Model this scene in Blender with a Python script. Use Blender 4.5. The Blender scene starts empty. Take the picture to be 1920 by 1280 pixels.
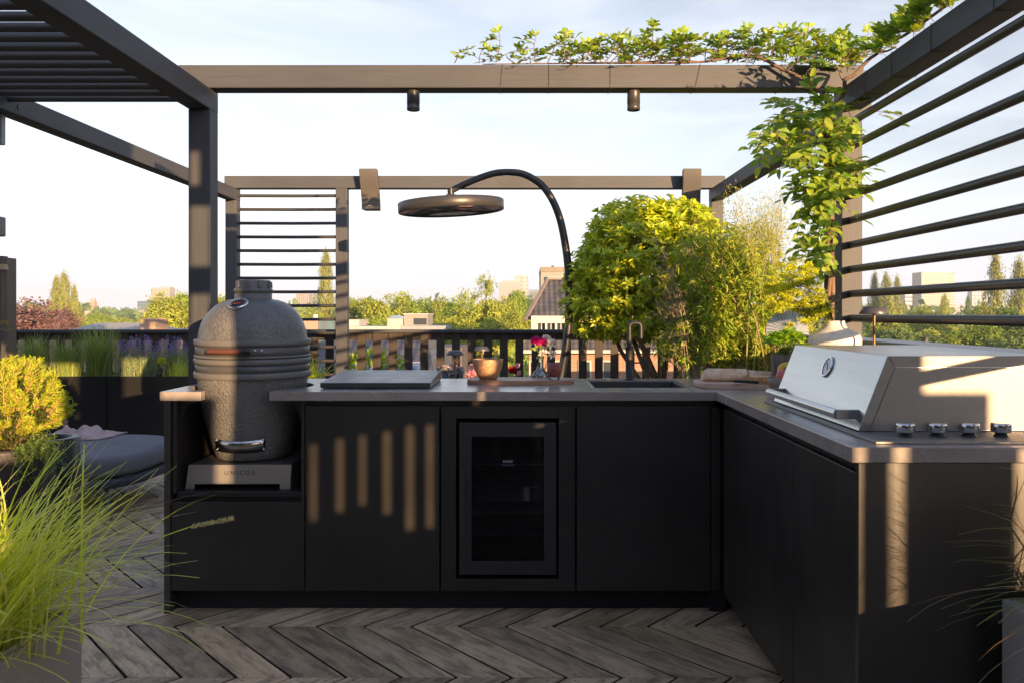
import bpy, bmesh, math, random
import numpy as np
from mathutils import Vector, Matrix, geometry

sc = bpy.context.scene
COL = sc.collection
PI = math.pi
F = 1520.0            # focal length in photo pixels
VX, VY = 988.0, 587.0 # vanishing point of the level camera
CZ = 1.295            # eye height above the deck

def at(px, py, Y):
    """point seen at a photo pixel, at distance Y"""
    return Vector(((px - VX) * Y / F, Y, CZ - (py - VY) * Y / F))
def wx(px, Y): return (px - VX) * Y / F
def wz(py, Y): return CZ - (py - VY) * Y / F

# ------------------------------------------------------------------ objects
def tag(o, label=None, cat=None, group=None, kind=None):
    if label: o['label'] = label
    if cat: o['category'] = cat
    if group: o['group'] = group
    if kind: o['kind'] = kind
    return o

def thing(name, label, cat, loc=(0, 0, 0), group=None, rz=0.0):
    o = bpy.data.objects.new(name, None)
    o.empty_display_size = 0.1
    o.location = loc
    o.rotation_euler = (0, 0, rz)
    COL.objects.link(o)
    return tag(o, label, cat, group)

def dup(o, loc=None, label=None, rz=None, scale=None, parent=None):
    """a copy of a thing with copies of its parts and sub-parts"""
    c = o.copy()
    COL.objects.link(c)
    if parent is not None: c.parent = parent
    if loc is not None: c.location = loc
    if rz is not None: c.rotation_euler = (0, 0, rz)
    if scale is not None: c.scale = scale
    if label: c['label'] = label
    for ch in list(o.children):
        dup(ch, parent=c)
    return c

class MB:
    """mesh builder: collects shapes, builds ONE mesh object (coordinates are local to the parent's origin)"""
    def __init__(s, org=(0, 0, 0)):
        s.v = []; s.f = []; s.sm = []; s.mi = []; s.uv = None
        s.o = Vector(org); s.m = 0
    def _add(s, vs, fs, smooth=False):
        b = len(s.v)
        s.v.extend([tuple(Vector(p) - s.o) for p in vs])
        for f in fs:
            s.f.append(tuple(i + b for i in f)); s.sm.append(smooth); s.mi.append(s.m)
        return s
    def box(s, x0, x1, y0, y1, z0, z1):
        vs = [(x0,y0,z0),(x1,y0,z0),(x1,y1,z0),(x0,y1,z0),(x0,y0,z1),(x1,y0,z1),(x1,y1,z1),(x0,y1,z1)]
        return s._add(vs, [(0,3,2,1),(4,5,6,7),(0,1,5,4),(1,2,6,5),(2,3,7,6),(3,0,4,7)])
    def hexa(s, p):
        """8 corners: bottom ring of four, top ring of four"""
        return s._add(p, [(0,3,2,1),(4,5,6,7),(0,1,5,4),(1,2,6,5),(2,3,7,6),(3,0,4,7)])
    def bar(s, a, b, w, h):
        """rectangular bar from a to b, w sideways and h upward"""
        a = Vector(a); b = Vector(b); d = (b - a).normalized()
        up = Vector((0, 0, 1)) if abs(d.z) < .95 else Vector((0, 1, 0))
        sd = d.cross(up).normalized(); up = sd.cross(d)
        sd *= w / 2; up *= h / 2
        return s.hexa([a-sd-up, a+sd-up, b+sd-up, b-sd-up, a-sd+up, a+sd+up, b+sd+up, b-sd+up])
    def cyl(s, a, b, r0, r1=None, n=20, caps=True):
        if r1 is None: r1 = r0
        return s.tube([a, b], [r0, r1], n, caps, hard=True)
    def tube(s, pts, rad, n=10, caps=True, hard=False):
        pts = [Vector(p) for p in pts]
        if not hasattr(rad, '__len__'): rad = [rad] * len(pts)
        vs = []; fs = []
        t0 = (pts[1] - pts[0]).normalized()
        ref = Vector((0, 0, 1)) if abs(t0.z) < .9 else Vector((1, 0, 0))
        u = t0.cross(ref).normalized()
        for i, p in enumerate(pts):
            if i == 0: t = pts[1] - pts[0]
            elif i == len(pts) - 1: t = pts[-1] - pts[-2]
            else: t = pts[i+1] - pts[i-1]
            t.normalize()
            u = (u - t * u.dot(t)).normalized(); w = t.cross(u)
            for k in range(n):
                a = 2 * PI * k / n
                vs.append(p + (u * math.cos(a) + w * math.sin(a)) * rad[i])
        for i in range(len(pts) - 1):
            for k in range(n):
                k2 = (k + 1) % n
                fs.append((i*n+k, i*n+k2, (i+1)*n+k2, (i+1)*n+k))
        s._add(vs, fs, True)
        if caps:
            s._add(vs[:n], [tuple(range(n))[::-1]])
            s._add(vs[-n:], [tuple(range(n))])
        return s
    def lathe(s, prof, c=(0, 0, 0), n=48, a0=0.0, a1=2*PI, axis=None, smooth=True):
        """profile of (r, h) turned round an upright (or given) axis through c"""
        c = Vector(c); full = abs(a1 - a0 - 2 * PI) < 1e-6
        M = Matrix.Identity(3)
        if axis is not None:
            M = Vector((0, 0, 1)).rotation_difference(Vector(axis)).to_matrix()
        m = n if full else n + 1
        vs = []; fs = []
        for (r, h) in prof:
            for k in range(m):
                a = a0 + (a1 - a0) * k / n
                vs.append(c + M @ Vector((r * math.cos(a), r * math.sin(a), h)))
        for i in range(len(prof) - 1):
            for k in range(n):
                k2 = (k + 1) % m
                fs.append((i*m+k, i*m+k2, (i+1)*m+k2, (i+1)*m+k))
        return s._add(vs, fs, smooth)
    def prism(s, pts, z0, z1, holes=()):
        """upright prism over a plan outline, with holes"""
        loops = [list(pts)] + [list(h) for h in holes]
        tri = geometry.tessellate_polygon([[Vector((p[0], p[1], 0)) for p in L] for L in loops])
        flat = [p for L in loops for p in L]; n = len(flat)
        vs = [(p[0], p[1], z0) for p in flat] + [(p[0], p[1], z1) for p in flat]
        fs = []
        for t in tri:
            a, b, c = [Vector((flat[i][0], flat[i][1])) for i in t]
            if (b - a).cross(c - a) < 0: t = t[::-1]
            fs.append(tuple(i + n for i in t)); fs.append(tuple(t)[::-1])
        k = 0
        for L in loops:
            for i in range(len(L)):
                j = (i + 1) % len(L)
                fs.append((k+i, k+j, k+j+n, k+i+n))
            k += len(L)
        return s._add(vs, fs)
    def plate(s, pts, d):
        """flat polygon given by 3-D points, thickened by vector d"""
        n = len(pts); d = Vector(d)
        vs = [Vector(p) for p in pts] + [Vector(p) + d for p in pts]
        fs = [tuple(range(n))[::-1], tuple(range(n, 2*n))]
        fs += [(i, (i+1) % n, (i+1) % n + n, i + n) for i in range(n)]
        return s._add(vs, fs)
    def ball(s, c, r, n=14, m=8, sq=(1, 1, 1)):
        c = Vector(c); vs = []; fs = []
        for i in range(m + 1):
            t = PI * i / m
            for k in range(n):
                a = 2 * PI * k / n
                vs.append(c + Vector((math.sin(t)*math.cos(a)*r*sq[0], math.sin(t)*math.sin(a)*r*sq[1], math.cos(t)*r*sq[2])))
        for i in range(m):
            for k in range(n):
                k2 = (k+1) % n
                fs.append((i*n+k, (i+1)*n+k, (i+1)*n+k2, i*n+k2))
        return s._add(vs, fs, True)
    def build(s, name, mat, parent=None, bevel=0, seg=2, loc=None, fix=False):
        me = bpy.data.meshes.new(name)
        me.from_pydata(s.v, [], s.f)
        mats = mat if isinstance(mat, (list, tuple)) else [mat]
        for m in mats: me.materials.append(m)
        me.polygons.foreach_set('use_smooth', s.sm)
        if len(mats) > 1: me.polygons.foreach_set('material_index', s.mi)
        if fix:
            bm = bmesh.new(); bm.from_mesh(me)
            bmesh.ops.remove_doubles(bm, verts=bm.verts, dist=1e-5)
            bmesh.ops.recalc_face_normals(bm, faces=bm.faces); bm.to_mesh(me); bm.free()
        me.update()
        o = bpy.data.objects.new(name, me)
        COL.objects.link(o)
        if parent is not None:
            o.parent = parent
        o.location = loc if loc is not None else (s.o if parent is None else (0, 0, 0))
        if bevel:
            b = o.modifiers.new('edge', 'BEVEL'); b.width = bevel; b.segments = seg
            b.limit_method = 'ANGLE'; b.angle_limit = math.radians(40)
        return o

def np_obj(name, V, T, mat, parent=None, uv=None, smooth=False, loc=(0, 0, 0)):
    """mesh object from numpy vertices and equal-sided faces"""
    V = np.asarray(V, dtype=np.float32); T = np.asarray(T, dtype=np.int32)
    k = T.shape[1]
    me = bpy.data.meshes.new(name)
    me.vertices.add(len(V)); me.vertices.foreach_set('co', V.ravel())
    me.loops.add(T.size); me.loops.foreach_set('vertex_index', T.ravel())
    me.polygons.add(len(T))
    me.polygons.foreach_set('loop_start', np.arange(0, T.size, k, dtype=np.int32))
    if smooth: me.polygons.foreach_set('use_smooth', np.ones(len(T), dtype=bool))
    me.materials.append(mat)
    me.update(calc_edges=True); me.validate()
    o = bpy.data.objects.new(name, me)
    COL.objects.link(o)
    if parent is not None: o.parent = parent
    o.location = loc
    return o

def nrm(a): return a / np.maximum(np.linalg.norm(a, axis=-1, keepdims=True), 1e-9)

def leaves(P, D, N, L, W, full=True):
    """leaf blades: base point, direction, normal, length, width -> verts, triangles"""
    P = np.asarray(P, float); D = nrm(np.asarray(D, float)); N = np.asarray(N, float)
    n = len(P)
    L = np.broadcast_to(np.asarray(L, float), (n,)); W = np.broadcast_to(np.asarray(W, float), (n,))
    S = nrm(np.cross(D, N)); N = np.cross(S, D)
    if full:   # base, 2 rib points, tip, 2 left, 2 right, folded along the rib and drooping at the tip
        T = [(0,0,0),(.34,0,-.03),(.7,0,-.05),(1,0,-.16),(.3,.46,.07),(.66,.38,.04),(.3,-.46,.07),(.66,-.38,.04)]
        tri = [(0,1,4),(1,2,5),(1,5,4),(2,3,5),(0,6,1),(1,7,2),(1,6,7),(2,7,3)]
    else:
        T = [(0,0,0),(.5,0,-.03),(1,0,-.1),(.45,.5,.05),(.45,-.5,.05)]
        tri = [(0,1,3),(1,2,3),(0,4,1),(1,4,2)]
    T = np.array(T); tri = np.array(tri)
    V = (P[:,None,:] + D[:,None,:]*(T[None,:,0:1]*L[:,None,None]) + S[:,None,:]*(T[None,:,1:2]*W[:,None,None])
         + N[:,None,:]*(T[None,:,2:3]*L[:,None,None]))
    m = len(T)
    I = tri[None] + (np.arange(n)*m)[:,None,None]
    return V.reshape(-1,3), I.reshape(-1,3)

def flakes(P, D, N, L, W):
    """two-triangle foliage flakes for far trees"""
    P = np.asarray(P, float); D = nrm(np.asarray(D, float)); n = len(P)
    L = np.broadcast_to(np.asarray(L, float), (n,))[:,None]; W = np.broadcast_to(np.asarray(W, float), (n,))[:,None]
    S = nrm(np.cross(D, N)); N = np.cross(S, D)
    V = np.stack([P, P + D*L*.5 + S*W*.5 + N*L*.12, P + D*L, P + D*L*.5 - S*W*.5 + N*L*.12], 1)
    I = np.array([[0,1,2],[0,2,3]])[None] + (np.arange(n)*4)[:,None,None]
    return V.reshape(-1,3), I.reshape(-1,3)

def rdir(rng, n): return nrm(rng.normal(size=(n, 3)))

def blades(rng, base, phi, L, lean, droop, width, seg=6, twist=.5):
    """arching grass blades as tapering strips -> verts, quads"""
    base = np.asarray(base, float); n = len(base)
    s = np.linspace(0, 1, seg + 1)[None, :]
    L = np.broadcast_to(L, (n,))[:, None]; lean = np.broadcast_to(lean, (n,))[:, None]; droop = np.broadcast_to(droop, (n,))[:, None]
    width = np.broadcast_to(width, (n,))[:, None]
    th = lean + droop * s                                # angle from upright grows along the blade
    dx = np.sin(th); dz = np.cos(th)
    ds = L / seg
    R = np.concatenate([np.zeros((n,1)), np.cumsum((dx[:, :-1] + dx[:, 1:]) / 2 * ds, 1)], 1)
    Z = np.concatenate([np.zeros((n,1)), np.cumsum((dz[:, :-1] + dz[:, 1:]) / 2 * ds, 1)], 1)
    phi2 = phi[:, None] + (rng.normal(size=(n, 1)) * .12) * s ** 2
    X = base[:, None, 0] + R*np.cos(phi2); Y = base[:, None, 1] + R*np.sin(phi2); Zz = base[:, None, 2] + Z
    w = width * (np.clip(1.15 - s, 0.02, 1)) ** .6 / 2
    a = phi[:, None] + PI/2 + rng.normal(size=(n, 1)) * twist
    ox = np.cos(a) * w; oy = np.sin(a) * w
    A = np.stack([X - ox, Y - oy, Zz], -1); B = np.stack([X + ox, Y + oy, Zz], -1)
    V = np.stack([A, B], 2).reshape(n, -1, 3)
    q = np.array([[2*i, 2*i+1, 2*i+3, 2*i+2] for i in range(seg)])
    I = q[None] + (np.arange(n) * 2 * (seg + 1))[:, None, None]
    return V.reshape(-1, 3), I.reshape(-1, 4), np.stack([X[:, -1], Y[:, -1], Zz[:, -1]], -1)

def join(parts):
    """join (V, I) lists"""
    Vs = []; Is = []; b = 0
    for V, I in parts:
        Vs.append(V); Is.append(I + b); b += len(V)
    return np.concatenate(Vs), np.concatenate(Is)

def lettering(body, size, mat, parent, loc, rot=(PI/2, 0, 0), spacing=1.0, depth=.0006, name='lettering'):
    cu = bpy.data.curves.new(name, 'FONT')
    cu.body = body; cu.size = size; cu.space_character = spacing
    cu.align_x = 'CENTER'; cu.align_y = 'CENTER'; cu.extrude = depth
    tmp = bpy.data.objects.new('tmp', cu); COL.objects.link(tmp)
    bpy.context.view_layer.update()
    me = bpy.data.meshes.new_from_object(tmp.evaluated_get(bpy.context.evaluated_depsgraph_get()))
    bpy.data.objects.remove(tmp); bpy.data.curves.remove(cu)
    me.name = name; me.materials.clear(); me.materials.append(mat)
    o = bpy.data.objects.new(name, me); COL.objects.link(o)
    o.parent = parent; o.location = loc; o.rotation_euler = rot
    return o

# ------------------------------------------------------------------ materials
def new_mat(name):
    m = bpy.data.materials.new(name); m.use_nodes = True
    nt = m.node_tree; p = nt.nodes['Principled BSDF']
    return m, nt, p
def N(nt, kind, **kw):
    n = nt.nodes.new(kind)
    for k, v in kw.items():
        if k.startswith('i_'):
            n.inputs[k[2:].replace('_', ' ')].default_value = v
        else: setattr(n, k, v)
    return n
def rgba(c): return (c[0], c[1], c[2], 1.0)

def mat_plain(name, col, rough=.5, metal=0.0, var=.12, scale=6.0, bump=0.0, bscale=60.0, stretch=(1, 1, 1), spec=.5, rvar=.1):
    """painted / raw surface with soft tonal wear and fine relief"""
    m, nt, p = new_mat(name); L = nt.links.new
    tc = N(nt, 'ShaderNodeTexCoord'); mp = N(nt, 'ShaderNodeMapping'); mp.inputs['Scale'].default_value = stretch
    L(tc.outputs['Object'], mp.inputs['Vector'])
    no = N(nt, 'ShaderNodeTexNoise', i_Scale=scale, i_Detail=6.0, i_Roughness=.6)
    L(mp.outputs[0], no.inputs['Vector'])
    r = N(nt, 'ShaderNodeMapRange'); r.inputs['From Min'].default_value = .3; r.inputs['From Max'].default_value = .7
    r.inputs['To Min'].default_value = 1 - var; r.inputs['To Max'].default_value = 1 + var
    L(no.outputs['Fac'], r.inputs['Value'])
    mx = N(nt, 'ShaderNodeMix', data_type='RGBA', blend_type='MULTIPLY'); mx.inputs['Factor'].default_value = 1
    mx.inputs[6].default_value = rgba(col); L(r.outputs[0], mx.inputs[7]); L(mx.outputs[2], p.inputs['Base Color'])
    p.inputs['Metallic'].default_value = metal; p.inputs['Specular IOR Level'].default_value = spec
    r2 = N(nt, 'ShaderNodeMapRange'); r2.inputs['To Min'].default_value = max(.02, rough - rvar); r2.inputs['To Max'].default_value = min(1, rough + rvar)
    n2 = N(nt, 'ShaderNodeTexNoise', i_Scale=scale*3.1, i_Detail=4.0); L(mp.outputs[0], n2.inputs['Vector'])
    L(n2.outputs['Fac'], r2.inputs['Value']); L(r2.outputs[0], p.inputs['Roughness'])
    if bump:
        n3 = N(nt, 'ShaderNodeTexNoise', i_Scale=bscale, i_Detail=5.0); L(mp.outputs[0], n3.inputs['Vector'])
        b = N(nt, 'ShaderNodeBump'); b.inputs['Strength'].default_value = bump; b.inputs['Distance'].default_value = .01
        L(n3.outputs['Fac'], b.inputs['Height']); L(b.outputs[0], p.inputs['Normal'])
    return m

def mat_leaf(name, cols, trans=.35, rough=.45, spec=.4, tint=None):
    """foliage: every leaf its own shade out of a few, light shining through"""
    m, nt, p = new_mat(name); L = nt.links.new
    g = N(nt, 'ShaderNodeNewGeometry'); ra = N(nt, 'ShaderNodeValToRGB')
    el = ra.color_ramp.elements
    for i, c in enumerate(cols):
        pos = i / max(1, len(cols) - 1)
        if i < 2: e = el[i]; e.position = pos
        else: e = el.new(pos)
        e.color = rgba(c)
    if len(cols) == 1: el[1].color = rgba(cols[0])
    L(g.outputs['Random Per Island'], ra.inputs['Fac'])
    L(ra.outputs[0], p.inputs['Base Color'])
    p.inputs['Roughness'].default_value = rough; p.inputs['Specular IOR Level'].default_value = spec
    t = N(nt, 'ShaderNodeBsdfTranslucent')
    hs = N(nt, 'ShaderNodeHueSaturation'); hs.inputs['Value'].default_value = 1.5; hs.inputs['Saturation'].default_value = 1.1; hs.inputs['Hue'].default_value = .485
    L(ra.outputs[0], hs.inputs['Color']); L(hs.outputs[0], t.inputs['Color'])
    mx = N(nt, 'ShaderNodeMixShader'); mx.inputs[0].default_value = trans
    L(p.outputs[0], mx.inputs[1]); L(t.outputs[0], mx.inputs[2])
    L(mx.outputs[0], nt.nodes['Material Output'].inputs['Surface'])
    return m

def mat_wood(name, c1, c2, rough=.6, grain=(40, 40, 3), bump=.15, axis='Z'):
    """sawn timber with grain running along one axis"""
    m, nt, p = new_mat(name); L = nt.links.new
    sc_ = {'X': (2.5, 40, 40), 'Y': (40, 2.5, 40), 'Z': (40, 40, 2.5)}[axis]
    tc = N(nt, 'ShaderNodeTexCoord'); mp = N(nt, 'ShaderNodeMapping'); mp.inputs['Scale'].default_value = sc_
    L(tc.outputs['Object'], mp.inputs['Vector'])
    n1 = N(nt, 'ShaderNodeTexNoise', i_Scale=1.6, i_Detail=8.0, i_Roughness=.65, i_Distortion=.4); L(mp.outputs[0], n1.inputs['Vector'])
    n2 = N(nt, 'ShaderNodeTexNoise', i_Scale=2.2, i_Detail=4.0); L(tc.outputs['Object'], n2.inputs['Vector'])
    ad = N(nt, 'ShaderNodeMath', operation='MULTIPLY_ADD'); ad.inputs[1].default_value = .55
    L(n1.outputs['Fac'], ad.inputs[0])
    ml = N(nt, 'ShaderNodeMath', operation='MULTIPLY'); ml.inputs[1].default_value = .45; L(n2.outputs['Fac'], ml.inputs[0]); L(ml.outputs[0], ad.inputs[2])
    ra = N(nt, 'ShaderNodeValToRGB'); ra.color_ramp.elements[0].position = .32; ra.color_ramp.elements[1].position = .68
    ra.color_ramp.elements[0].color = rgba(c1); ra.color_ramp.elements[1].color = rgba(c2)
    L(ad.outputs[0], ra.inputs['Fac']); L(ra.outputs[0], p.inputs['Base Color'])
    p.inputs['Roughness'].default_value = rough; p.inputs['Specular IOR Level'].default_value = .3
    b = N(nt, 'ShaderNodeBump'); b.inputs['Strength'].default_value = bump; b.inputs['Distance'].default_value = .004
    L(n1.outputs['Fac'], b.inputs['Height']); L(b.outputs[0], p.inputs['Normal'])
    return m

def mat_glass(name, col=(.9, .95, .97), rough=.02, alpha=.25):
    """thin clear glass: a mix of see-through and mirror-like sheen"""
    m, nt, p = new_mat(name); L = nt.links.new
    t = N(nt, 'ShaderNodeBsdfTransparent'); t.inputs[0].default_value = rgba(col)
    gl = N(nt, 'ShaderNodeBsdfGlossy'); gl.inputs['Roughness'].default_value = rough
    fr = N(nt, 'ShaderNodeFresnel'); fr.inputs['IOR'].default_value = 1.5
    a = N(nt, 'ShaderNodeMath', operation='ADD'); a.inputs[1].default_value = alpha * .3; L(fr.outputs[0], a.inputs[0])
    mx = N(nt, 'ShaderNodeMixShader'); L(a.outputs[0], mx.inputs[0]); L(t.outputs[0], mx.inputs[1]); L(gl.outputs[0], mx.inputs[2])
    L(mx.outputs[0], nt.nodes['Material Output'].inputs['Surface'])
    return m
# ------------------------------------------------------------------ camera, sun, sky
cam = bpy.data.objects.new('camera', bpy.data.cameras.new('camera'))
COL.objects.link(cam); sc.camera = cam
cam.location = (0, 0, CZ); cam.rotation_euler = (PI/2, 0, 0)
cam.data.sensor_fit = 'HORIZONTAL'; cam.data.sensor_width = 36; cam.data.lens = F / 1920 * 36
cam.data.shift_x = -(VX - 960) / 1920; cam.data.shift_y = -(640 - VY) / 1920
cam.data.clip_start = .05; cam.data.clip_end = 9000

SUN_AZ, SUN_EL = math.radians(28), math.radians(5.5)     # azimuth measured to the right of straight behind the camera
S = Vector((math.sin(SUN_AZ)*math.cos(SUN_EL), -math.cos(SUN_AZ)*math.cos(SUN_EL), math.sin(SUN_EL)))
sl = bpy.data.lights.new('sun', 'SUN'); sl.energy = 3.6; sl.angle = math.radians(.36); sl.color = (1.0, .64, .33)
so = bpy.data.objects.new('sun', sl); COL.objects.link(so)
so.rotation_euler = (-S).to_track_quat('-Z', 'Y').to_euler(); so.location = (3, -5, 6)

w = bpy.data.worlds.new('World'); sc.world = w; w.use_nodes = True
nt = w.node_tree; L = nt.links.new; bg = nt.nodes['Background']
sky = N(nt, 'ShaderNodeTexSky', sky_type='NISHITA'); sky.sun_disc = False
sky.sun_elevation = SUN_EL; sky.sun_rotation = PI - SUN_AZ
sky.altitude = 0; sky.air_density = 1.0; sky.dust_density = 1.2; sky.ozone_density = 1.2
hs = N(nt, 'ShaderNodeHueSaturation'); hs.inputs['Saturation'].default_value = .42
L(sky.outputs[0], hs.inputs['Color'])
# thin high cloud: streaks of paler sky
tc = N(nt, 'ShaderNodeTexCoord'); mp = N(nt, 'ShaderNodeMapping'); mp.inputs['Scale'].default_value = (1.3, 1.3, 5.5)
L(tc.outputs['Generated'], mp.inputs['Vector'])
no = N(nt, 'ShaderNodeTexNoise', i_Scale=2.6, i_Detail=8.0, i_Roughness=.58, i_Distortion=.5); L(mp.outputs[0], no.inputs['Vector'])
ra = N(nt, 'ShaderNodeValToRGB'); ra.color_ramp.elements[0].position = .40; ra.color_ramp.elements[1].position = .80
ra.color_ramp.elements[0].color = (0,0,0,1); ra.color_ramp.elements[1].color = (.34,.34,.34,1)
L(no.outputs['Fac'], ra.inputs['Fac'])
mx = N(nt, 'ShaderNodeMix', data_type='RGBA'); mx.inputs[7].default_value = (4.6, 4.6, 4.75, 1)
tn = N(nt, 'ShaderNodeMix', data_type='RGBA', blend_type='MULTIPLY'); tn.inputs['Factor'].default_value = 1; tn.inputs[7].default_value = (.95, .965, 1.09, 1)
# deeper blue overhead, pale towards the horizon
sv = N(nt, 'ShaderNodeSeparateXYZ'); L(tc.outputs['Generated'], sv.inputs[0])
zr_ = N(nt, 'ShaderNodeMapRange', interpolation_type='SMOOTHSTEP'); zr_.inputs['From Min'].default_value = .34; zr_.inputs['From Max'].default_value = .58
L(sv.outputs[2], zr_.inputs['Value'])
zm = N(nt, 'ShaderNodeMix', data_type='RGBA'); L(zr_.outputs[0], zm.inputs['Factor']); L(hs.outputs[0], zm.inputs[6]); zb_ = N(nt, 'ShaderNodeMix', data_type='RGBA', blend_type='MULTIPLY'); zb_.inputs['Factor'].default_value = 1; zb_.inputs[7].default_value = (.92, 1.0, 1.25, 1); L(sky.outputs[0], zb_.inputs[6]); L(zb_.outputs[2], zm.inputs[7])
L(zm.outputs[2], tn.inputs[6])
L(ra.outputs[0], mx.inputs['Factor']); L(tn.outputs[2], mx.inputs[6])
# the sky pales towards the horizon
sz = N(nt, 'ShaderNodeSeparateXYZ'); L(tc.outputs['Generated'], sz.inputs[0])
hr = N(nt, 'ShaderNodeMapRange', interpolation_type='SMOOTHSTEP'); hr.inputs['From Min'].default_value = .16; hr.inputs['From Max'].default_value = -.01; hr.inputs['To Min'].default_value = 0; hr.inputs['To Max'].default_value = .95
L(sz.outputs[2], hr.inputs['Value'])
hm = N(nt, 'ShaderNodeMix', data_type='RGBA'); hm.inputs[7].default_value = (2.60, 2.80, 3.30, 1)
L(hr.outputs[0], hm.inputs['Factor']); L(mx.outputs[2], hm.inputs[6])
L(hm.outputs[2], bg.inputs['Color']); bg.inputs['Strength'].default_value = .090

sc.view_settings.view_transform = 'Standard'; sc.view_settings.look = 'None'
sc.view_settings.exposure = 2.0; sc.view_settings.gamma = 1.0
sc.render.engine = 'CYCLES'
sc.cycles.max_bounces = 8; sc.cycles.diffuse_bounces = 4; sc.cycles.transparent_max_bounces = 24
sc.cycles.use_denoising = True
try: sc.cycles.denoiser = 'OPENIMAGEDENOISE'
except Exception: pass
sc.cycles.sample_clamp_indirect = 4
sc.cycles.caustics_reflective = False; sc.cycles.caustics_refractive = False
# ------------------------------------------------------------------ shared materials
TIMBER = {a: mat_wood('stained timber along ' + a, (.048, .0495, .056), (.075, .078, .087), .54, bump=.25, axis=a) for a in 'XYZ'}
M_TUBE = mat_plain('dark coated tube', (.045, .042, .040), .36, 0, .1, 8)
M_BLACK = mat_plain('matt black panel', (.0245, .0212, .0185), .42, 0, .38, 2.6, bump=.03, bscale=300)
M_BLACK2 = mat_plain('black coated steel', (.014, .014, .014), .38, .0, .1, 5)
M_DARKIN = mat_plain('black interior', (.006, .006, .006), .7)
M_ENDP = mat_plain('dark satin end panel', (.036, .029, .023), .30, 0, .15, 3, bump=.05, bscale=90, stretch=(6, 6, .4), spec=1.0, rvar=.04)
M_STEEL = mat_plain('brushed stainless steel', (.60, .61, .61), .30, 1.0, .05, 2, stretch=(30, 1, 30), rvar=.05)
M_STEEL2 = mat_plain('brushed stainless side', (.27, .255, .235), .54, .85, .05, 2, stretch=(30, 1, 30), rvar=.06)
M_CHROME = mat_plain('polished steel', (.75, .74, .72), .10, 1.0, .03, 5, rvar=.03)
M_WIRE = mat_plain('thin dark wire', (.05, .045, .04), .5)
M_WHITE = mat_plain('pale lettering', (.55, .55, .56), .5)
M_GREYLET = mat_plain('dark lettering', (.03, .03, .03), .5)

# ------------------------------------------------------------------ terrace floor: chevron boards on a roof
def deck_mat():
    m, nt, p = new_mat('weathered hardwood boards'); L = nt.links.new
    uv = N(nt, 'ShaderNodeUVMap'); uv.uv_map = 'board'
    g = N(nt, 'ShaderNodeNewGeometry')
    add = N(nt, 'ShaderNodeVectorMath', operation='ADD')
    sc_ = N(nt, 'ShaderNodeVectorMath', operation='SCALE'); sc_.inputs['Scale'].default_value = 37.0
    L(g.outputs['Random Per Island'], sc_.inputs[0]); L(uv.outputs[0], add.inputs[0]); L(sc_.outputs[0], add.inputs[1])
    mp = N(nt, 'ShaderNodeMapping'); mp.inputs['Scale'].default_value = (1.5, 46, 1); L(add.outputs[0], mp.inputs['Vector'])
    n1 = N(nt, 'ShaderNodeTexNoise', i_Scale=2.0, i_Detail=7.0, i_Roughness=.62, i_Distortion=.5); L(mp.outputs[0], n1.inputs['Vector'])
    tc = N(nt, 'ShaderNodeTexCoord')
    mp2 = N(nt, 'ShaderNodeMapping'); mp2.inputs['Scale'].default_value = (3.5, 13, 1); L(add.outputs[0], mp2.inputs['Vector'])
    n2 = N(nt, 'ShaderNodeTexNoise', i_Scale=1.6, i_Detail=8.0, i_Roughness=.7, i_Distortion=.3); L(mp2.outputs[0], n2.inputs['Vector'])
    r1 = N(nt, 'ShaderNodeValToRGB'); e = r1.color_ramp.elements
    e[0].position = .24; e[0].color = rgba((.41, .285, .175)); e[1].position = .74; e[1].color = rgba((.78, .56, .36))
    L(n1.outputs['Fac'], r1.inputs['Fac'])
    # dark weather stains
    r2 = N(nt, 'ShaderNodeMapRange'); r2.inputs['From Min'].default_value = .38; r2.inputs['From Max'].default_value = .56
    r2.inputs['To Min'].default_value = .48; r2.inputs['To Max'].default_value = 1.0; L(n2.outputs['Fac'], r2.inputs['Value'])
    m1 = N(nt, 'ShaderNodeMix', data_type='RGBA', blend_type='MULTIPLY'); m1.inputs['Factor'].default_value = 1
    L(r1.outputs[0], m1.inputs[6]); L(r2.outputs[0], m1.inputs[7])
    # each board its own tone
    r3 = N(nt, 'ShaderNodeValToRGB'); e = r3.color_ramp.elements
    e[0].color = rgba((.66, .63, .58)); e[1].color = rgba((1.2, 1.14, 1.05)); x = e.new(.5); x.color = rgba((.94, .93, .92))
    L(g.outputs['Random Per Island'], r3.inputs['Fac'])
    m2 = N(nt, 'ShaderNodeMix', data_type='RGBA', blend_type='MULTIPLY'); m2.inputs['Factor'].default_value = 1
    L(m1.outputs[2], m2.inputs[6]); L(r3.outputs[0], m2.inputs[7])
    # greenish algae patches
    n4 = N(nt, 'ShaderNodeTexNoise', i_Scale=1.7, i_Detail=5.0); L(tc.outputs['Object'], n4.inputs['Vector'])
    r4 = N(nt, 'ShaderNodeMapRange'); r4.inputs['From Min'].default_value = .52; r4.inputs['From Max'].default_value = .7; r4.inputs['To Max'].default_value = .55
    L(n4.outputs['Fac'], r4.inputs['Value'])
    m3 = N(nt, 'ShaderNodeMix', data_type='RGBA', blend_type='MULTIPLY'); m3.inputs[7].default_value = rgba((.72, .85, .5))
    L(r4.outputs[0], m3.inputs['Factor']); L(m2.outputs[2], m3.inputs[6]); L(m3.outputs[2], p.inputs['Base Color'])
    p.inputs['Roughness'].default_value = .62
    b = N(nt, 'ShaderNodeBump'); b.inputs['Strength'].default_value = .35; b.inputs['Distance'].default_value = .004
    L(n1.outputs['Fac'], b.inputs['Height']); L(b.outputs[0], p.inputs['Normal'])
    return m

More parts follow.
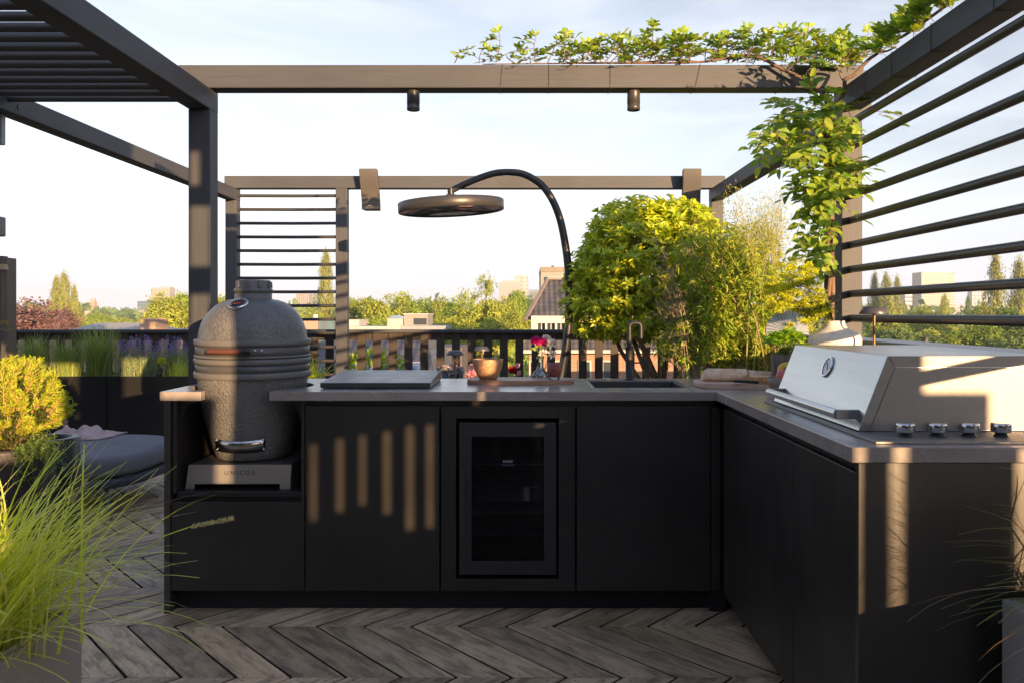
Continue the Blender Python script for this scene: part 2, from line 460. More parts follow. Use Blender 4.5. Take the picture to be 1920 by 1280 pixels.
def build_deck():
    rows0 = 2.886; rw = .4727; pitch = .196; gap = .011
    X0, X1, Y0, Y1 = -6.6, 2.18, -1.9, 8.62
    vs = []; fs = []; uvs = []; sm = []
    rng = random.Random(3)
    k0 = int(math.floor((Y0 - rows0) / rw)); k1 = int(math.ceil((Y1 - rows0) / rw))
    screws = MB()
    for k in range(k0, k1):
        ya = rows0 + k * rw; yb = ya + rw
        if yb > Y1: continue
        s = -.425 if k % 2 == 0 else .425        # apexes meet on the row lines
        off = -.642 if k % 2 == 0 else -.642 - .425
        n0 = int((X0 - off - .5) / pitch); n1 = int((X1 - off + .5) / pitch)
        for i in range(n0, n1):
            xa = off + i * pitch
            hg = gap / 2 / math.sin(math.radians(48))
            P = [(xa + hg, ya + .002), (xa + pitch - hg, ya + .002), (xa + pitch - hg + s, yb - .002), (xa + hg + s, yb - .002)]
            if min(p[0] for p in P) < X0 or max(p[0] for p in P) > X1: continue
            dz = rng.uniform(-.0012, .0012); b = len(vs)
            e = .003
            # top inset slightly for eased edges
            c = Vector((sum(p[0] for p in P)/4, sum(p[1] for p in P)/4))
            T = [(p[0] + (e if p[0] < c.x else -e)*.9, p[1] + (e*.4 if p[1] < c.y else -e*.4)) for p in P]
            vs += [(p[0], p[1], -.028) for p in P] + [(p[0], p[1], -.003 + dz) for p in P] + [(p[0], p[1], dz) for p in T]
            d = (Vector(P[3]) - Vector(P[0])).normalized(); q = Vector((-d.y, d.x))
            U = [((Vector(p[:2]) - Vector(P[0])).dot(d), (Vector(p[:2]) - Vector(P[0])).dot(q)) for p in P]
            U = U * 3
            F_ = [(8,9,10,11)] + [(i_, (i_+1) % 4, (i_+1) % 4 + 4, i_ + 4) for i_ in range(4)] + [(i_+4, (i_+1) % 4 + 4, (i_+1) % 4 + 8, i_ + 8) for i_ in range(4)]
            for f in F_:
                fs.append(tuple(j + b for j in f)); uvs += [U[j] for j in f]
            if -2.6 < xa < 1.6 and ya > 2.3 and yb < 6:
                for t in (.05, .95):
                    for a in (.25, .75):
                        px = xa + pitch * a + s * t; py = ya + rw * t
                        screws.cyl((px, py, dz - .001), (px, py, dz + .0008), .0032, n=8)
    me = bpy.data.meshes.new('deck_floor'); me.from_pydata(vs, [], fs)
    ul = me.uv_layers.new(name='board'); ul.data.foreach_set('uv', [c for u in uvs for c in u])
    me.materials.append(deck_mat()); me.materials.append(mat_plain('gap shade board edges', (.035, .028, .022), .9, 0, .3, 20))  # board sides coloured near black, standing in for shade in the gaps
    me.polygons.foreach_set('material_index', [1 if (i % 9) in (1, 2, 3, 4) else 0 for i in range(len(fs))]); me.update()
    o = bpy.data.objects.new('deck_floor', me); COL.objects.link(o); tag(o, kind='structure')
    o2 = screws.build('deck_screw_surface', mat_plain('screw heads', (.03, .028, .025), .5)); o2.name = 'floor_screws'; tag(o2, kind='structure'); o2.parent = o
    s = MB().box(-7, 2.5, -7, 8.95, -12.2, -.03).build('roof_slab', mat_plain('dark roofing felt', (.02, .019, .018), .9)); tag(s, kind='structure')
build_deck()

# ------------------------------------------------------------------ pergola
YF, YB = 4.6, 8.3
perg = thing('pergola', 'dark stained timber pergola with square posts, steel bars and slatted roof over the terrace', 'pergola', (0, YF, 0))
def pg(name, mb, mat, bevel=.004): return mb.build(name, mat, perg, bevel=bevel)
PO = (0, YF, 0)
def post(x0, x1, y0, y1, z1=2.452): pg('post', MB(PO).box(x0, x1, y0, y1, 0, z1), TIMBER['Z'])
post(-1.922, -1.798, YF, YF+.12); post(1.786, 1.904, YF, YF+.12)
post(-3.09, -2.976, YB, YB+.12, 2.452); post(-1.96, -1.845, YB, YB+.115, 2.572); post(1.89, 2.01, YB, YB+.12)
post(-1.922, -1.798, -.60, -.48); post(1.786, 1.904, -.60, -.48); post(-3.09, -2.976, 1.0, 1.12)
def beam(x0, x1, y0, y1, z0, z1, ax): pg('beam', MB(PO).box(x0, x1, y0, y1, z0, z1), TIMBER[ax])
beam(-1.98, 1.912, YF, YF+.12, 2.572, 2.702, 'X')
beam(-1.9225, -1.7975, -.61, YF+.1205, 2.452, 2.5705, 'Y')
beam(1.7855, 1.9045, -.61, YF+.1205, 2.452, 2.5705, 'Y')
beam(1.8885, 2.0115, YF+.13, YB+.1205, 2.452, 2.5705, 'Y')
beam(-3.0905, -2.9755, .6, YB+.1205, 2.452, 2.5705, 'Y')
beam(-3.10, 2.03, YB, YB+.12, 2.5725, 2.698, 'X')
beam(-5.52, -5.40, 1.5, 4.9, 2.452, 2.5705, 'Y')
for k in range(9):      # bars of the screen at the right
    z = 1.265 + .139 * k
    pg('screen_bar', MB(PO).tube([(1.842, YF + .003, z), (1.842, 2.2, z + .001), (1.842, -.48, z)], .0205, 20), M_TUBE, 0)
for k in range(16):     # bars of the screen at the back
    z = 2.502 - .1413 * k
    pg('screen_bar', MB(PO).tube([(-2.977, YB + .06, z), (-2.4, YB + .06, z - .002), (-1.959, YB + .06, z)], .0165, 14), M_TUBE, 0)
for k in range(20):     # roof of round bars
    y = 4.655 - .1285 * k
    pg('roof_slat', MB(PO).tube([(-5.42, y, 2.5265), (-3.6, y, 2.5265), (-1.921, y, 2.5265)], .0212, 16), M_TUBE, 0)
def loop_x(x, tilt=0):  # wire round the front beam
    y0, y1, z0, z1 = YF-.003, YF+.123, 2.569, 2.705
    P = [(x, y0, z0), (x+tilt, y0, z1), (x+tilt, y1, z1), (x, y1, z0), (x, y0, z0)]
    return MB(PO).tube(P, .0016, 6)
for px, t in ((938, .012), (1029, 0), (1144, 0), (1303, .03), (1466, -.004)):
    pg('tie_wire', loop_x(wx(px, YF), t), M_WIRE, 0)
for y in (4.28, 3.97, 3.58, 3.10):
    P = [(1.783, y, 2.449), (1.783, y, 2.573), (1.907, y, 2.573), (1.907, y, 2.449), (1.783, y, 2.449)]
    pg('tie_wire', MB(PO).tube(P, .0016, 6), M_WIRE, 0)
for y in (5.95, 5.72):
    P = [(1.886, y, 2.449), (1.886, y, 2.573), (2.014, y, 2.573), (2.014, y, 2.449), (1.886, y, 2.449)]
    pg('tie_wire', MB(PO).tube(P, .0016, 6), M_WIRE, 0)
pg('bolt', MB(PO).cyl((-2.976, 4.75, 2.50), (-2.972, 4.75, 2.50), .016), M_WIRE, .001)

# spotlights under the front beam
def spot(px, label):
    x = wx(px, YF + .06)
    t = thing('spotlight', label, 'spotlight', (x, YF + .06, 2.572), 'spotlights under the pergola beam')
    o = (0, 0, 0)
    MB(o).lathe([(0, 0), (.036, 0), (.037, -.008), (.037, -.078), (.035, -.079), (.035, -.082), (.037, -.083), (.037, -.112), (.034, -.114), (.031, -.108), (0, -.100)][::-1], n=32).build('housing', M_TUBE, t)
    MB(o).lathe([(0, -.1035), (.0300, -.1075)], n=28).build('lens', mat_plain('lamp lens', (.7, .6, .42), .15, .0), t)
spot(775, 'round black spotlight under the front beam, on bare timber left of the climbing plant')
spot(1188, 'round black spotlight under the front beam, directly below the climber leaves')

# loudspeakers on the back beam
def speaker(px, label):
    t = thing('loudspeaker', label, 'loudspeaker', (wx(px, YB - .15), YB - .15, 2.36), 'loudspeakers on the back beam')
    n = 10; prof = []
    for i in range(n + 1):          # curved front: leans back at the waist
        s = i / n; z = .40 * (1 - s)
        y = -.035 * math.cos(s * PI * 1.2) + .02 * s
        prof.append((y, z))
    vs = []; w = .092
    b = MB((0, 0, 0))
    for (y, z) in prof: vs += [(-w + .012*(1-z/.4), y, z - .02), (w + .012*(1-z/.4), y, z - .02), (w*.86 + .012*(1-z/.4), y + .13, z - .02), (-w*.86 + .012*(1-z/.4), y + .13, z - .02)]
    fs = []
    for i in range(n):
        a = i * 4; c = a + 4
        fs += [(a+k, a+(k+1) % 4, c+(k+1) % 4, c+k) for k in range(4)]
    fs += [(0, 3, 2, 1), (n*4, n*4+1, n*4+2, n*4+3)]
    b._add(vs, fs); b.build('cabinet', mat_plain('speaker grille', (.075, .066, .060), .55, 0, .06, 4, bump=.35, bscale=420), t, bevel=.006, fix=True)
    MB((0, 0, 0)).box(-.03, .03, .11, .152, .20, .30).box(-.06, .06, .14, .154, .19, .33).build('bracket', M_BLACK2, t, bevel=.003)
    lettering('BOSE', .014, M_WHITE, t, (.012, -.0125, .012), (PI/2 + .2, 0, 0), 1.2)
speaker(691, 'curved brown loudspeaker on the back beam beside the tall bar screen')
speaker(1297, 'curved brown loudspeaker on the back beam above the big evergreen shrub')

# ------------------------------------------------------------------ railings, walls
YR = 8.7
fen = thing('slat_fence', 'dark timber slat fence with a flat rail along the back of the terrace', 'fence', (0, YR, 0))
fb = MB((0, YR, 0)); rr = random.Random(5)
for k in range(-22, 24):
    x = -1.824 + .170 * k
    if x < -5.75 or x > 2.1: continue
    j = rr.uniform(-.003, .003)
    fb.box(x + j, x + j + .0876, YR, YR + .022, .02, 1.083)
M_FEN = {a: mat_wood('dark fence timber ' + a, (.028, .022, .018), (.060, .046, .036), .6, bump=.3, axis=a) for a in 'XZ'}
fb.build('slat_panel', M_FEN['Z'], fen, bevel=.002, seg=1)
MB((0, YR, 0)).box(-5.8, 2.2, YR - .045, YR + .07, 1.0835, 1.118).build('top_rail', TIMBER['X'], fen, bevel=.004)
MB((0, YR, 0)).box(-5.8, 2.2, YR + .0225, YR + .062, 1.005, 1.083).box(-5.8, 2.2, YR + .0225, YR + .062, .10, .18).build('cross_rail', M_FEN['X'], fen, bevel=.002)

par = thing('parapet_wall', 'low dark parapet wall with a flat grey metal cap behind the grill', 'wall', (2.2, .5, 0))
MB((2.2, .5, 0)).box(2.24, 2.42, .5, 8.95, 0, 1.085).build('wall_body', mat_plain('dark render', (.05, .05, .052), .8, bump=.2), par)
MB((2.2, .5, 0)).box(2.2, 2.46, .45, 9.0, 1.0855, 1.118).build('cap', mat_plain('zinc cap', (.20, .21, .22), .45, .6), par, bevel=.004)

# steel panel with a lamp at the far left
pan = thing('tall_panel', 'tall dark grey steel panel standing at the left edge by the fence', 'panel', (-4.6, 6.5, 0))
MB((-4.6, 6.5, 0)).box(-6.0, -4.198, 6.5, 6.56, 0, 1.752).build('sheet', M_TUBE, pan, bevel=.003)
MB((-4.6, 6.5, 0)).box(-4.195, -4.155, 6.47, 6.6, 0, 1.738).build('edge_post', mat_plain('brown steel', (.10, .075, .055), .4), pan, bevel=.004)
wl = thing('wall_lamp', 'small brass coloured wedge wall lamp on the tall grey panel', 'lamp', (-4.165, 6.462, 1.66))
wl.scale = (.66, .66, .66)
b = MB((0, 0, 0)); b.hexa([(-.05, -.06, -.03), (.05, -.06, -.035), (.05, .008, -.035), (-.05, .008, -.03), (-.03, -.045, .035), (.03, -.045, .035), (.03, .008, .035), (-.03, .008, .035)])
b.build('body', mat_plain('bronze lamp', (.36, .25, .13), .4, .3), wl, bevel=.004)
MB((0, 0, 0)).box(-.035, .035, -.05, -.02, -.037, -.0365).build('lens', M_WHITE, wl)
ab = thing('awning_box', 'grey horizontal awning box sticking in at the left edge above the tall panel', 'awning', (-4.6, 6.55, 1.9))
MB((-4.6, 6.55, 1.9)).box(-6.0, -4.25, 6.5, 6.62, 1.915, 2.075).build('cassette', mat_plain('grey aluminium', (.15, .15, .15), .4, .3), ab, bevel=.012)
MB((-4.6, 6.55, 1.9)).box(-5.9, -5.8, 6.53, 6.59, 1.75, 1.914).build('bracket', M_BLACK2, ab)
hb = thing('hanging_panel', 'pale grey flat panel hanging under the pergola beam at the upper left edge', 'panel', (-3.1, 4.72, 2.3))
MB((-3.1, 4.72, 2.3)).box(-3.5, -3.047, 4.70, 4.74, 2.273, 2.4505).build('sheet', mat_plain('pale grey sheet', (.34, .36, .38), .4), hb, bevel=.004)
MB((-3.1, 4.72, 2.3)).box(-3.085, -3.06, 4.705, 4.735, 2.4507, 2.4515).build('fixing', M_BLACK2, hb)

# unseen wall added behind the viewpoint; its openings are cut to shape the sun patches
def sun_wall():
    rects = []      # openings: x0, x1, z0, z1
    H = [(.30, .90, 1.22, 1.90), (1.34, 1.67, 1.53, 1.95), (1.59, 1.67, 1.15, 1.529), (2.89, 2.961, 1.60, 1.80), (3.19, 3.30, 1.68, 1.86), (1.60, 1.72, 1.951, 2.12), (1.60, 1.72, 2.28, 2.62), (1.60, 1.66, 2.74, 2.93),
         (2.70, 2.735, 1.50, 1.575), (2.972, 3.004, .96, 1.42), (3.068, 3.112, .96, 1.42)]
    for x, w_, z0, z1 in ((1.992, .033, 1.00, 1.33), (2.104, .036, 1.04, 1.355), (2.205, .031, 1.07, 1.37), (2.308, .036, 1.03, 1.385), (2.406, .038, .96, 1.41), (2.494, .034, .97, 1.415)): H.append((x, x + w_, z0, z1))
    top = 3.28
    xs = sorted({-7.0, 3.372} | {a for h in H for a in h[:2]})
    b = MB((0, -2, 0))
    for x0, x1 in zip(xs[:-1], xs[1:]):
        z = 0; c = (x0 + x1) / 2
        for h in sorted([h for h in H if h[0] < c < h[1]], key=lambda h: h[2]):
            b.box(x0, x1, -2.022, -2.0, z, h[2]); z = h[3]
        b.box(x0, x1, -2.022, -2.0, z, 3.75 if x1 < 1.4 else top)
    b.box(3.372, 3.385, -2.022, -2.0, 0, 1.54); b.box(3.385, 3.556, -2.022, -2.0, 0, .9); b.box(3.385, 3.556, -2.022, -2.0, 1.40, 1.54); b.box(3.556, 6.8, -2.022, -2.0, 0, .9); b.box(4.65, 4.98, -2.022, -2.0, 1.98, 2.34); b.box(4.98, 5.0, -2.022, -2.0, .9, 2.34)
    return b
hw = thing('sun_blocker', 'unseen dark wall added behind the viewpoint, its openings shaping the sunlight', 'wall', (0, -2, 0))
sun_wall().build('blocker_panels', TIMBER['Z'], hw)
# ------------------------------------------------------------------ outdoor kitchen
KY = 3.50; s_ = F / KY
def kx(px): return (px - VX) / s_
def kz(py): return CZ - (py - VY) / s_
def mat_stone():
    m, nt, p = new_mat('taupe ceramic worktop'); L = nt.links.new
    tc = N(nt, 'ShaderNodeTexCoord')
    n1 = N(nt, 'ShaderNodeTexNoise', i_Scale=3.5, i_Detail=9.0, i_Roughness=.62, i_Distortion=1.2); L(tc.outputs['Object'], n1.inputs['Vector'])
    n2 = N(nt, 'ShaderNodeTexNoise', i_Scale=160.0, i_Detail=3.0); L(tc.outputs['Object'], n2.inputs['Vector'])
    ra = N(nt, 'ShaderNodeValToRGB'); e = ra.color_ramp.elements
    e[0].position = .3; e[0].color = rgba((.235, .20, .175)); e[1].position = .72; e[1].color = rgba((.36, .315, .28))
    L(n1.outputs['Fac'], ra.inputs['Fac'])
    mu = N(nt, 'ShaderNodeMix', data_type='RGBA', blend_type='OVERLAY'); mu.inputs['Factor'].default_value = .18
    L(ra.outputs[0], mu.inputs[6]); L(n2.outputs['Fac'], mu.inputs[7])
    # thin pale veins
    v = N(nt, 'ShaderNodeTexVoronoi', feature='DISTANCE_TO_EDGE', i_Scale=2.6); 
    wv = N(nt, 'ShaderNodeVectorMath', operation='MULTIPLY_ADD'); wv.inputs[1].default_value = (.5, .5, .5)
    n3 = N(nt, 'ShaderNodeTexNoise', i_Scale=4.0, i_Detail=5.0); L(tc.outputs['Object'], n3.inputs['Vector'])
    L(n3.outputs['Color'], wv.inputs[0]); L(tc.outputs['Object'], wv.inputs[2]); L(wv.outputs[0], v.inputs['Vector'])
    r5 = N(nt, 'ShaderNodeMapRange'); r5.inputs['From Max'].default_value = .012; r5.inputs['To Min'].default_value = .35; r5.inputs['To Max'].default_value = 0
    L(v.outputs['Distance'], r5.inputs['Value'])
    m2 = N(nt, 'ShaderNodeMix', data_type='RGBA'); m2.inputs[7].default_value = rgba((.40, .35, .31)); L(r5.outputs[0], m2.inputs['Factor']); L(mu.outputs[2], m2.inputs[6])
    L(m2.outputs[2], p.inputs['Base Color'])
    r3 = N(nt, 'ShaderNodeMapRange'); r3.inputs['To Min'].default_value = .16; r3.inputs['To Max'].default_value = .34; L(n1.outputs['Fac'], r3.inputs['Value']); L(r3.outputs[0], p.inputs['Roughness'])
    b = N(nt, 'ShaderNodeBump'); b.inputs['Strength'].default_value = .06; b.inputs['Distance'].default_value = .002; L(n2.outputs['Fac'], b.inputs['Height']); L(b.outputs[0], p.inputs['Normal'])
    return m
M_STONE = mat_stone()
KO = (-.4, 3.5, 0)
kit = thing('outdoor_kitchen', 'black L shaped outdoor kitchen with taupe stone worktop on the deck', 'kitchen unit', KO)
def kp(name, mb, mat, bevel=.0025): return mb.build(name, mat, kit, bevel=bevel)
ZT, ZU = .959, .920
KC = (-1.27, 3.765)     # the ceramic grill's place
R_ = .272
out = [(-1.577, 3.48), (-1.400, 3.48)]
a0 = math.asin((-1.400 - KC[0]) / R_); a1 = math.asin((-1.106 - KC[0]) / R_)
for i in range(41):
    a = PI + -a0 + (2*PI - (a1 - a0)) * 0 ; t = i / 40
    ang = (-PI/2 + a0) - t * (2*PI - (a1 - a0))
    out.append((KC[0] + R_*math.cos(ang), KC[1] + R_*math.sin(ang)))
out += [(-1.106, 3.48), (.815, 3.48), (.815, 2.035), (1.775, 2.035), (1.775, 4.186), (-1.577, 4.186)]
sinkhole = [(.300, 3.648), (.737, 3.648), (.737, 4.05), (.300, 4.05)]
kp('worktop', MB(KO).prism(out, ZU, ZT, [sinkhole]), M_STONE, .002)
# sink
b = MB(KO); x0, x1, y0, y1 = .3005, .7365, 3.6485, 4.0495
zb = .77
b.box(x0, x0+.012, y0, y1, zb, ZT-.002).box(x1-.012, x1, y0, y1, zb, ZT-.002).box(x0+.012, x1-.012, y0, y0+.012, zb, ZT-.002).box(x0+.012, x1-.012, y1-.012, y1, zb, ZT-.002).box(x0+.012, x1-.012, y0+.012, y1-.012, zb, zb+.01)
sk = kp('sink', b, mat_plain('dark composite sink', (.045, .042, .040), .45, 0, .1, 90), .003)
MB(KO).lathe([(0, zb+.013), (.036, zb+.013), (.042, zb+.010)], (.52, 3.87, 0), 24).build('drain', M_CHROME, sk)
# tap
TY = 4.10; tx = wx(1180, TY)
b = MB(KO).lathe([(0, ZT), (.026, ZT), (.026, ZT+.003), (.0195, ZT+.006), (.0195, 1.115), (.021, 1.117), (.021, 1.125), (.0195, 1.127), (0, 1.127)], (tx, TY, 0), 28)
tap = kp('tap', b, mat_plain('black tap metal', (.012, .012, .013), .5), 0)
pts = [(tx, TY, 1.125), (tx, TY, 1.225)]
for i in range(1, 7):
    a = PI/2 * i / 6; pts.append((tx + .018 - .018*math.cos(a), TY, 1.225 + .020*math.sin(a)))
x2 = tx + .058
for i in range(0, 7):
    a = PI/2 * i / 6; pts.append((x2 - .018 + .018*math.sin(a), TY, 1.225 + .020*math.cos(a)))
pts += [(x2, TY, 1.165)]
MB(KO).tube(pts, .0118, 18).build('spout', mat_plain('black spout', (.012, .012, .013), .5), tap)
MB(KO).tube([(tx + .015, TY, 1.045), (tx + .085, TY, 1.045)], .004, 10).build('lever', M_BLACK2, tap)

fx0_, fx1_ = kx(855), kx(1047.5)
zD0, zD1 = kz(1107), kz(762)      # doors
# left end: outer panel and niche posts
kp('side_panel', MB(KO).box(kx(308), kx(320), KY-.004, 4.15, .001, ZU-.001), M_ENDP, .002)
kp('side_panel', MB(KO).box(kx(322.5), kx(330), KY+.004, 4.12, kz(925), ZU-.001), M_BLACK, .002)
kp('partition', MB(KO).box(kx(564.5), kx(570.5), KY+.002, 4.12, zD0, ZU-.001), M_BLACK, .002)
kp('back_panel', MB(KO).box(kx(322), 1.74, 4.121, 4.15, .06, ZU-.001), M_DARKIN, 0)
# niche floor, bracket, drawer
kp('niche_shelf', MB(KO).box(kx(330)+.001, kx(564.5)-.001, KY+.012, 4.12, kz(932), kz(922)), M_BLACK2, .002)
kp('drawer_rail', MB(KO).box(kx(324), kx(570), KY+.03, KY+.05, kz(941), kz(932)-.001), M_DARKIN, .001)
kp('drawer', MB(KO).box(kx(320.8), kx(569.8), KY, KY+.022, zD0, kz(940.5)), M_BLACK, .002)
for sx, x in ((1, kx(333)), (-1, kx(562))):
    b = MB(KO); P = [(x, KY+.03, ZU-.001), (x, KY+.03, ZU-.085)]
    for i in range(9):
        a = PI/2 * i / 8; P.append((x + sx*(.075 - .063*math.cos(a)), KY+.03, ZU-.075 + .063*math.sin(a)))
    P.append((x + sx*.085, KY+.03, ZU-.001))
    P = P if sx > 0 else P[::-1]
    kp('bracket', b.plate(P, (0, .004, 0)), M_BLACK2, .001)
# recessed strip above the doors with the maker's lettering
kp('finger_rail', MB(KO).box(kx(571.5), kx(1345), KY+.028, KY+.048, zD1-.03, ZU-.001), M_BLACK, .001)
lettering('UNICOS', .013, mat_plain('grey print', (.16, .15, .14), .5), kit, Vector((kx(606), KY+.0278, kz(753.5))) - Vector(KO), (PI/2, 0, 0), 1.7)
kp('carcass', MB(KO).box(kx(571.5), kx(840), KY+.05, KY+.07, zD0, zD1), M_DARKIN, 0)
kp('carcass', MB(KO).box(kx(1065), kx(1334), KY+.05, KY+.07, zD0, zD1), M_DARKIN, 0)
kp('carcass_floor', MB(KO).box(kx(571.5), .90, KY+.072, 4.12, .098, .112), M_DARKIN, 0)
kp('carcass_post', MB(KO).box(kx(1334), kx(1362), KY+.021, KY+.045, .002, ZU-.04), M_DARKIN, 0)
kp('cooler_shroud', MB(KO).box(kx(850), fx0_ - .001, KY+.021, KY+.45, zD0, zD1), M_DARKIN, 0)
kp('cooler_shroud', MB(KO).box(fx1_ + .001, kx(1052), KY+.021, KY+.45, zD0, zD1), M_DARKIN, 0)
kp('cooler_shroud', MB(KO).box(kx(845), kx(1057), KY+.451, KY+.46, zD0, zD1), M_DARKIN, 0)
kp('door', MB(KO).box(kx(573), kx(823.5), KY, KY+.022, zD0, zD1), M_BLACK, .002)
kp('door', MB(KO).box(kx(1081.5), kx(1331.5), KY, KY+.022, zD0, zD1), M_BLACK, .002)
fx0, fx1, fz0, fz1 = kx(855), kx(1047.5), kz(1085), kz(783.5)
b = MB(KO); X0, X1 = kx(827.5), kx(1078)
b.box(X0, fx0, KY, KY+.02, zD0, zD1).box(fx1, X1, KY, KY+.02, zD0, zD1).box(fx0, fx1, KY, KY+.02, zD0, fz0).box(fx0, fx1, KY, KY+.02, fz1, zD1)
kp('cooler_surround', b, M_BLACK, .0015)
kp('corner_filler', MB(KO).box(kx(1334), kx(1351), KY, KY+.02, zD0, ZU-.035), M_BLACK, .002)
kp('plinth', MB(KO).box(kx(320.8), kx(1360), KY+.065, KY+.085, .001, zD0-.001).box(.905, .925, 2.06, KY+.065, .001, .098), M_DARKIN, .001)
# the wing at the right
PXF = .838
for i, (y0, y1) in enumerate(((3.035, 3.455), (2.555, 3.029), (2.068, 2.549))):
    kp('door', MB(KO).box(PXF, PXF+.022, y0, y1, .10, ZU-.030), M_BLACK, .002)
kp('carcass', MB(KO).box(PXF+.026, PXF+.045, 2.07, 3.5, .10, ZU-.001), M_DARKIN, 0)
kp('end_panel', MB(KO).box(PXF-.002, 1.755, 2.045, 2.066, .003, ZU-.001), M_ENDP, .002)
kp('back_panel', MB(KO).box(1.735, 1.755, 2.067, 4.12, .003, ZU-.001), M_BLACK, .001)

# ------------------------------------------------------------------ wine cooler
wc = thing('wine_cooler', 'black glass fronted drinks cooler built into the kitchen front', 'drinks cooler', (0, 3.5, .2))
WO = (0, 3.5, .2)
b = MB(WO); yb = KY + .4
cx0, cx1, cz0, cz1 = kx(861), kx(1043), kz(1077), kz(792)
b.box(cx0, cx0+.02, KY+.03, yb, cz0, cz1).box(cx1-.02, cx1, KY+.03, yb, cz0, cz1).box(cx0+.02, cx1-.02, KY+.03, yb, cz0, cz0+.02).box(cx0+.02, cx1-.02, KY+.03, yb, cz1-.02, cz1).box(cx0+.02, cx1-.02, yb-.02, yb, cz0+.02, cz1-.02)
b.build('body', mat_plain('cooler lining', (.012, .012, .016), .5), wc)
b = MB(WO); gx0, gx1, gz0, gz1 = kx(884), kx(1020), kz(1051.5), kz(818.5)
yd0, yd1 = KY+.002, KY+.028
b.box(cx0, gx0, yd0, yd1, cz0, cz1).box(gx1, cx1, yd0, yd1, cz0, cz1).box(gx0, gx1, yd0, yd1, cz0, gz0).box(gx0, gx1, yd0, yd1, gz1, cz1)
b.build('door_frame', mat_plain('anthracite steel frame', (.038, .037, .038), .4, .2, .05, 3), wc, bevel=.0012)
m, nt, p = new_mat('dark cooler glass'); p.inputs['Base Color'].default_value = (.004, .004, .006, 1); p.inputs['Roughness'].default_value = .05
t = N(nt, 'ShaderNodeBsdfTransparent'); t.inputs[0].default_value = (.55, .56, .64, 1)
mx = N(nt, 'ShaderNodeMixShader'); mx.inputs[0].default_value = .30
nt.links.new(p.outputs[0], mx.inputs[2]); nt.links.new(t.outputs[0], mx.inputs[1]); nt.links.new(mx.outputs[0], nt.nodes['Material Output'].inputs['Surface'])
MB(WO).box(gx0, gx1, yd0+.006, yd0+.010, gz0, gz1).build('glass', m, wc)
M_SHELF = mat_plain('cooler shelf', (.40, .41, .48), .4, .3)
for z, h in ((kz(875), .004), (kz(918), .004), (kz(967), .003), (kz(1010), .003)):
    MB(WO).box(gx0-.01, gx1+.01, KY+.05, KY+.36, z, z+h).build('shelf', M_SHELF, wc)
MB(WO).box(gx0, gx1, KY+.10, KY+.12, kz(949), kz(921)).build('shelf_front', mat_plain('slate shelf front', (.34, .35, .42), .5), wc)
MB(WO).box(kx(863.5), kx(870.5), KY-.030, KY-.016, kz(998), kz(880)).box(kx(864.5), kx(869.5), KY-.016, KY+.002, kz(990), kz(985)).box(kx(864.5), kx(869.5), KY-.016, KY+.002, kz(893), kz(888)).build('handle', mat_plain('handle grey', (.05, .05, .05), .35, .3), wc, bevel=.0015)
lettering('caso', .021, mat_plain('cooler logo', (.45, .47, .55), .4), wc, (kx(952), .0074, kz(864)-.2), (PI/2, 0, 0), 1.15)
lettering('DESIGN', .0085, mat_plain('cooler logo small', (.35, .37, .5), .4), wc, (kx(952), .0074, kz(872)-.2), (PI/2, 0, 0), 2.0)

# ------------------------------------------------------------------ lid over the built-in hob
HY0, HY1 = 3.615, 4.07; hx0, hx1 = wx(600, HY0), wx(807, HY0)
hob = thing('hob_cover', 'sloping dark grey metal cover over the hob beside the ceramic grill', 'hob cover', (hx0, HY0, ZT))
b = MB((hx0, HY0, ZT))
b.hexa([(hx0, HY0, ZT+.004), (hx1, HY0, ZT+.004), (hx1, HY1, ZT+.004), (hx0, HY1, ZT+.004), (hx0, HY0, ZT+.027), (hx1, HY0, ZT+.027), (hx1, HY1, ZT+.052), (hx0, HY1, ZT+.052)])
b.build('lid', mat_plain('anthracite lid', (.06, .062, .066), .33, .2, .05, 4), hob, bevel=.003)
MB((hx0, HY0, ZT)).box(hx0+.012, hx1-.012, HY0+.012, HY1, ZT+.0002, ZT+.004).build('base_frame', M_BLACK2, hob)
MB((hx0, HY0, ZT)).box(hx1-.02, hx1-.006, HY1+.001, HY1+.014, ZT+.0002, ZT+.066).build('hinge', M_STEEL, hob, bevel=.002)

# ------------------------------------------------------------------ ceramic egg grill
KZ = KY_ = 3.765; fk = KC[1] / F
def egz(py): return CZ - (py - VY) * fk
kam = thing('ceramic_grill', 'grey pebbled egg shaped ceramic charcoal grill in the kitchen niche', 'charcoal grill', (KC[0], KC[1], egz(853)))
GO = (KC[0], KC[1], egz(853))
def pebble():
    m, nt, p = new_mat('pebbled ceramic glaze'); L = nt.links.new
    tc = N(nt, 'ShaderNodeTexCoord')
    n1 = N(nt, 'ShaderNodeTexNoise', i_Scale=58.0, i_Detail=0.0, i_Distortion=1.1); L(tc.outputs['Object'], n1.inputs['Vector'])
    r = N(nt, 'ShaderNodeMapRange', interpolation_type='SMOOTHSTEP'); r.inputs['From Min'].default_value = .50; r.inputs['From Max'].default_value = .62; L(n1.outputs['Fac'], r.inputs['Value'])
    b = N(nt, 'ShaderNodeBump', invert=True); b.inputs['Strength'].default_value = .7; b.inputs['Distance'].default_value = .005
    L(r.outputs[0], b.inputs['Height']); L(b.outputs[0], p.inputs['Normal'])
    n2 = N(nt, 'ShaderNodeTexNoise', i_Scale=5.0, i_Detail=5.0); L(tc.outputs['Object'], n2.inputs['Vector'])
    ra = N(nt, 'ShaderNodeValToRGB'); ra.color_ramp.elements[0].color = rgba((.118, .116, .112)); ra.color_ramp.elements[1].color = rgba((.158, .153, .147)); ra.color_ramp.elements[0].position = .35; ra.color_ramp.elements[1].position = .65
    L(n2.outputs['Fac'], ra.inputs['Fac']); L(ra.outputs[0], p.inputs['Base Color'])
    p.inputs['Roughness'].default_value = .38
    return m
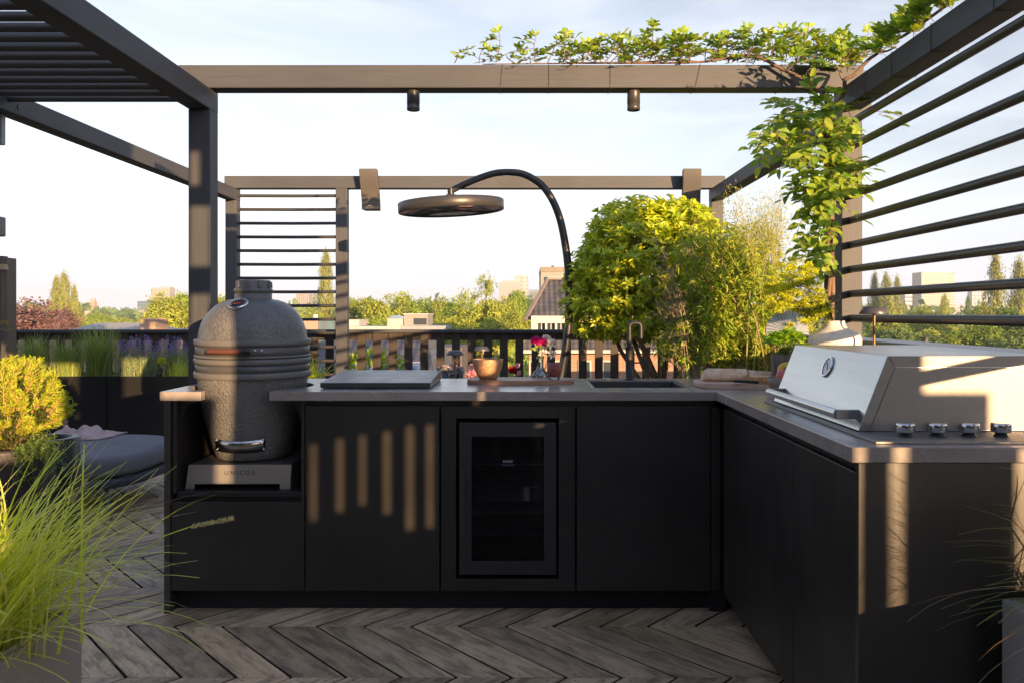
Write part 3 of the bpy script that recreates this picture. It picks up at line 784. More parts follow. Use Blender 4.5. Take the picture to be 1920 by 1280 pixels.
M_PEB = pebble(); M_BAND = mat_plain('dark steel band', (.095, .092, .09), .42, .3, .06, 5); M_RIM = mat_plain('smooth ceramic rim', (.135, .13, .124), .45, 0, .06, 6)
def prof(rows): return [(hw * fk, egz(py) - GO[2]) for (hw, py) in rows]
def egg(name, rows, mat):
    return MB((0, 0, 0)).lathe(prof(rows), n=96).build(name, mat, kam)
egg('base_bowl', [(0, 854), (60, 854), (66, 851), (70, 840), (76, 820), (83, 792), (89, 768), (93, 748), (96.5, 728), (99, 707), (99.5, 703)], M_PEB)
egg('dome_lid', [(98, 636), (97, 630), (95, 617), (91, 605), (85.5, 594), (78, 584), (68, 574), (56, 566.5), (44, 562.5), (33, 561), (0, 560)], M_PEB)
egg('rim', [(99, 646.5), (103.5, 646), (104.5, 643), (104.5, 637), (103.5, 635), (97, 634.5)], M_RIM)
egg('band', [(101, 664), (101.8, 663), (101.8, 647), (100, 646)], M_BAND)
egg('rim', [(99, 668), (103.5, 667.5), (104, 665), (103, 663), (100, 663)], M_RIM)
egg('rim', [(100, 679), (103.5, 678.5), (104.8, 676), (104.8, 671), (103.5, 668.7), (100, 668.5)], M_RIM)
egg('band', [(101, 693), (101.8, 692.5), (101.8, 679.5), (100, 679)], M_BAND)
egg('rim', [(98, 705.5), (103.5, 704.5), (104.8, 702), (104.8, 696), (103.5, 693), (100, 692.7)], M_RIM)
# chimney and cap
egg('chimney', [(33.5, 564), (33.5, 549), (31, 548), (0, 548)], M_RIM)
cap = egg('vent_cap', [(31, 549.5), (35, 549), (35, 543), (33, 541), (31.5, 540), (31.5, 528), (30, 526), (0, 525.5)], mat_plain('cap iron', (.14, .13, .12), .5))
b = MB((0, 0, 0))
for a in (-2.2, -1.55, -.9, -.2, .5, 1.3, 2.4):
    c, s = math.cos(a), math.sin(a); r = 32.2*fk; d = Vector((-s, c, 0)); o = Vector((c*r, s*r, egz(540)-GO[2]))
    b.hexa([o - d*.008, o + d*.008, o + d*.006 + Vector((c, s, 0))*.006, o - d*.006 + Vector((c, s, 0))*.006] + [p_ + Vector((0, 0, .028)) for p_ in (o - d*.008, o + d*.008, o + d*.006 + Vector((c, s, 0))*.004, o - d*.006 + Vector((c, s, 0))*.004)])
b.build('cap_fin', mat_plain('cap iron fins', (.13, .12, .11), .5), cap, bevel=.001)
# thermometer on the dome, left of the middle
az = -PI/2 - .10; tr = 63*fk; tz = egz(574.5) - GO[2]
nrm_ = Vector((math.cos(az)*.50, math.sin(az)*.50, .86)).normalized()
tc_ = Vector((math.cos(az)*tr, math.sin(az)*tr, tz + .006))
th = MB((0, 0, 0)).lathe([(.024, -.012), (.0445, -.004), (.046, .003), (.0445, .010), (.041, .012), (.038, .009)], tc_, 40, axis=nrm_).build('thermometer', M_CHROME, kam)
MB((0, 0, 0)).lathe([(.0385, .0085), (0, .0085)], tc_, 40, axis=nrm_).build('dial', mat_plain('dial face', (.02, .025, .03), .25), th)
Mx = Vector((0, 0, 1)).rotation_difference(nrm_).to_matrix()
b = MB((0, 0, 0))
for i in range(13):
    a = math.radians(-30 + i*20); p0 = tc_ + Mx @ Vector((.030*math.cos(a), .030*math.sin(a), .0092)); p1 = tc_ + Mx @ Vector((.035*math.cos(a), .035*math.sin(a), .0092))
    b.tube([p0, p1], .0009, 5)
b.build('dial_marks', M_WHITE, th)
b = MB((0, 0, 0)); b.tube([tc_ + Mx @ Vector((-.020, -.006, .0092)), tc_ + Mx @ Vector((.014, -.002, .0092))], .0011, 6)
b.build('needle', mat_plain('red needle', (.5, .06, .03), .4), th)
# handle: wooden grip in front of the band, bolts beside it
def pol(px, r):   # point on the grill's front at a photo column
    x = (px - VX) * (KC[1] - r*.8) / F - KC[0]
    return x, -math.sqrt(max(0, r*r - x*x))
zh = wz(658.5, KC[1]-.285) - GO[2]; rh = 101.8*fk + .035
P = [Vector((*pol(px, rh), zh)) for px in (397, 412, 430, 448, 463)]
hd = MB((0, 0, 0)).tube(P, [.0125]*5, 14).build('handle', mat_wood('reddish handle wood', (.07, .028, .018), (.15, .06, .04), .5, axis='X'), kam)
P = [Vector((*pol(px, rh), zh)) for px in (463.5, 470, 476)]
MB((0, 0, 0)).tube(P, [.0135, .0135, .011], 14).build('handle_end', M_BLACK2, hd)
a_ = pol(470, rh); c_ = pol(470, 101*fk); d_ = pol(395, rh); e_ = pol(396, 101*fk)
MB((0, 0, 0)).tube([(*a_, zh), (*c_, zh)], .006, 8).tube([(*d_, zh), (*e_, zh)], .006, 8).build('handle_arm', M_CHROME, hd)
for px in (483, 494):
    q = Vector((*pol(px, 101.9*fk), zh + .001)); d = Vector((q.x, q.y, 0)).normalized()
    MB((0, 0, 0)).lathe([(.006, 0), (.006, .003), (.004, .006), (0, .0065)], q, 12, axis=d).build('bolt', M_CHROME, kam)
# draught door at the foot: polished curved plate
b = MB((0, 0, 0)); n = 20; vs = []; fs = []
for i in range(n + 1):
    t = -1 + 2*i/n
    for py, hw in ((844, 72.5), (822, 79)):
        r = hw*fk + .010; px = 452 + t*46.5; x, y = pol(px, r)
        sag = 5.0*(1 - t*t) * fk
        vs.append((x, y, wz(py, KC[1] + y) - GO[2] - sag))
for i in range(n): fs.append((2*i, 2*i+2, 2*i+3, 2*i+1))
b._add(vs, fs, True)
o = b.build('vent_door', mat_plain('dark polished steel', (.50, .47, .43), .17, 1.0, .08, 12, rvar=.05), kam); md = o.modifiers.new('solid', 'SOLIDIFY'); md.thickness = .004; md.offset = -1
for t in (-1, 1):
    for py, hw in ((842, 73), (824, 78.5)):
        x, y = pol(452 + t*44, hw*fk + .010)
        MB((0, 0, 0)).ball((x, y, wz(py, KC[1] + y) - GO[2] + .001), .006, 10, 6).build('rivet', M_CHROME, o)

# folded steel plate under the grill, with lettering
PY_ = 3.555; px_ = lambda p: wx(p, PY_); pz_ = lambda p: wz(p, PY_)
zf = kz(922)
pl = thing('grill_stand', 'folded brushed steel stand plate with cut lettering under the ceramic grill', 'grill stand', (KC[0], PY_, zf))
LO = (KC[0], PY_, zf)
b = MB(LO); zt = egz(854) - .002
q0 = zf + .001; qs = zf + .024
b.plate([(px_(353.5), PY_, zt), (px_(347), PY_, q0), (px_(364.5), PY_, q0), (px_(364.5), PY_, qs), (px_(524.5), PY_, qs), (px_(524.5), PY_, q0), (px_(543), PY_, q0), (px_(546.5), PY_, zt)][::-1], (0, .004, 0))
b.build('front_plate', mat_plain('warm brushed plate', (.42, .385, .35), .42, .75, .05, 3, stretch=(1, 30, 30)), pl, bevel=.001)
MB(LO).box(px_(354)+.002, px_(546)-.004, PY_+.0045, PY_+.42, zt-.004, zt).box(px_(354), px_(358), PY_+.0045, PY_+.42, q0, zt-.0045).box(px_(541), px_(545), PY_+.0045, PY_+.42, q0, zt-.0045).build('top_plate', mat_plain('stand plate', (.2, .19, .18), .4, .7), pl)
lettering('UNICOS', .026, M_GREYLET, pl, (px_(449) - KC[0], -.0004, pz_(886) - zf), (PI/2, 0, 0), 1.55)
# ------------------------------------------------------------------ built-in gas grill on the wing
GX0, GX1, GY0, GY1 = .925, 1.478, 2.262, 3.04      # foot of the hood
gg = thing('gas_grill', 'large stainless steel built-in gas grill with sloping hood on the right wing', 'gas grill', (1.2, 2.65, ZT))
O_ = (1.2, 2.65, ZT)
zb, zt = ZT + .008, 1.176
tx0 = 1.006
b = MB(O_)
b.box(.897, 1.60, 2.085, 3.07, ZT+.0003, ZT+.007)
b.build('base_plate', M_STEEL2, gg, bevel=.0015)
# hood: sloping front, flat top, side with a folded edge
b = MB(O_)
b.hexa([(GX0, GY0, zb), (GX1, GY0, zb), (GX1, GY1, zb), (GX0, GY1, zb), (tx0, GY0, zt), (GX1, GY0, zt), (GX1, GY1, zt), (tx0, GY1, zt)])
b.build('hood', M_STEEL, gg, bevel=.002)
b = MB(O_); y = GY0 - .0035
e = .030
sl_ = (tx0 - GX0) / (zt - zb)
b.plate([(GX0, y, zb+.003), (GX0+e, y, zb+.003), (tx0+e*.62, y, zt-e), (tx0, y, zt)], (0, .003, 0))
b.plate([(tx0+.001, y, zt), (tx0+e*.62+.001, y, zt-e), (GX1, y, zt-e), (GX1, y, zt)], (0, .003, 0))
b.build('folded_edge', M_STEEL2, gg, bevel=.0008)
b = MB(O_)
b.plate([(GX0+e+.002, y+.0015, zb+.003), (GX1, y+.0015, zb+.003), (GX1, y+.0015, zt-e-.002), (tx0+e*.62+.002, y+.0015, zt-e-.002)], (0, .0015, 0))
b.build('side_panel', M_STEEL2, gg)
# handle
n_ = Vector((-(zt - zb), 0, tx0 - GX0)).normalized()
zh = 1.008; xh = GX0 + sl_*(zh - zb)
b = MB(O_); hx = xh - .055
P = [Vector((hx, 2.31, zh)), Vector((hx, 2.65, zh)), Vector((hx, 2.965, zh))]
b.tube(P, .0135, 20)
h = b.build('handle', M_STEEL, gg)
for yy in (2.31, 2.965):
    s = -1 if yy < 2.5 else 1
    MB(O_).hexa([(hx-.008, yy-.006, zh-.013), (xh+.004, yy-.006, zh-.013), (xh+.004, yy+.006, zh-.013), (hx-.008, yy+.006, zh-.013), (hx-.008, yy-.006, zh+.013), (xh+.010, yy-.006, zh+.013), (xh+.010, yy+.006, zh+.013), (hx-.008, yy+.006, zh+.013)]).build('handle_bracket', M_STEEL2, h, bevel=.002)
# thermometer set in the sloping front
zc = 1.120; c = Vector((GX0 + sl_*(zc - zb), 2.648, zc))
t_ = MB(O_).lathe([(.029, .0), (.035, .001), (.0365, .004), (.034, .007), (.030, .006)], c, 36, axis=n_).build('thermometer', M_CHROME, gg)
MB(O_).lathe([(.0305, .0035), (0, .0035)], c, 36, axis=n_).build('dial', mat_plain('pale dial', (.55, .58, .60), .25), t_)
d_ = c + n_*.0045
Mx = Vector((0, 0, 1)).rotation_difference(n_).to_matrix()
MB(O_).tube([d_ + Mx @ Vector((-.012, -.012, 0)), d_ + Mx @ Vector((.014, .012, 0))], .001, 5).build('needle', M_GREYLET, t_)
for px in (1697, 1757, 1817, 1877):
    yk = 2.172; xk = wx(px, yk)
    k = MB(O_).lathe([(0, .0365), (.0215, .0365), (.0245, .035), (.0253, .031), (.0253, .014), (.023, .0115), (.0, .0115)][::-1], (xk, yk, ZT+.007), 32).build('control_knob', M_CHROME if px != 1877 else M_CHROME, gg)
    MB(O_).lathe([(0, .0114), (.013, .0114), (.015, .006), (.019, .0003)], (xk, yk, ZT+.007), 24).build('knob_stem', M_BLACK2, k)
    MB(O_).box(xk-.003, xk+.003, yk-.0275, yk-.022, ZT+.026, ZT+.041).build('pointer', M_STEEL2, k, bevel=.001)
b = MB(O_)
for i in range(2):
    b.tube([(GX0-.004, GY0-.01, zb-.001), (GX0-.004, GY1, zb-.001)], .002, 6)
b.build('gasket', M_DARKIN, gg)

# ------------------------------------------------------------------ things on the worktop
M_OLIVE = mat_wood('olive wood', (.20, .095, .055), (.46, .27, .17), .45, axis='X', bump=.08)
M_PALEW = mat_wood('pale board wood', (.46, .29, .20), (.68, .47, .34), .5, axis='X', bump=.06)
M_GLASS = mat_glass('clear glass')
def blob(c, rx, ry, n=56, seed=1, amp=.06, sq=2.6):
    r = random.Random(seed); ph = [r.uniform(0, 6.28) for _ in range(4)]
    P = []
    for i in range(n):
        a = 2*PI*i/n; ca, sa = math.cos(a), math.sin(a)
        k = 1 + amp*(math.sin(2*a+ph[0])*.5 + math.sin(3*a+ph[1])*.4 + math.sin(5*a+ph[2])*.25)
        P.append((c[0] + rx*k*abs(ca)**(2/sq)*(1 if ca > 0 else -1), c[1] + ry*k*abs(sa)**(2/sq)*(1 if sa > 0 else -1)))
    return P
YBD = 3.92
x0, x1 = wx(877, YBD), wx(1072, YBD)
sb = MB(((x0+x1)/2, YBD, ZT)).prism(blob(((x0+x1)/2, YBD), (x1-x0)/2, .115, seed=4, amp=.05, sq=3.2), ZT+.0005, ZT+.020).build('serving_board', M_OLIVE, bevel=.004)
tag(sb, 'live edge olive wood serving board under the wooden bowl and tumbler', 'serving board')
ZB = ZT + .0205
# wooden bowl and spoon
YW = 3.90; fw = YW/F; bx = wx(915, YW)
def mat_bowl():
    m, nt, p = new_mat('burl wood'); L = nt.links.new
    tc = N(nt, 'ShaderNodeTexCoord')
    n1 = N(nt, 'ShaderNodeTexNoise', i_Scale=22.0, i_Detail=8.0, i_Roughness=.7, i_Distortion=2.0); L(tc.outputs['Object'], n1.inputs['Vector'])
    ra = N(nt, 'ShaderNodeValToRGB'); e = ra.color_ramp.elements
    e[0].position = .33; e[0].color = rgba((.22, .105, .06)); e[1].position = .62; e[1].color = rgba((.56, .34, .18)); x = e.new(.5); x.color = rgba((.46, .25, .12))
    L(n1.outputs['Fac'], ra.inputs['Fac']); L(ra.outputs[0], p.inputs['Base Color']); p.inputs['Roughness'].default_value = .62
    return m
bw = MB((bx, YW, ZB)).lathe([(0, 0), (13*fw, 0), (16*fw, .002), (21*fw, .022), (25.5*fw, .048), (28*fw, .072), (28.8*fw, .094), (28.2*fw, .0965), (27*fw, .094), (26*fw, .072), (22*fw, .04), (14*fw, .014), (0, .010)], (bx, YW, ZB), 56).build('wooden_bowl', mat_bowl())
tag(bw, 'warm brown burl wood bowl holding a spoon on the serving board', 'bowl')
spn = thing('wooden_spoon', 'pale wooden spoon standing in the burl wood bowl', 'spoon', (bx+.02, YW+.01, ZB+.03))
MB((bx+.02, YW+.01, ZB+.03)).tube([(bx+.010, YW+.01, ZB+.04), (bx+.030, YW+.012, ZB+.085), (bx+.0425, YW+.014, ZB+.135)], [.0045, .004, .005], 10).build('handle', M_PALEW, spn)
MB((bx+.02, YW+.01, ZB+.03)).ball((bx+.004, YW+.008, ZB+.030), .018, 12, 8, (1, .5, 1)).build('scoop', M_PALEW, spn)
# pink tumbler with a diamond relief
YT_ = 3.88; tx_ = wx(1039, YT_); ft = YT_/F
m, nt, p = new_mat('pink cut glass'); L = nt.links.new
p.inputs['Base Color'].default_value = (.33, .095, .075, 1); p.inputs['Roughness'].default_value = .12
tc = N(nt, 'ShaderNodeTexCoord'); 
ck = N(nt, 'ShaderNodeTexVoronoi', i_Scale=170.0); L(tc.outputs['Object'], ck.inputs['Vector'])
b_ = N(nt, 'ShaderNodeBump'); b_.inputs['Strength'].default_value = .9; b_.inputs['Distance'].default_value = .004; L(ck.outputs['Distance'], b_.inputs['Height']); L(b_.outputs[0], p.inputs['Normal'])
p.inputs['Transmission Weight'].default_value = .25
tb = thing('tumbler', 'pink textured glass tumbler at the right end of the serving board', 'tumbler', (tx_, YT_, ZB))
MB((tx_, YT_, ZB)).lathe([(0, .012), (9.5*ft, .012), (10.5*ft, .014), (13*ft, .045), (13.6*ft, .078), (12.8*ft, .078), (12*ft, .045), (9.5*ft, .018), (0, .016)], (tx_, YT_, ZB), 40).build('cup', m, tb)
MB((tx_, YT_, ZB)).lathe([(0, .0003), (9.8*ft, .0003), (10.4*ft, .003), (10.2*ft, .0115), (0, .0115)], (tx_, YT_, ZB), 36).build('glass_base', M_GLASS, tb)
# round-bellied glass vase
YV = 4.02; vx = wx(1013, YV); fv = YV/F
vs_ = MB((vx, YV, ZT)).lathe([(0, .001), (14*fv, .001), (15.5*fv, .006), (16*fv, .030), (13*fv, .045), (7.5*fv, .057), (6*fv, .075), (6*fv, .105), (7.5*fv, .122), (7.1*fv, .122), (5.6*fv, .105), (5.6*fv, .075), (7*fv, .058), (12.5*fv, .044), (15.4*fv, .029), (14.6*fv, .007), (0, .004)], (vx, YV, ZT), 40).build('glass_vase', M_GLASS)
tag(vs_, 'small clear round bellied glass vase behind the pink tumbler', 'vase')
M_STEM = mat_plain('green stem', (.12, .19, .05), .5)
def ruffled(c, r, n, seed, up=(0, 0, 1), lw=.55, cup=.6):
    """a full blossom of many petals"""
    rng = np.random.default_rng(seed)
    d = rdir(rng, n); d = nrm(d + np.array(up)*.55)
    P = np.array(c) + d*r*.15
    Nn = nrm(np.cross(d, rdir(rng, n)))
    return leaves(P, d, Nn, r*rng.uniform(.7, 1.0, n), r*lw*rng.uniform(.8, 1.2, n), True)
def flower(label, c, r, mat, foot, n=70, seed=1, up=(0, -.3, 1), kind='flower', group=None, name='flower', extra=None):
    t = thing(name, label, kind, foot, group)
    f = Vector(foot); c = Vector(c)
    MB(f).tube([f, f.lerp(c, .5) + Vector((.004, .003, .004)), c], [.0018, .0016, .0014], 6).build('stem', M_STEM, t)
    V, I = ruffled(c - f, r, n, seed, up)
    np_obj('blossom', V, I, mat, t, smooth=True)
    return t
M_MAG = mat_leaf('magenta petals', [(.55, .012, .17), (.75, .03, .28), (.62, .02, .2)], .25, .5)
M_CREAM = mat_leaf('cream petals', [(.78, .66, .56), (.86, .78, .70), (.8, .72, .6)], .3, .5)
M_PINK = mat_leaf('pink petals', [(.80, .38, .42), (.85, .55, .56), (.75, .45, .55)], .3, .5)
M_RED = mat_leaf('deep red petals', [(.30, .004, .012), (.42, .01, .02)], .15, .5)
fo = (vx, YV, ZT + .012)
flower('left magenta carnation in the round bellied glass vase', at(1005, 641, YV), .030, M_MAG, fo, 90, 11, group='flowers in the glass vase')
flower('right magenta carnation in the round bellied glass vase', at(1018, 643, YV+.01), .025, M_MAG, (vx+.004, YV+.004, ZT+.012), 80, 12, group='flowers in the glass vase')
flower('small white ruffled flower behind the magenta carnations', at(1024, 636, YV+.03), .026, M_CREAM, (vx-.004, YV+.006, ZT+.012), 60, 13, group='flowers in the glass vase')
flower('largest cream blossom leaning right out of the glass vase', at(1033, 646, YV-.01), .032, M_CREAM, (vx+.006, YV-.003, ZT+.012), 30, 14, group='flowers in the glass vase')
flower('lower cream blossom hanging beside the glass vase neck', at(1034, 663, YV-.02), .026, M_CREAM, (vx+.002, YV-.005, ZT+.012), 26, 15, up=(.4, -.3, -.1), group='flowers in the glass vase')
flower('pale blossom in the vase mouth between the magenta and cream flowers', at(1017, 662, YV-.02), .022, M_CREAM, (vx-.006, YV-.004, ZT+.012), 26, 16, group='flowers in the glass vase')
V, I = leaves(*[np.array(q) for q in zip(*[((c_.x, c_.y, c_.z), d, (0, -.8, .5)) for c_, d in ((at(1008, 652, YV), (-.3, -.3, .6)), (at(1012, 655, YV), (.2, -.4, .5)), (at(1022, 652, YV), (.5, -.2, .4)), (at(1006, 656, YV), (-.5, -.3, .2)))])], .03, .022)
o = np_obj('vase_leaf_sprig', V - np.array(fo), I, mat_leaf('sprig leaf', [(.16, .26, .05), (.25, .34, .08)], .3), loc=fo); tag(o, 'small green leaf sprig under the magenta carnations', 'leaf sprig')

# ------------------------------------------------------------------ dining table behind the kitchen and what stands on it
YD, ZD = 5.15, .745
dt = thing('dining_table', 'dark dining table behind the kitchen worktop carrying lamps and posies', 'table', (-.25, 5.2, 0))
MB((-.25, 5.2, 0)).box(-1.15, .62, 4.72, 5.68, ZD-.035, ZD).build('tabletop', mat_wood('dark table wood', (.05, .04, .032), (.09, .072, .058), .5, axis='X'), dt, bevel=.004)
for x, y in ((-1.05, 4.82), (.52, 4.82), (-1.05, 5.58), (.52, 5.58)):
    MB((-.25, 5.2, 0)).box(x-.035, x+.035, y-.035, y+.035, .002, ZD-.0355).build('leg', M_BLACK2, dt, bevel=.003)
M_LAMP = mat_plain('slate lamp metal', (.085, .085, .095), .38, .3, .05, 8)
M_BRASS = mat_plain('bronze stem', (.20, .13, .075), .35, .6)
def table_lamp(label, px, pyc, Y, wpx, zfoot):
    f = Y/F; x = wx(px, Y); zc = wz(pyc, Y); R = wpx/2*f
    t = thing('table_lamp', label, 'table lamp', (x, Y, zfoot), 'cordless table lamps'); O = (x, Y, zfoot)
    MB(O).lathe([(0, zc+R*.30), (R*.62, zc+R*.28), (R*.74, zc+R*.20), (R, zc-R*.20), (R*.97, zc-R*.24), (R*.6, zc-R*.06), (0, zc-R*.04)], (x, Y, 0), 40).build('shade', M_LAMP, t)
    MB(O).tube([(x, Y, zfoot+.006), (x, Y, zc - R*.6), (x, Y, zc - R*.05)], [.0055, .0062, .009], 14).build('stem', M_BRASS, t)
    MB(O).lathe([(0, .007), (R*.70, .006), (R*.76, .0025), (R*.76, .0003), (0, .0003)][::-1], (x, Y, zfoot), 36).build('base', M_LAMP, t)
    return t
table_lamp('small mushroom shaped table lamp just right of the hob cover', 853, 661.5, 5.05, 33, ZD)
table_lamp('mushroom shaped table lamp behind the wooden bowl', 903.5, 654, 5.45, 30, ZD)
table_lamp('bronze stemmed mushroom shaped table lamp beside the cream vase behind the gas grill', 1639, 583, 3.72, 54, ZT)
# posies in slim glasses left, peony and red flower right
def slim_glass(px, Y, h, label):
    x = wx(px, Y)
    o = MB((x, Y, ZD)).lathe([(0, .001), (.024, .001), (.027, .004), (.029, h), (.028, h), (.026, .006), (0, .005)], (x, Y, ZD), 28).build('slim_glass', M_GLASS)
    tag(o, label, 'glass', 'slim glasses on the dining table'); return x
M_POSY = mat_leaf('mixed small blossoms', [(.78, .40, .52), (.85, .75, .70), (.50, .30, .55), (.25, .38, .18), (.88, .62, .60)], .3, .5)
def posy(px, py0, py1, Y, wpx, label, seed):
    rng = np.random.default_rng(seed); n = 34
    px_ = rng.normal(px, wpx*.26, n); py_ = rng.uniform(py0, py1, n)
    P = np.array([at(a, b_, Y + rng.uniform(-.03, .03)) for a, b_ in zip(px_, py_)]); foot = Vector((wx(px, Y), Y, ZD + .012))
    t = thing('posy', label, 'posy', foot, 'posies on the dining table'); b = MB(foot)
    for q in P[::2]: b.tube([foot, Vector(q)], .0011, 5)
    b.build('stems', M_STEM, t)
    k = 9; PP = np.repeat(P, k, 0); D = rdir(rng, n*k)
    V, I = leaves(PP - np.array(foot), D, rdir(rng, n*k), .011, .008, False)
    np_obj('blossoms', V, I, M_POSY, t)
for i, (px, Y, h) in enumerate(((836, 5.0, .20), (846, 5.12, .19), (860, 5.2, .205))):
    nm = ('nearest the hob cover', 'between the other two slim glasses', 'just right of the small lamp stem')[i]
    slim_glass(px, Y, h, 'slim clear glass of tiny flowers ' + nm)
    posy(px, 684, 706, Y, 17, 'tiny pink and white flowers in the slim glass ' + nm, 20 + i)
M_CUPG = mat_plain('pale ceramic cup', (.5, .46, .42), .4)
def cup(px, Y, h, label):
    x = wx(px, Y); o = MB((x, Y, ZD)).lathe([(0, .001), (.028, .001), (.034, .01), (.036, h), (.033, h), (.031, .012), (0, .008)], (x, Y, ZD), 28).build('small_vase', M_CUPG)
    tag(o, label, 'vase'); return (x, Y, ZD + .02)
f1 = cup(884, 5.1, .10, 'small pale vase holding pink peonies left of the wooden bowl')
flower('large pale pink peony left of the wooden bowl', at(884, 702, 5.1), .042, M_PINK, f1, 110, 31, group='peonies left of the wooden bowl')
flower('small pink peony bud standing above the large peony', at(885, 686, 5.12), .020, M_PINK, (f1[0]+.004, f1[1]+.004, f1[2]), 40, 32, group='peonies left of the wooden bowl')
f2 = cup(962, 5.2, .08, 'small pale vase holding the deep red and pink flowers')
flower('deep red round flower right of the wooden bowl', at(961, 694, 5.2), .032, M_RED, f2, 110, 33)
flower('upper pink blossom beside the deep red flower', at(970, 687, 5.22), .026, M_PINK, (f2[0]+.004, f2[1]+.006, f2[2]), 26, 34, group='pink blossoms by the red flower')
flower('lower pale pink blossom beside the deep red flower', at(973, 700, 5.2), .022, M_PINK, (f2[0]+.008, f2[1]+.002, f2[2]), 22, 35, group='pink blossoms by the red flower')

# ------------------------------------------------------------------ bread corner
YP = 3.72
bd = thing('bread_board', 'pale wooden bread board with sliced baguette at the inner corner', 'bread board', (.95, YP, ZT))
xa, xb = wx(1303, YP), wx(1303, YP)+.47
P = [(xa+.03, YP-.10), (xa+.44, YP-.215), (xb+.02, YP-.17), (xb+.05, YP-.02), (xb, YP+.05), (xa+.06, YP+.13), (xa+.01, YP+.09), (xa-.005, YP+.0), (xa+.005, YP-.07)]
MB((.95, YP, ZT)).prism(P, ZT+.0005, ZT+.025).build('board', M_PALEW, bd, bevel=.006)
ZL = ZT + .0255
m, nt, p = new_mat('floury bread crust'); L = nt.links.new
tc = N(nt, 'ShaderNodeTexCoord'); n1 = N(nt, 'ShaderNodeTexNoise', i_Scale=24.0, i_Detail=8.0, i_Roughness=.7); L(tc.outputs['Object'], n1.inputs['Vector'])
ra = N(nt, 'ShaderNodeValToRGB'); e = ra.color_ramp.elements; e[0].position = .36; e[0].color = rgba((.58, .34, .19)); e[1].position = .62; e[1].color = rgba((.80, .62, .47))
L(n1.outputs['Fac'], ra.inputs['Fac']); L(ra.outputs[0], p.inputs['Base Color']); p.inputs['Roughness'].default_value = .8
b_ = N(nt, 'ShaderNodeBump'); b_.inputs['Strength'].default_value = .5; b_.inputs['Distance'].default_value = .006; L(n1.outputs['Fac'], b_.inputs['Height']); L(b_.outputs[0], p.inputs['Normal'])
M_CRUST = m; M_CRUMB = mat_plain('bread crumb', (.72, .60, .42), .9, 0, .12, 60, bump=.5, bscale=150)
ld = Vector((1, -.13, 0)).normalized(); lc = Vector((wx(1314, YP+.02), YP+.035, ZL))
def loaf(name, label, a0, a1, r0, r1, capl, capr, parent_rot=0, group=None):
    """a length of baguette lying on the board between a0 and a1 along its axis"""
    o0 = lc + ld*a0; t = thing(name, label, 'bread', o0, group)
    n = 18; m_ = 12; vs = []; fs = []; sd = Vector((-ld.y, ld.x, 0))
    for i in range(m_ + 1):
        u = i / m_; a = a0 + (a1 - a0)*u; r = r0 + (r1 - r0)*u
        if capl: r *= min(1, math.sqrt(max(0.0, 1 - max(0, 1 - u*4.0)**2)) + .05)
        for k in range(n):
            th = 2*PI*k/n; zz = max(-.72, math.sin(th))
            vs.append(lc + ld*(a + capr*(.5 - .5*math.sin(th))*.02*u) + sd*(math.cos(th)*r*1.12) + Vector((0, 0, (zz + .72)*r*.80 + .001)))
    for i in range(m_):
        for k in range(n): fs.append((i*n+k, (i+1)*n+k, (i+1)*n+(k+1) % n, i*n+(k+1) % n))
    fs.append(tuple(range(n)))
    b = MB(o0); b._add(vs, fs, True); b.build('crust', M_CRUST, t, fix=True)
    ring = vs[-n:]; MB(o0).plate([q + ld*.0004 for q in ring], ld*.0015).build('crumb', M_CRUMB, t, fix=True)
    return t
loaf('baguette', 'uncut half of a floury baguette on the bread board', 0, .205, .041, .040, True, 0)
for i, (a, dr) in enumerate(((.216, .036), (.252, .034), (.288, .032))):
    nm = ('slice of baguette next to the uncut half', 'middle slice of baguette on the bread board', 'slice of baguette farthest from the uncut half')[i]
    t = loaf('bread_slice', nm, a, a + .030, dr, dr*.97, False, 1, group='baguette slices on the bread board')
fl = thing('bread_piece', 'flat orange crusted piece of bread at the right end of the board', 'bread', (wx(1425, YP-.06), YP-.06, ZL))
o0 = (wx(1425, YP-.06), YP-.06, ZL)
MB(o0).prism(blob(o0[:2], .055, .04, 24, 9, .1), ZL+.0005, ZL+.026).build('crust', mat_plain('toasted crust', (.50, .24, .09), .7, 0, .3, 40, bump=.4, bscale=90), fl, bevel=.006)
MB(o0).prism(blob(o0[:2], .045, .032, 24, 9, .1), ZL+.0262, ZL+.0275).build('crumb', M_CRUMB, fl)
kn = thing('bread_knife', 'bread knife with a black handle resting on the bread board', 'knife', (wx(1398, YP-.14), YP-.14, ZL))
o0 = (wx(1398, YP-.14), YP-.14, ZL); yk = YP-.14
xk0, xk1 = wx(1375, yk), wx(1421, yk)
MB(o0).hexa([(xk0, yk-.010, ZL+.006), (xk1, yk-.022, ZL+.001), (xk1, yk-.002, ZL+.001), (xk0, yk+.008, ZL+.006), (xk0, yk-.010, ZL+.020), (xk1, yk-.022, ZL+.015), (xk1, yk-.002, ZL+.015), (xk0, yk+.008, ZL+.020)]).build('handle', mat_plain('black knife handle', (.015, .015, .015), .4), kn, bevel=.004)
MB(o0).hexa([(xk1+.001, yk-.018, ZL+.001), (xk1+.19, yk-.055, ZL+.001), (xk1+.19, yk-.053, ZL+.001), (xk1+.001, yk-.001, ZL+.001), (xk1+.001, yk-.018, ZL+.003), (xk1+.19, yk-.055, ZL+.003), (xk1+.19, yk-.053, ZL+.003), (xk1+.001, yk-.001, ZL+.003)]).build('blade', M_CHROME, kn)
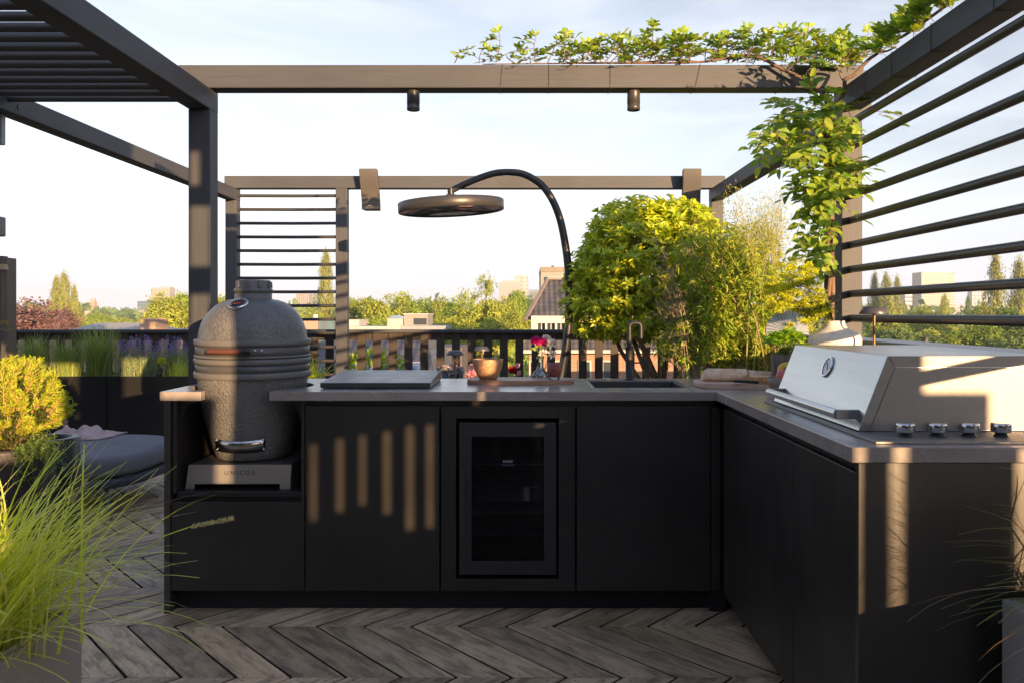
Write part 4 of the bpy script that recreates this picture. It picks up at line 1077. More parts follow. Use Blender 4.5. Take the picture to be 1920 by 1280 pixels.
# fruit bowl half hidden by the gas grill
YO = 3.42; ox = wx(1470, YO); fo_ = YO/F
fb_ = MB((ox, YO, ZT)).lathe([(0, .0005), (.035, .0005), (.055, .012), (.068, .045), (.071, .066), (.067, .066), (.063, .045), (.05, .017), (0, .010)], (ox, YO, ZT), 36).build('fruit_bowl', mat_plain('taupe clay', (.30, .225, .175), .7, 0, .15, 20, bump=.15))
tag(fb_, 'small taupe clay bowl of fruit half hidden behind the steel grill hood', 'bowl')
def mango(label, c, r, col1, col2):
    m, nt, p = new_mat('fruit skin'); L = nt.links.new
    tc = N(nt, 'ShaderNodeTexCoord'); n1 = N(nt, 'ShaderNodeTexNoise', i_Scale=14.0, i_Detail=3.0); L(tc.outputs['Object'], n1.inputs['Vector'])
    ra = N(nt, 'ShaderNodeValToRGB'); ra.color_ramp.elements[0].position = .4; ra.color_ramp.elements[1].position = .6; ra.color_ramp.elements[0].color = rgba(col1); ra.color_ramp.elements[1].color = rgba(col2)
    L(n1.outputs['Fac'], ra.inputs['Fac']); L(ra.outputs[0], p.inputs['Base Color']); p.inputs['Roughness'].default_value = .35
    t = thing('fruit', label, 'fruit', c, 'fruit in the clay bowl')
    MB((0, 0, 0)).ball((0, 0, 0), r, 20, 12, (1.0, .8, .92)).build('flesh', m, t)
    MB((0, 0, 0)).cyl((0, 0, r*.90), (0, 0, r*.90+.008), .003, n=8).build('stalk', M_WIRE, t)
mango('yellow fruit on top in the clay bowl', (ox+.02, YO+.02, ZT+.092), .042, (.62, .36, .02), (.70, .44, .03))
mango('pink red fruit in front in the clay bowl', (ox-.005, YO-.02, ZT+.070), .036, (.58, .10, .10), (.66, .22, .13))

# ------------------------------------------------------------------ vase, basil pot, fluted glass
YVV = 3.93; vvx = wx(1565, YVV); fq = YVV/F
def vz(py): return wz(py, YVV)
cv = MB((vvx, YVV, ZT)).lathe([(0, ZT+.0005), (.055, ZT+.0005), (.062, ZT+.006), (.085, 1.05), (.112, 1.10), (47.5*fq, vz(645)), (48*fq, vz(636)), (45.5*fq, vz(629)), (38*fq, vz(622.5)), (27*fq, vz(617.5)), (20.5*fq, vz(612)), (18*fq, vz(606)), (18.3*fq, vz(602)), (16.8*fq, vz(601.6)), (16.3*fq, vz(606)), (18*fq, vz(612)), (36*fq, vz(626)), (40*fq, vz(645)), (.05, ZT+.02), (0, ZT+.02)], (vvx, YVV, 0), 56).build('cream_vase', mat_plain('cream stoneware', (.78, .70, .60), .6, 0, .08, 25, bump=.12, bscale=120))
tag(cv, 'squat cream stoneware vase behind the gas grill below the timber post', 'vase')
YBA = 3.62; bax = wx(1475, YBA)
bp = MB((bax, YBA, ZT)).lathe([(0, .0005), (.062, .0005), (.064, .004), (.068, .12), (.071, .155), (.066, .155), (.062, .14), (0, .138)], (bax, YBA, ZT), 40).build('bark_pot', mat_plain('bark', (.16, .125, .10), .85, 0, .45, 9, stretch=(6, 6, .8), bump=.9, bscale=11))
tag(bp, 'grey brown bark textured pot holding basil by the steel grill hood', 'plant pot')
# fan-like fluted glass standing behind the basil
M_FLUTE = mat_leaf('pale fluted glass', [(.52, .56, .60), (.60, .64, .68)], .35, .15, .8)
def fan(label, px, py, Y, R, rx):
    c = at(px, py, Y)
    t = thing('fluted_glass', label, 'glass ornament', (c.x, Y, ZT), 'fluted glass ornaments')
    n = 40; b = MB((c.x, Y, ZT)); vs = []
    for i in range(n + 1):
        a = PI * (-.05 + 1.1 * i / n); off = .009 if i % 2 else -.009
        d = Vector((math.cos(a)*rx, 0, math.sin(a)))
        vs += [c + d*R*.30 + Vector((0, off*.4, 0)), c + d*R + Vector((0, off + .03, 0))]
    b._add(vs, [(2*i, 2*i+2, 2*i+3, 2*i+1) for i in range(n)])
    o = b.build('fan', M_FLUTE, t); md = o.modifiers.new('solid', 'SOLIDIFY'); md.thickness = .0025
    MB((c.x, Y, ZT)).tube([(c.x, Y, ZT + .004), (c.x, Y, c.z)], [.012, .008], 12).lathe([(0, .0005), (.045, .0005), (.045, .004), (0, .008)], (c.x, Y, ZT), 24).build('foot', M_GLASS, t)
fan('grey fluted glass fan standing behind the basil pot', 1480, 622, 3.86, .098, 1.05)
fan('smaller grey fluted glass fan between the basil and the cream vase', 1512, 612, 3.97, .085, .75)

# ------------------------------------------------------------------ patio heater lamp on an arched pole
YH = 6.8
ph = thing('patio_heater', 'arched dark grey patio heater with a wide ring shade over the dining area', 'patio heater', (wx(1050, YH), YH, 0))
O = (wx(1050, YH), YH, 0)
pts = [(1046, 735), (1053, 700), (1061, 650), (1066.5, 600), (1067, 545), (1065, 500), (1060, 460), (1051, 415), (1038, 380), (1020, 352), (1000, 336), (978, 326), (955, 323.5), (930, 325), (905, 332), (880, 342), (858, 352), (847, 358)]
Q = [at(a, b_, YH) for a, b_ in pts]
Q = [Vector((Q[0].x - .03, YH, .003))] + Q
dense = []
for i in range(len(Q) - 1):
    p0, p1, p2, p3 = Q[max(0, i-1)], Q[i], Q[i+1], Q[min(len(Q)-1, i+2)]
    for k in range(5):
        t = k/5; dense.append(.5*((2*p1) + (-p0+p2)*t + (2*p0-5*p1+4*p2-p3)*t*t + (-p0+3*p1-3*p2+p3)*t**3))
dense.append(Q[-1]); n = len(dense)
MB(O).tube(dense, [.036 - .010*i/n for i in range(n)], 20).build('pole', mat_plain('grey heater pole', (.032, .033, .036), .4, .2, .06, 6), ph)
MB(O).lathe([(0, .001), (.33, .001), (.35, .008), (.35, .022), (.33, .03), (0, .034)], (Q[0].x, YH, 0), 40).build('foot', M_BLACK2, ph)
hx_ = at(846, 378, YH); ax = Vector((-.055, -.02, 1)).normalized(); R = 99*YH/F
top = at(846, 376, YH)
MB(O).tube([at(845, 354, YH), at(845.5, 372, YH)], .028, 14).box(hx_.x-.04, hx_.x+.045, YH-.04, YH+.04, wz(374, YH), wz(366, YH)).build('joint', M_BLACK2, ph, bevel=.002)
c = at(846, 387.5, YH)
MB(O).lathe([(0, .052), (R*.7, .050), (R*.985, .040), (R, .035), (R, -.040), (R*.985, -.046), (R*.95, -.046), (R*.92, -.042), (R*.905, -.032)], c, 72, axis=ax).build('ring_shade', mat_plain('grey heater shade', (.058, .056, .056), .38, .35, .05, 6), ph)
MB(O).lathe([(R*.904, -.0315), (R*.75, .012), (R*.45, .034), (0, .044)], c, 64, axis=ax).build('reflector', mat_plain('mirror reflector', (.8, .8, .78), .05, 1.0, .02, 3, rvar=.02), ph)
# ------------------------------------------------------------------ greenery materials
G_GRASS = mat_leaf('bright grass', [(0.423,0.542,0.073), (0.747,0.793,0.117), (0.548,0.668,0.088), (0.800,0.800,0.204), (0.646,0.625,0.264)], .35, .5)
G_GRASS2 = mat_leaf('tuft grass', [(0.137,0.246,0.055), (0.255,0.359,0.078), (0.333,0.378,0.078), (0.176,0.284,0.070), (0.392,0.378,0.094)], .3, .5)
G_DRY = mat_leaf('straw', [(.38,.27,.13), (.48,.36,.18), (.34,.26,.12)], .3, .6)
G_GREY = mat_leaf('lavender leaf', [(0.196,0.265,0.118), (0.314,0.378,0.169), (0.255,0.321,0.152), (0.392,0.416,0.186)], .25, .6)
G_LAV = mat_leaf('lavender flower', [(0.195,0.137,0.332), (0.312,0.215,0.507), (0.234,0.176,0.390)], .2, .6)
G_PINE = mat_leaf('pine needles', [(0.392,0.475,0.029), (0.587,0.623,0.044), (0.496,0.589,0.044), (0.314,0.426,0.029)], .3, .45)
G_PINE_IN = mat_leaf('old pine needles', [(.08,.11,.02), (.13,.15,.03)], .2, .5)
G_SHRUB = mat_leaf('shrub leaf', [(0.206,0.349,0.029), (0.469,0.564,0.036), (0.759,0.753,0.044), (0.350,0.485,0.036), (0.800,0.799,0.058)], .32, .30, .5)
G_BAMB = mat_leaf('bamboo leaf', [(0.150,0.285,0.029), (0.321,0.453,0.044), (0.512,0.571,0.058), (0.213,0.381,0.036), (0.640,0.596,0.101)], .35, .45)
G_VINE = mat_leaf('climber leaf', [(0.125,0.258,0.040), (0.224,0.364,0.046), (0.375,0.469,0.053), (0.175,0.303,0.046), (0.449,0.514,0.079)], .38, .4)
G_FENN = mat_leaf('yellow umbels', [(0.529,0.570,0.020), (0.630,0.653,0.030), (0.454,0.523,0.030), (0.580,0.594,0.050)], .4, .6)
G_FENL = mat_leaf('feathery stems', [(.22,.28,.04), (.32,.34,.05)], .3, .5)
G_BASIL = mat_leaf('basil leaf', [(0.140,0.312,0.031), (0.250,0.452,0.043), (0.437,0.593,0.048), (0.312,0.499,0.043)], .4, .3, .5)
G_PLUME = mat_leaf('golden plume', [(0.425,0.403,0.111), (0.510,0.515,0.170), (0.374,0.370,0.093), (0.468,0.504,0.119)], .45, .6)
G_IVY = mat_leaf('trailing leaf', [(.10,.18,.035), (.18,.25,.05), (.14,.21,.04)], .3, .45)
M_BARK = mat_plain('stem bark', (.20, .125, .065), .8, 0, .3, 18, bump=.5, bscale=60)
M_BARK2 = mat_plain('vine bark', (.17, .105, .07), .8, 0, .35, 25, bump=.6, bscale=70, stretch=(1, 1, .3))
M_SOIL = mat_plain('potting soil', (.035, .026, .02), .95, 0, .3, 30, bump=.6, bscale=60)

def curve(p0, p1, sag=(0, 0, 0), n=8):
    p0 = Vector(p0); p1 = Vector(p1); s = Vector(sag)
    return [p0.lerp(p1, i/n) + s*(4*(i/n)*(1-i/n)) for i in range(n+1)]

# ------------------------------------------------------------------ black planters along the fence, left
PYF = 7.95; zpl = wz(705, PYF)
def planter(label, x0, x1):
    t = thing('planter', label, 'planter', ((x0+x1)/2, 8.25, 0), 'black planters along the fence'); O = ((x0+x1)/2, 8.25, 0)
    w_ = .012
    b = MB(O).box(x0, x1, PYF, PYF+.018, .002, zpl).box(x0, x1, 8.56, 8.578, .002, zpl).box(x0, x0+.018, PYF+.0181, 8.5599, .002, zpl).box(x1-.018, x1, PYF+.0181, 8.5599, .002, zpl)
    b.build('box', M_BLACK2, t, bevel=.002)
    MB(O).box(x0+.0185, x1-.0185, PYF+.0185, 8.5595, .3, zpl-.03).build('soil', M_SOIL, t)
    return t
xs_ = wx(201, PYF)
planter('long black steel planter at the left below the three grass tufts', -5.95, xs_-.006)
planter('long black steel planter below the two lavender plants', xs_+.006, -2.25)
rng = np.random.default_rng(2)
def tuft(label, px, Y, n, Lr, leanr, mat, seed, spread=.06, zf=None, droopr=(.1, .9), name='grass_tuft', group=None, wd=.0055):
    rng = np.random.default_rng(seed); x = wx(px, Y); z = zpl - .03 if zf is None else zf
    t = thing(name, label, 'grass', (x, Y, z), group)
    base = np.c_[rng.normal(0, spread, n), rng.normal(0, spread*.7, n), np.zeros(n)]
    V, I, tip = blades(rng, base, rng.uniform(0, 2*PI, n), rng.uniform(*Lr, n), np.abs(rng.normal(leanr[0], leanr[1], n)), rng.uniform(*droopr, n), wd, 6)
    np_obj('foliage', V, I, mat, t); 
    return t, tip
tuft('leftmost green grass tuft in the black planter beside the tall panel', 66, 8.2, 330, (.30, .47), (.14, .13), G_GRASS2, 41, group='grass tufts in the black planter')
tuft('middle grass tuft of three in the black planter, straw coloured at its foot', 128, 8.25, 300, (.28, .44), (.17, .13), G_GRASS2, 42, group='grass tufts in the black planter')
tuft('tallest fresh green grass tuft in the black planter left of the lavender', 186, 8.2, 420, (.36, .56), (.14, .12), G_GRASS2, 43, group='grass tufts in the black planter')
def lavender(label, px, Y, n, w_, seed):
    rng = np.random.default_rng(seed); x = wx(px, Y); z = zpl - .03
    t = thing('lavender', label, 'lavender', (x, Y, z), 'lavender in the black planter')
    base = np.c_[rng.normal(0, w_*.30, n), rng.normal(0, .07, n), np.zeros(n)]
    V, I, tip = blades(rng, base, rng.uniform(0, 2*PI, n), rng.uniform(.24, .40, n), np.abs(rng.normal(.18, .16, n)), rng.uniform(-.1, .5, n), .005, 5)
    # small leaves up the stems
    m = n*5; k = rng.integers(0, n, m); s = rng.uniform(.1, .75, m)[:, None]
    P = base[k]*(1-s) + tip[k]*s; D = rdir(rng, m); D[:, 2] = np.abs(D[:, 2]) + .4
    V2, I2 = leaves(P, D, rdir(rng, m), .04, .006, False)
    np_obj('stems', V, I, G_GREY, t); np_obj('foliage', V2, I2, G_GREY, t)
    kk = rng.choice(n, int(n*.38), replace=False); T = tip[kk]; q = 16
    P = np.repeat(T, q, 0) + np.c_[rng.normal(0, .005, len(T)*q), rng.normal(0, .005, len(T)*q), rng.uniform(-.03, .04, len(T)*q)]
    D = rdir(rng, len(P)); D[:, 2] = np.abs(D[:, 2])
    V3, I3 = leaves(P, D, rdir(rng, len(P)), .013, .008, False)
    np_obj('flower_spikes', V3, I3, G_LAV, t)
lavender('broad grey green lavender with purple spikes at the middle of the planter', 259, 8.2, 260, .36, 44)
lavender('lavender with yellow grass at its foot next to the timber post', 332, 8.25, 220, .30, 45)
tuft('low yellow green grass tuft at the foot of the right lavender', 335, 8.1, 150, (.12, .24), (.3, .2), G_GRASS, 46)
def garden_spot(label, px, Y):
    x = wx(px, Y); z = zpl-.03
    t = thing('garden_spotlight', label, 'spotlight', (x, Y, z), 'garden spotlights in the planters')
    MB((0, 0, 0)).tube([(0, 0, -.05), (0, 0, .03)], .005, 8).build('spike', M_BLACK2, t)
    MB((0, 0, 0)).lathe([(0, -.05), (.022, -.05), (.026, -.045), (.026, .05), (.022, .05), (.018, .035), (0, .03)], (0, 0, .055), 20, axis=(.35, .2, .9)).build('head', M_BLACK2, t)
garden_spot('small black garden spotlight between the pine and the middle grass tuft', 89, 8.05)
garden_spot('small black garden spotlight between the two lavenders', 299, 8.05)
t = thing('yellow_flower_stem', 'single bright yellow bloom above the garden spotlight by the lavender', 'flower', (wx(303, 8.12), 8.12, zpl-.03))
MB((0,0,0)).tube([(0,0,0), (0,0,.13)], .003, 6).build('stem', M_STEM, t)
V, I = ruffled((0, 0, .16), .055, 60, 5, (0, 0, 1)); np_obj('blossom', V, I, G_FENN, t)

# ------------------------------------------------------------------ mugo pine and the black pots, left foreground
PX = -2.66; PYY = 4.12
zp = wz(845, 3.95)
pp = thing('pine_pot', 'dark brown round pot carrying the yellow pine at the left edge', 'plant pot', (PX, PYY, 0))
MB((PX, PYY, 0)).lathe([(0, .002), (.165, .002), (.175, .01), (.205, zp-.02), (.205, zp), (.192, zp), (.19, zp-.05), (0, zp-.05)], (PX, PYY, 0), 56).build('pot', mat_plain('dark clay pot', (.045, .038, .034), .5, 0, .1, 8), pp)
MB((PX, PYY, 0)).lathe([(.189, zp-.045), (0, zp-.04)], (PX, PYY, 0), 32).build('soil', M_SOIL, pp)
pt = thing('mugo_pine', 'round yellow green dwarf pine with upright shoots at the left edge', 'pine', (PX, PYY, zp-.04))
O = Vector((PX, PYY, zp-.04)); rng = np.random.default_rng(51)
C = np.array([0, 0, wz(766, PYY) - O.z]); n = 420
d = rdir(rng, n); d = d[d[:, 2] > -.62]; n = len(d)
R = np.array([.285, .27, .235])*(1 + rng.normal(0, .05, (n, 1))) * (1 + .08*np.sin(d[:, :1]*5 + 1)*np.sin(d[:, 2:]*6))
P0 = C + d*R*.80; up = nrm(d*.75 + np.array([0, 0, .72]) + rng.normal(0, .12, (n, 3)))
Ls = rng.uniform(.05, .095, n)
b = MB((0, 0, 0)); 
for p_, u_, l_ in zip(P0, up, Ls): b.tube([p_ - u_*.02, p_ + u_*l_*.6, p_ + u_*l_], [.0058, .0050, .003], 6)
b.build('shoots', mat_leaf('tan shoots', [(.42,.23,.09), (.50,.30,.12), (.46,.34,.10)], .1, .6), pt)
q = 58; s = rng.uniform(-.1, 1, (n, q)); 
P = (P0[:, None] + up[:, None]*(Ls[:, None]*s)[..., None]).reshape(-1, 3); U = np.repeat(up, q, 0)
D = nrm(np.cross(U, rdir(rng, n*q)))*.75 + U*.75
V, I = flakes(P, D, rdir(rng, n*q), rng.uniform(.022, .036, n*q), .0032); np_obj('needles', V, I, G_PINE, pt)
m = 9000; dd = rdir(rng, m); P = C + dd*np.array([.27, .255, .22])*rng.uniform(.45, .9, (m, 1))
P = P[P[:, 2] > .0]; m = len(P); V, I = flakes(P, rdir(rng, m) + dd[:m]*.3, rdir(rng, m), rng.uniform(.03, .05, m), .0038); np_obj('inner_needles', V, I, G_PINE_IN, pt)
b = MB((0, 0, 0))
for k in range(26):
    e_ = Vector(C + rdir(rng, 1)[0]*np.array([.22, .22, .17])); e_.z = max(e_.z, .06)
    b.tube(curve((rng.normal(0, .02), rng.normal(0, .02), 0), e_, (0, 0, -.02), 5), [.012, .011, .009, .007, .006, .005], 6)
b.build('trunk', M_BARK, pt)

CXP, CYP, HP = -2.615, 4.42, .62
cp = thing('cylinder_planter', 'tall round black planter beside the yellow pine', 'planter', (CXP, CYP, 0))
MB((CXP, CYP, 0)).lathe([(0, .002), (.155, .002), (.158, .006), (.158, HP-.004), (.154, HP), (.118, HP), (.114, HP-.004), (.112, HP-.06), (0, HP-.06)], (CXP, CYP, 0), 64).build('body', M_BLACK2, cp)
MB((CXP, CYP, 0)).lathe([(.111, HP-.05), (0, HP-.045)], (CXP, CYP, 0), 32).build('soil', M_SOIL, cp)
iv = thing('trailing_plant', 'small leaved trailing plant spilling over the black pots below the pine', 'trailing plant', (-2.62, 4.05, zp-.02))
O = Vector((-2.62, 4.05, zp-.02)); rng = np.random.default_rng(57); b = MB(O); Ps = []
for k in range(46):
    a = at(rng.uniform(20, 75), rng.uniform(838, 850), 4.0); px1 = rng.uniform(25, 128); py1 = rng.uniform(835, 905) + (18 if px1 < 80 else -18)
    e_ = at(px1, py1, rng.uniform(3.86, 4.15))
    c_ = curve(a, e_, (rng.uniform(-.02, .03), rng.uniform(-.03, 0), rng.uniform(.01, .05)), 9); b.tube(c_, .0011, 5)
    for p_ in c_[1:]:
        for j in range(3): Ps.append(np.array(p_ - O) + rng.normal(0, .007, 3))
b.build('stems', M_STEM, iv)
Ps = np.array(Ps); D = rdir(rng, len(Ps)); V, I = leaves(Ps, D, rdir(rng, len(Ps))*.5 + np.array([0, -.5, .6]), rng.uniform(.010, .020, len(Ps)), .010, False); np_obj('foliage', V, I, G_IVY, iv)
ds = thing('dried_umbel', 'dry yellow topped umbel stalks in front of the tall grey panel', 'dried flower', (wx(6, 5.4), 5.4, 0))
O = Vector((wx(6, 5.4), 5.4, 0)); b = MB(O); hp = []
for k, (px, py) in enumerate(((2, 606), (6, 604), (9, 603), (13, 608), (16, 620), (-6, 610), (4, 618))):
    tp = at(px, py, 5.4 + .02*k); b.tube(curve(at(4, 700, 5.4), tp, (0, 0, .02), 6), .002, 5); hp.append(np.array(tp - O))
b.tube([O, at(4, 700, 5.4)], .004, 6); b.build('stalks', M_WIRE, ds)
P = np.repeat(np.array(hp), 24, 0); P = P + rng.normal(0, .008, P.shape)*np.array([1.6, 1, .5]); V, I = leaves(P, rdir(rng, len(P)), rdir(rng, len(P)), .010, .009, False); np_obj('heads', V, I, mat_leaf('dull yellow heads', [(.30,.22,.04), (.42,.32,.05), (.12,.08,.04)], .2), ds)

# ------------------------------------------------------------------ daybed
dbx, dby = -3.22, 5.58
M_FAB = mat_plain('woven grey fabric', (.20, .20, .21), .9, 0, .12, 4, bump=.55, bscale=520)
def cushion(mb, cx, cy, a, b_, z0, z1, ex=3.3, n=72, round_=.05, m=6):
    vs = []; fs = []
    prof_ = []
    for i in range(m + 1): t = PI/2*i/m; prof_.append((1 - round_*(1 - math.sin(t)) / min(a, b_) * 1.0, z0 + round_*(1 - math.cos(t))))
    for i in range(m + 1): t = PI/2*i/m; prof_.append((1 - round_*(1 - math.cos(t)) / min(a, b_), z1 - round_*(1 - math.sin(t))))
    prof_ += [(.7, z1 + .012), (.35, z1 + .018), (.001, z1 + .02)]
    prof_ = [(.001, z0)] + prof_
    for s, z in prof_:
        for k in range(n):
            t = 2*PI*k/n; c, d = math.cos(t), math.sin(t)
            vs.append((cx + a*s*abs(c)**(2/ex)*(1 if c > 0 else -1), cy + b_*s*abs(d)**(2/ex)*(1 if d > 0 else -1), z))
    for i in range(len(prof_)-1):
        for k in range(n): fs.append((i*n+k, i*n+(k+1) % n, (i+1)*n+(k+1) % n, (i+1)*n+k))
    mb._add(vs, fs, True); return mb
db = thing('daybed', 'low grey upholstered daybed with thin metal legs behind the left pots', 'daybed', (dbx, dby, 0))
O = (dbx, dby, 0)
cushion(MB(O), dbx, dby, .70, .58, .245, .385).build('cushion', M_FAB, db)
P = []
b = MB(O); cushion(b, dbx, dby, .715, .595, .185, .243, round_=.025).build('rope_base', mat_plain('rope weave', (.06, .062, .075), .8, 0, .2, 6, bump=.8, bscale=90, stretch=(1, 1, .3)), db)
for sx, sy in ((1, -1), (1, 1), (-1, -1), (-1, 1)):
    MB(O).tube([(dbx+sx*.54, dby+sy*.42, .19), (dbx+sx*.60, dby+sy*.47, .001)], [.013, .011], 12).build('leg', mat_plain('grey metal leg', (.10, .10, .105), .45, .3), db)
cu = MB((dbx-.29, dby+.47, .40)); cushion(cu, dbx-.29, dby+.47, .075, .075, .41, .53, ex=2, round_=.04)
o = cu.build('bolster', mat_plain('charcoal bolster', (.035, .036, .04), .9, bump=.4, bscale=300)); tag(o, 'dark charcoal bolster standing at the back of the daybed beside the pine', 'cushion')
# throw
bx0, bx1 = wx(92, 5.9), wx(214, 5.9)
th_ = thing('throw_blanket', 'crumpled pale pink fringed throw lying on the back of the daybed', 'blanket', ((bx0+bx1)/2, 5.9, .41))
O = Vector(((bx0+bx1)/2, 5.9, .41)); nx, ny = 60, 24; rng = random.Random(8); vs = []; fs = []
ph_ = [rng.uniform(0, 6) for _ in range(8)]
for j in range(ny + 1):
    for i in range(nx + 1):
        u, v = i/nx, j/ny
        env = (math.sin(PI*min(1, u*1.02))**.7)*(math.sin(PI*v)**.6)
        z = .412 + env*(.050 + .018*math.sin(u*17+ph_[0]+v*4) + .014*math.sin(u*31+v*9+ph_[1]) + .012*math.sin(v*19+u*8+ph_[2]))
        vs.append((bx0 + (bx1-bx0)*u + .012*math.sin(v*11+ph_[3]), 5.72 + .33*v + .02*math.sin(u*12+ph_[4]), z))
for j in range(ny):
    for i in range(nx): a = j*(nx+1)+i; fs.append((a, a+1, a+nx+2, a+nx+1))
b = MB(O); b._add(vs, fs, True); o = b.build('cloth', mat_plain('pale pink wool', (.55, .40, .37), .95, 0, .12, 12, bump=.6, bscale=160), th_)
md = o.modifiers.new('solid', 'SOLIDIFY'); md.thickness = .006
b = MB(O)
for k in range(70):
    i = rng.randrange(nx+1); v_ = Vector(vs[i]); b.tube([v_ + Vector((0, 0, .003)), v_ + Vector((rng.uniform(-.01, .01), -rng.uniform(.012, .03), -.002))], .0014, 5)
for k in range(40):
    j = rng.randrange(ny+1); v_ = Vector(vs[j*(nx+1)+nx]); b.tube([v_ + Vector((0, 0, .003)), v_ + Vector((rng.uniform(.012, .03), rng.uniform(-.01, .01), -.001))], .0014, 5)
b.build('fringe', mat_plain('pink fringe', (.58, .45, .42), .95), th_)

# ------------------------------------------------------------------ ornamental grasses in front
def box_planter(label, x0, x1, y0, y1, h, mat):
    t = thing('planter', label, 'planter', ((x0+x1)/2, (y0+y1)/2, 0)); O = ((x0+x1)/2, (y0+y1)/2, 0)
    w_ = .02
    MB(O).prism([(x0, y0), (x1, y0), (x1, y1), (x0, y1)], .002, h, [[(x0+w_, y0+w_), (x1-w_, y0+w_), (x1-w_, y1-w_), (x0+w_, y1-w_)]]).build('box', mat, t, bevel=.006)
    MB(O).box(x0+w_+.0005, x1-w_-.0005, y0+w_+.0005, y1-w_-.0005, h-.25, h-.03).build('soil', M_SOIL, t)
    return t
M_TAUPE = mat_plain('taupe planter', (.36, .29, .24), .55, 0, .08, 5, bump=.06, bscale=200)
YA = 1.78
xp = wx(155, YA); hpz = wz(1141, YA)
box_planter('taupe box planter under the big bright grass in the left foreground', xp-.55, xp, .95, YA, hpz, M_TAUPE)
fx, fy = -1.10, 1.60
fg = thing('fountain_grass', 'big bright green fountain grass in the left foreground planter', 'grass', (fx, fy, hpz-.03))
rng = np.random.default_rng(61); n = 640
base = np.c_[rng.normal(0, .055, n), rng.normal(0, .06, n), np.zeros(n)]
phi = np.where(rng.uniform(size=n) < .68, rng.normal(-.1, .75, n), rng.uniform(0, 2*PI, n))
V, I, tip = blades(rng, base, phi, rng.uniform(.20, .48, n), np.abs(rng.normal(.34, .28, n)), rng.uniform(.25, 1.35, n), rng.uniform(.0042, .0080, n), 9, .7)
np_obj('foliage', V, I, G_GRASS, fg)
n2 = 46; V, I, _ = blades(rng, base[:n2], rng.uniform(0, 2*PI, n2), rng.uniform(.3, .52, n2), np.abs(rng.normal(.7, .3, n2)), rng.uniform(.8, 1.7, n2), .003, 9)
np_obj('dry_blades', V, I, G_DRY, fg)
O = Vector((fx, fy, hpz-.03))
def seed_head(par_, O, pts, col, n=150, ln=.06, rad=.006):
    c_ = [Vector(p) - O for p in pts]
    dense = []
    for i in range(len(c_)-1):
        for k in range(4): dense.append(c_[i].lerp(c_[i+1], k/4))
    dense.append(c_[-1])
    MB((0,0,0)).tube(dense, .0012, 6).build('flower_stalk', G_GRASS, par_)
    rng = np.random.default_rng(n); e = np.array(c_[-1]); d = np.array((c_[-1] - c_[-2]).normalized())
    s = rng.uniform(-ln, .004, n); P = e + d*s[:, None]; D = nrm(d*1.1 + rdir(rng, n)*.75)
    V, I = leaves(P, D, rdir(rng, n), .009, .0026, False); np_obj('seed_head', V, I, col, par_)
M_SEED = mat_leaf('cream seeds', [(.62,.52,.28), (.70,.60,.36), (.52,.48,.22)], .3)
seed_head(fg, O, [at(80, 1120, 1.6), at(180, 1085, 1.56), at(250, 1045, 1.52), at(310, 1003, 1.5), at(356, 987, 1.49), at(430, 972, 1.48)], M_SEED, 170, .078)
seed_head(fg, O, [at(60, 1100, 1.62), at(100, 1000, 1.6), at(128, 945, 1.58), at(161, 902, 1.57)], mat_leaf('grey seeds', [(.42,.36,.28), (.5,.44,.36)], .3), 130, .055)

x0 = 1.155
box_planter('grey box planter at the right edge in front of the end panel', x0, x0+.75, 1.05, 1.975, wz(1121, 1.975), mat_plain('grey planter', (.26, .235, .225), .6, 0, .08, 5, bump=.05, bscale=200))
zr = wz(1121, 1.975)
rg = thing('arching_grass', 'sparse arching grass with brown tips in the right foreground planter', 'grass', (1.42, 1.62, zr-.03))
rng = np.random.default_rng(64); n = 250; base = np.c_[rng.normal(0, .05, n), rng.normal(0, .06, n), np.zeros(n)]
phi = rng.normal(PI, .9, n); nd = 175
V, I, tp_ = blades(rng, base[:nd], phi[:nd], rng.uniform(.3, .62, nd), np.abs(rng.normal(.5, .25, nd)), rng.uniform(.7, 1.9, nd), rng.uniform(.003, .006, nd), 10)
np_obj('foliage', V, I, mat_leaf('deep green blades', [(.10,.16,.03), (.18,.23,.05), (.14,.19,.04), (.26,.26,.07)], .3, .45), rg)
V, I, _ = blades(rng, base[nd:], phi[nd:], rng.uniform(.32, .62, n-nd), np.abs(rng.normal(.6, .3, n-nd)), rng.uniform(1.0, 2.2, n-nd), .0026, 10)
np_obj('dry_blades', V, I, mat_leaf('rusty straw', [(.36,.20,.08), (.42,.28,.13), (.28,.17,.08)], .3), rg)

# ------------------------------------------------------------------ evergreen shrub, bamboo and grasses behind the kitchen
hp = thing('planter', 'wide dark trough planter under the evergreen shrub and bamboo', 'planter', (1.3, 6.6, 0))
MB((1.3, 6.6, 0)).prism([(.55, 5.7), (2.15, 5.7), (2.15, 7.5), (.55, 7.5)], .002, .48, [[(.58, 5.73), (2.12, 5.73), (2.12, 7.47), (.58, 7.47)]]).build('box', M_BLACK2, hp, bevel=.004)
MB((1.3, 6.6, 0)).box(.581, 2.119, 5.731, 7.469, .2, .45).build('soil', M_SOIL, hp)
YS = 6.9; fs_ = YS/F
sb_ = at(1238, 720, YS); sb_.z = .44
sh = thing('evergreen_shrub', 'big rounded evergreen shrub with glossy leaf rosettes behind the worktop', 'shrub', sb_)
rng = np.random.default_rng(71); O = np.array(sb_)
ell = [((1196, 515), (114, 110), .52, 470), ((1265, 432), (62, 48), .4, 190), ((1116, 556), (56, 72), .38, 190), ((1192, 436), (78, 56), .4, 190), ((1300, 470), (66, 70), .4, 150), ((1285, 540), (80, 90), .4, 190), ((1180, 595), (95, 38), .4, 170), ((1140, 505), (50, 50), .35, 110)]
Pr = []; Dr = []
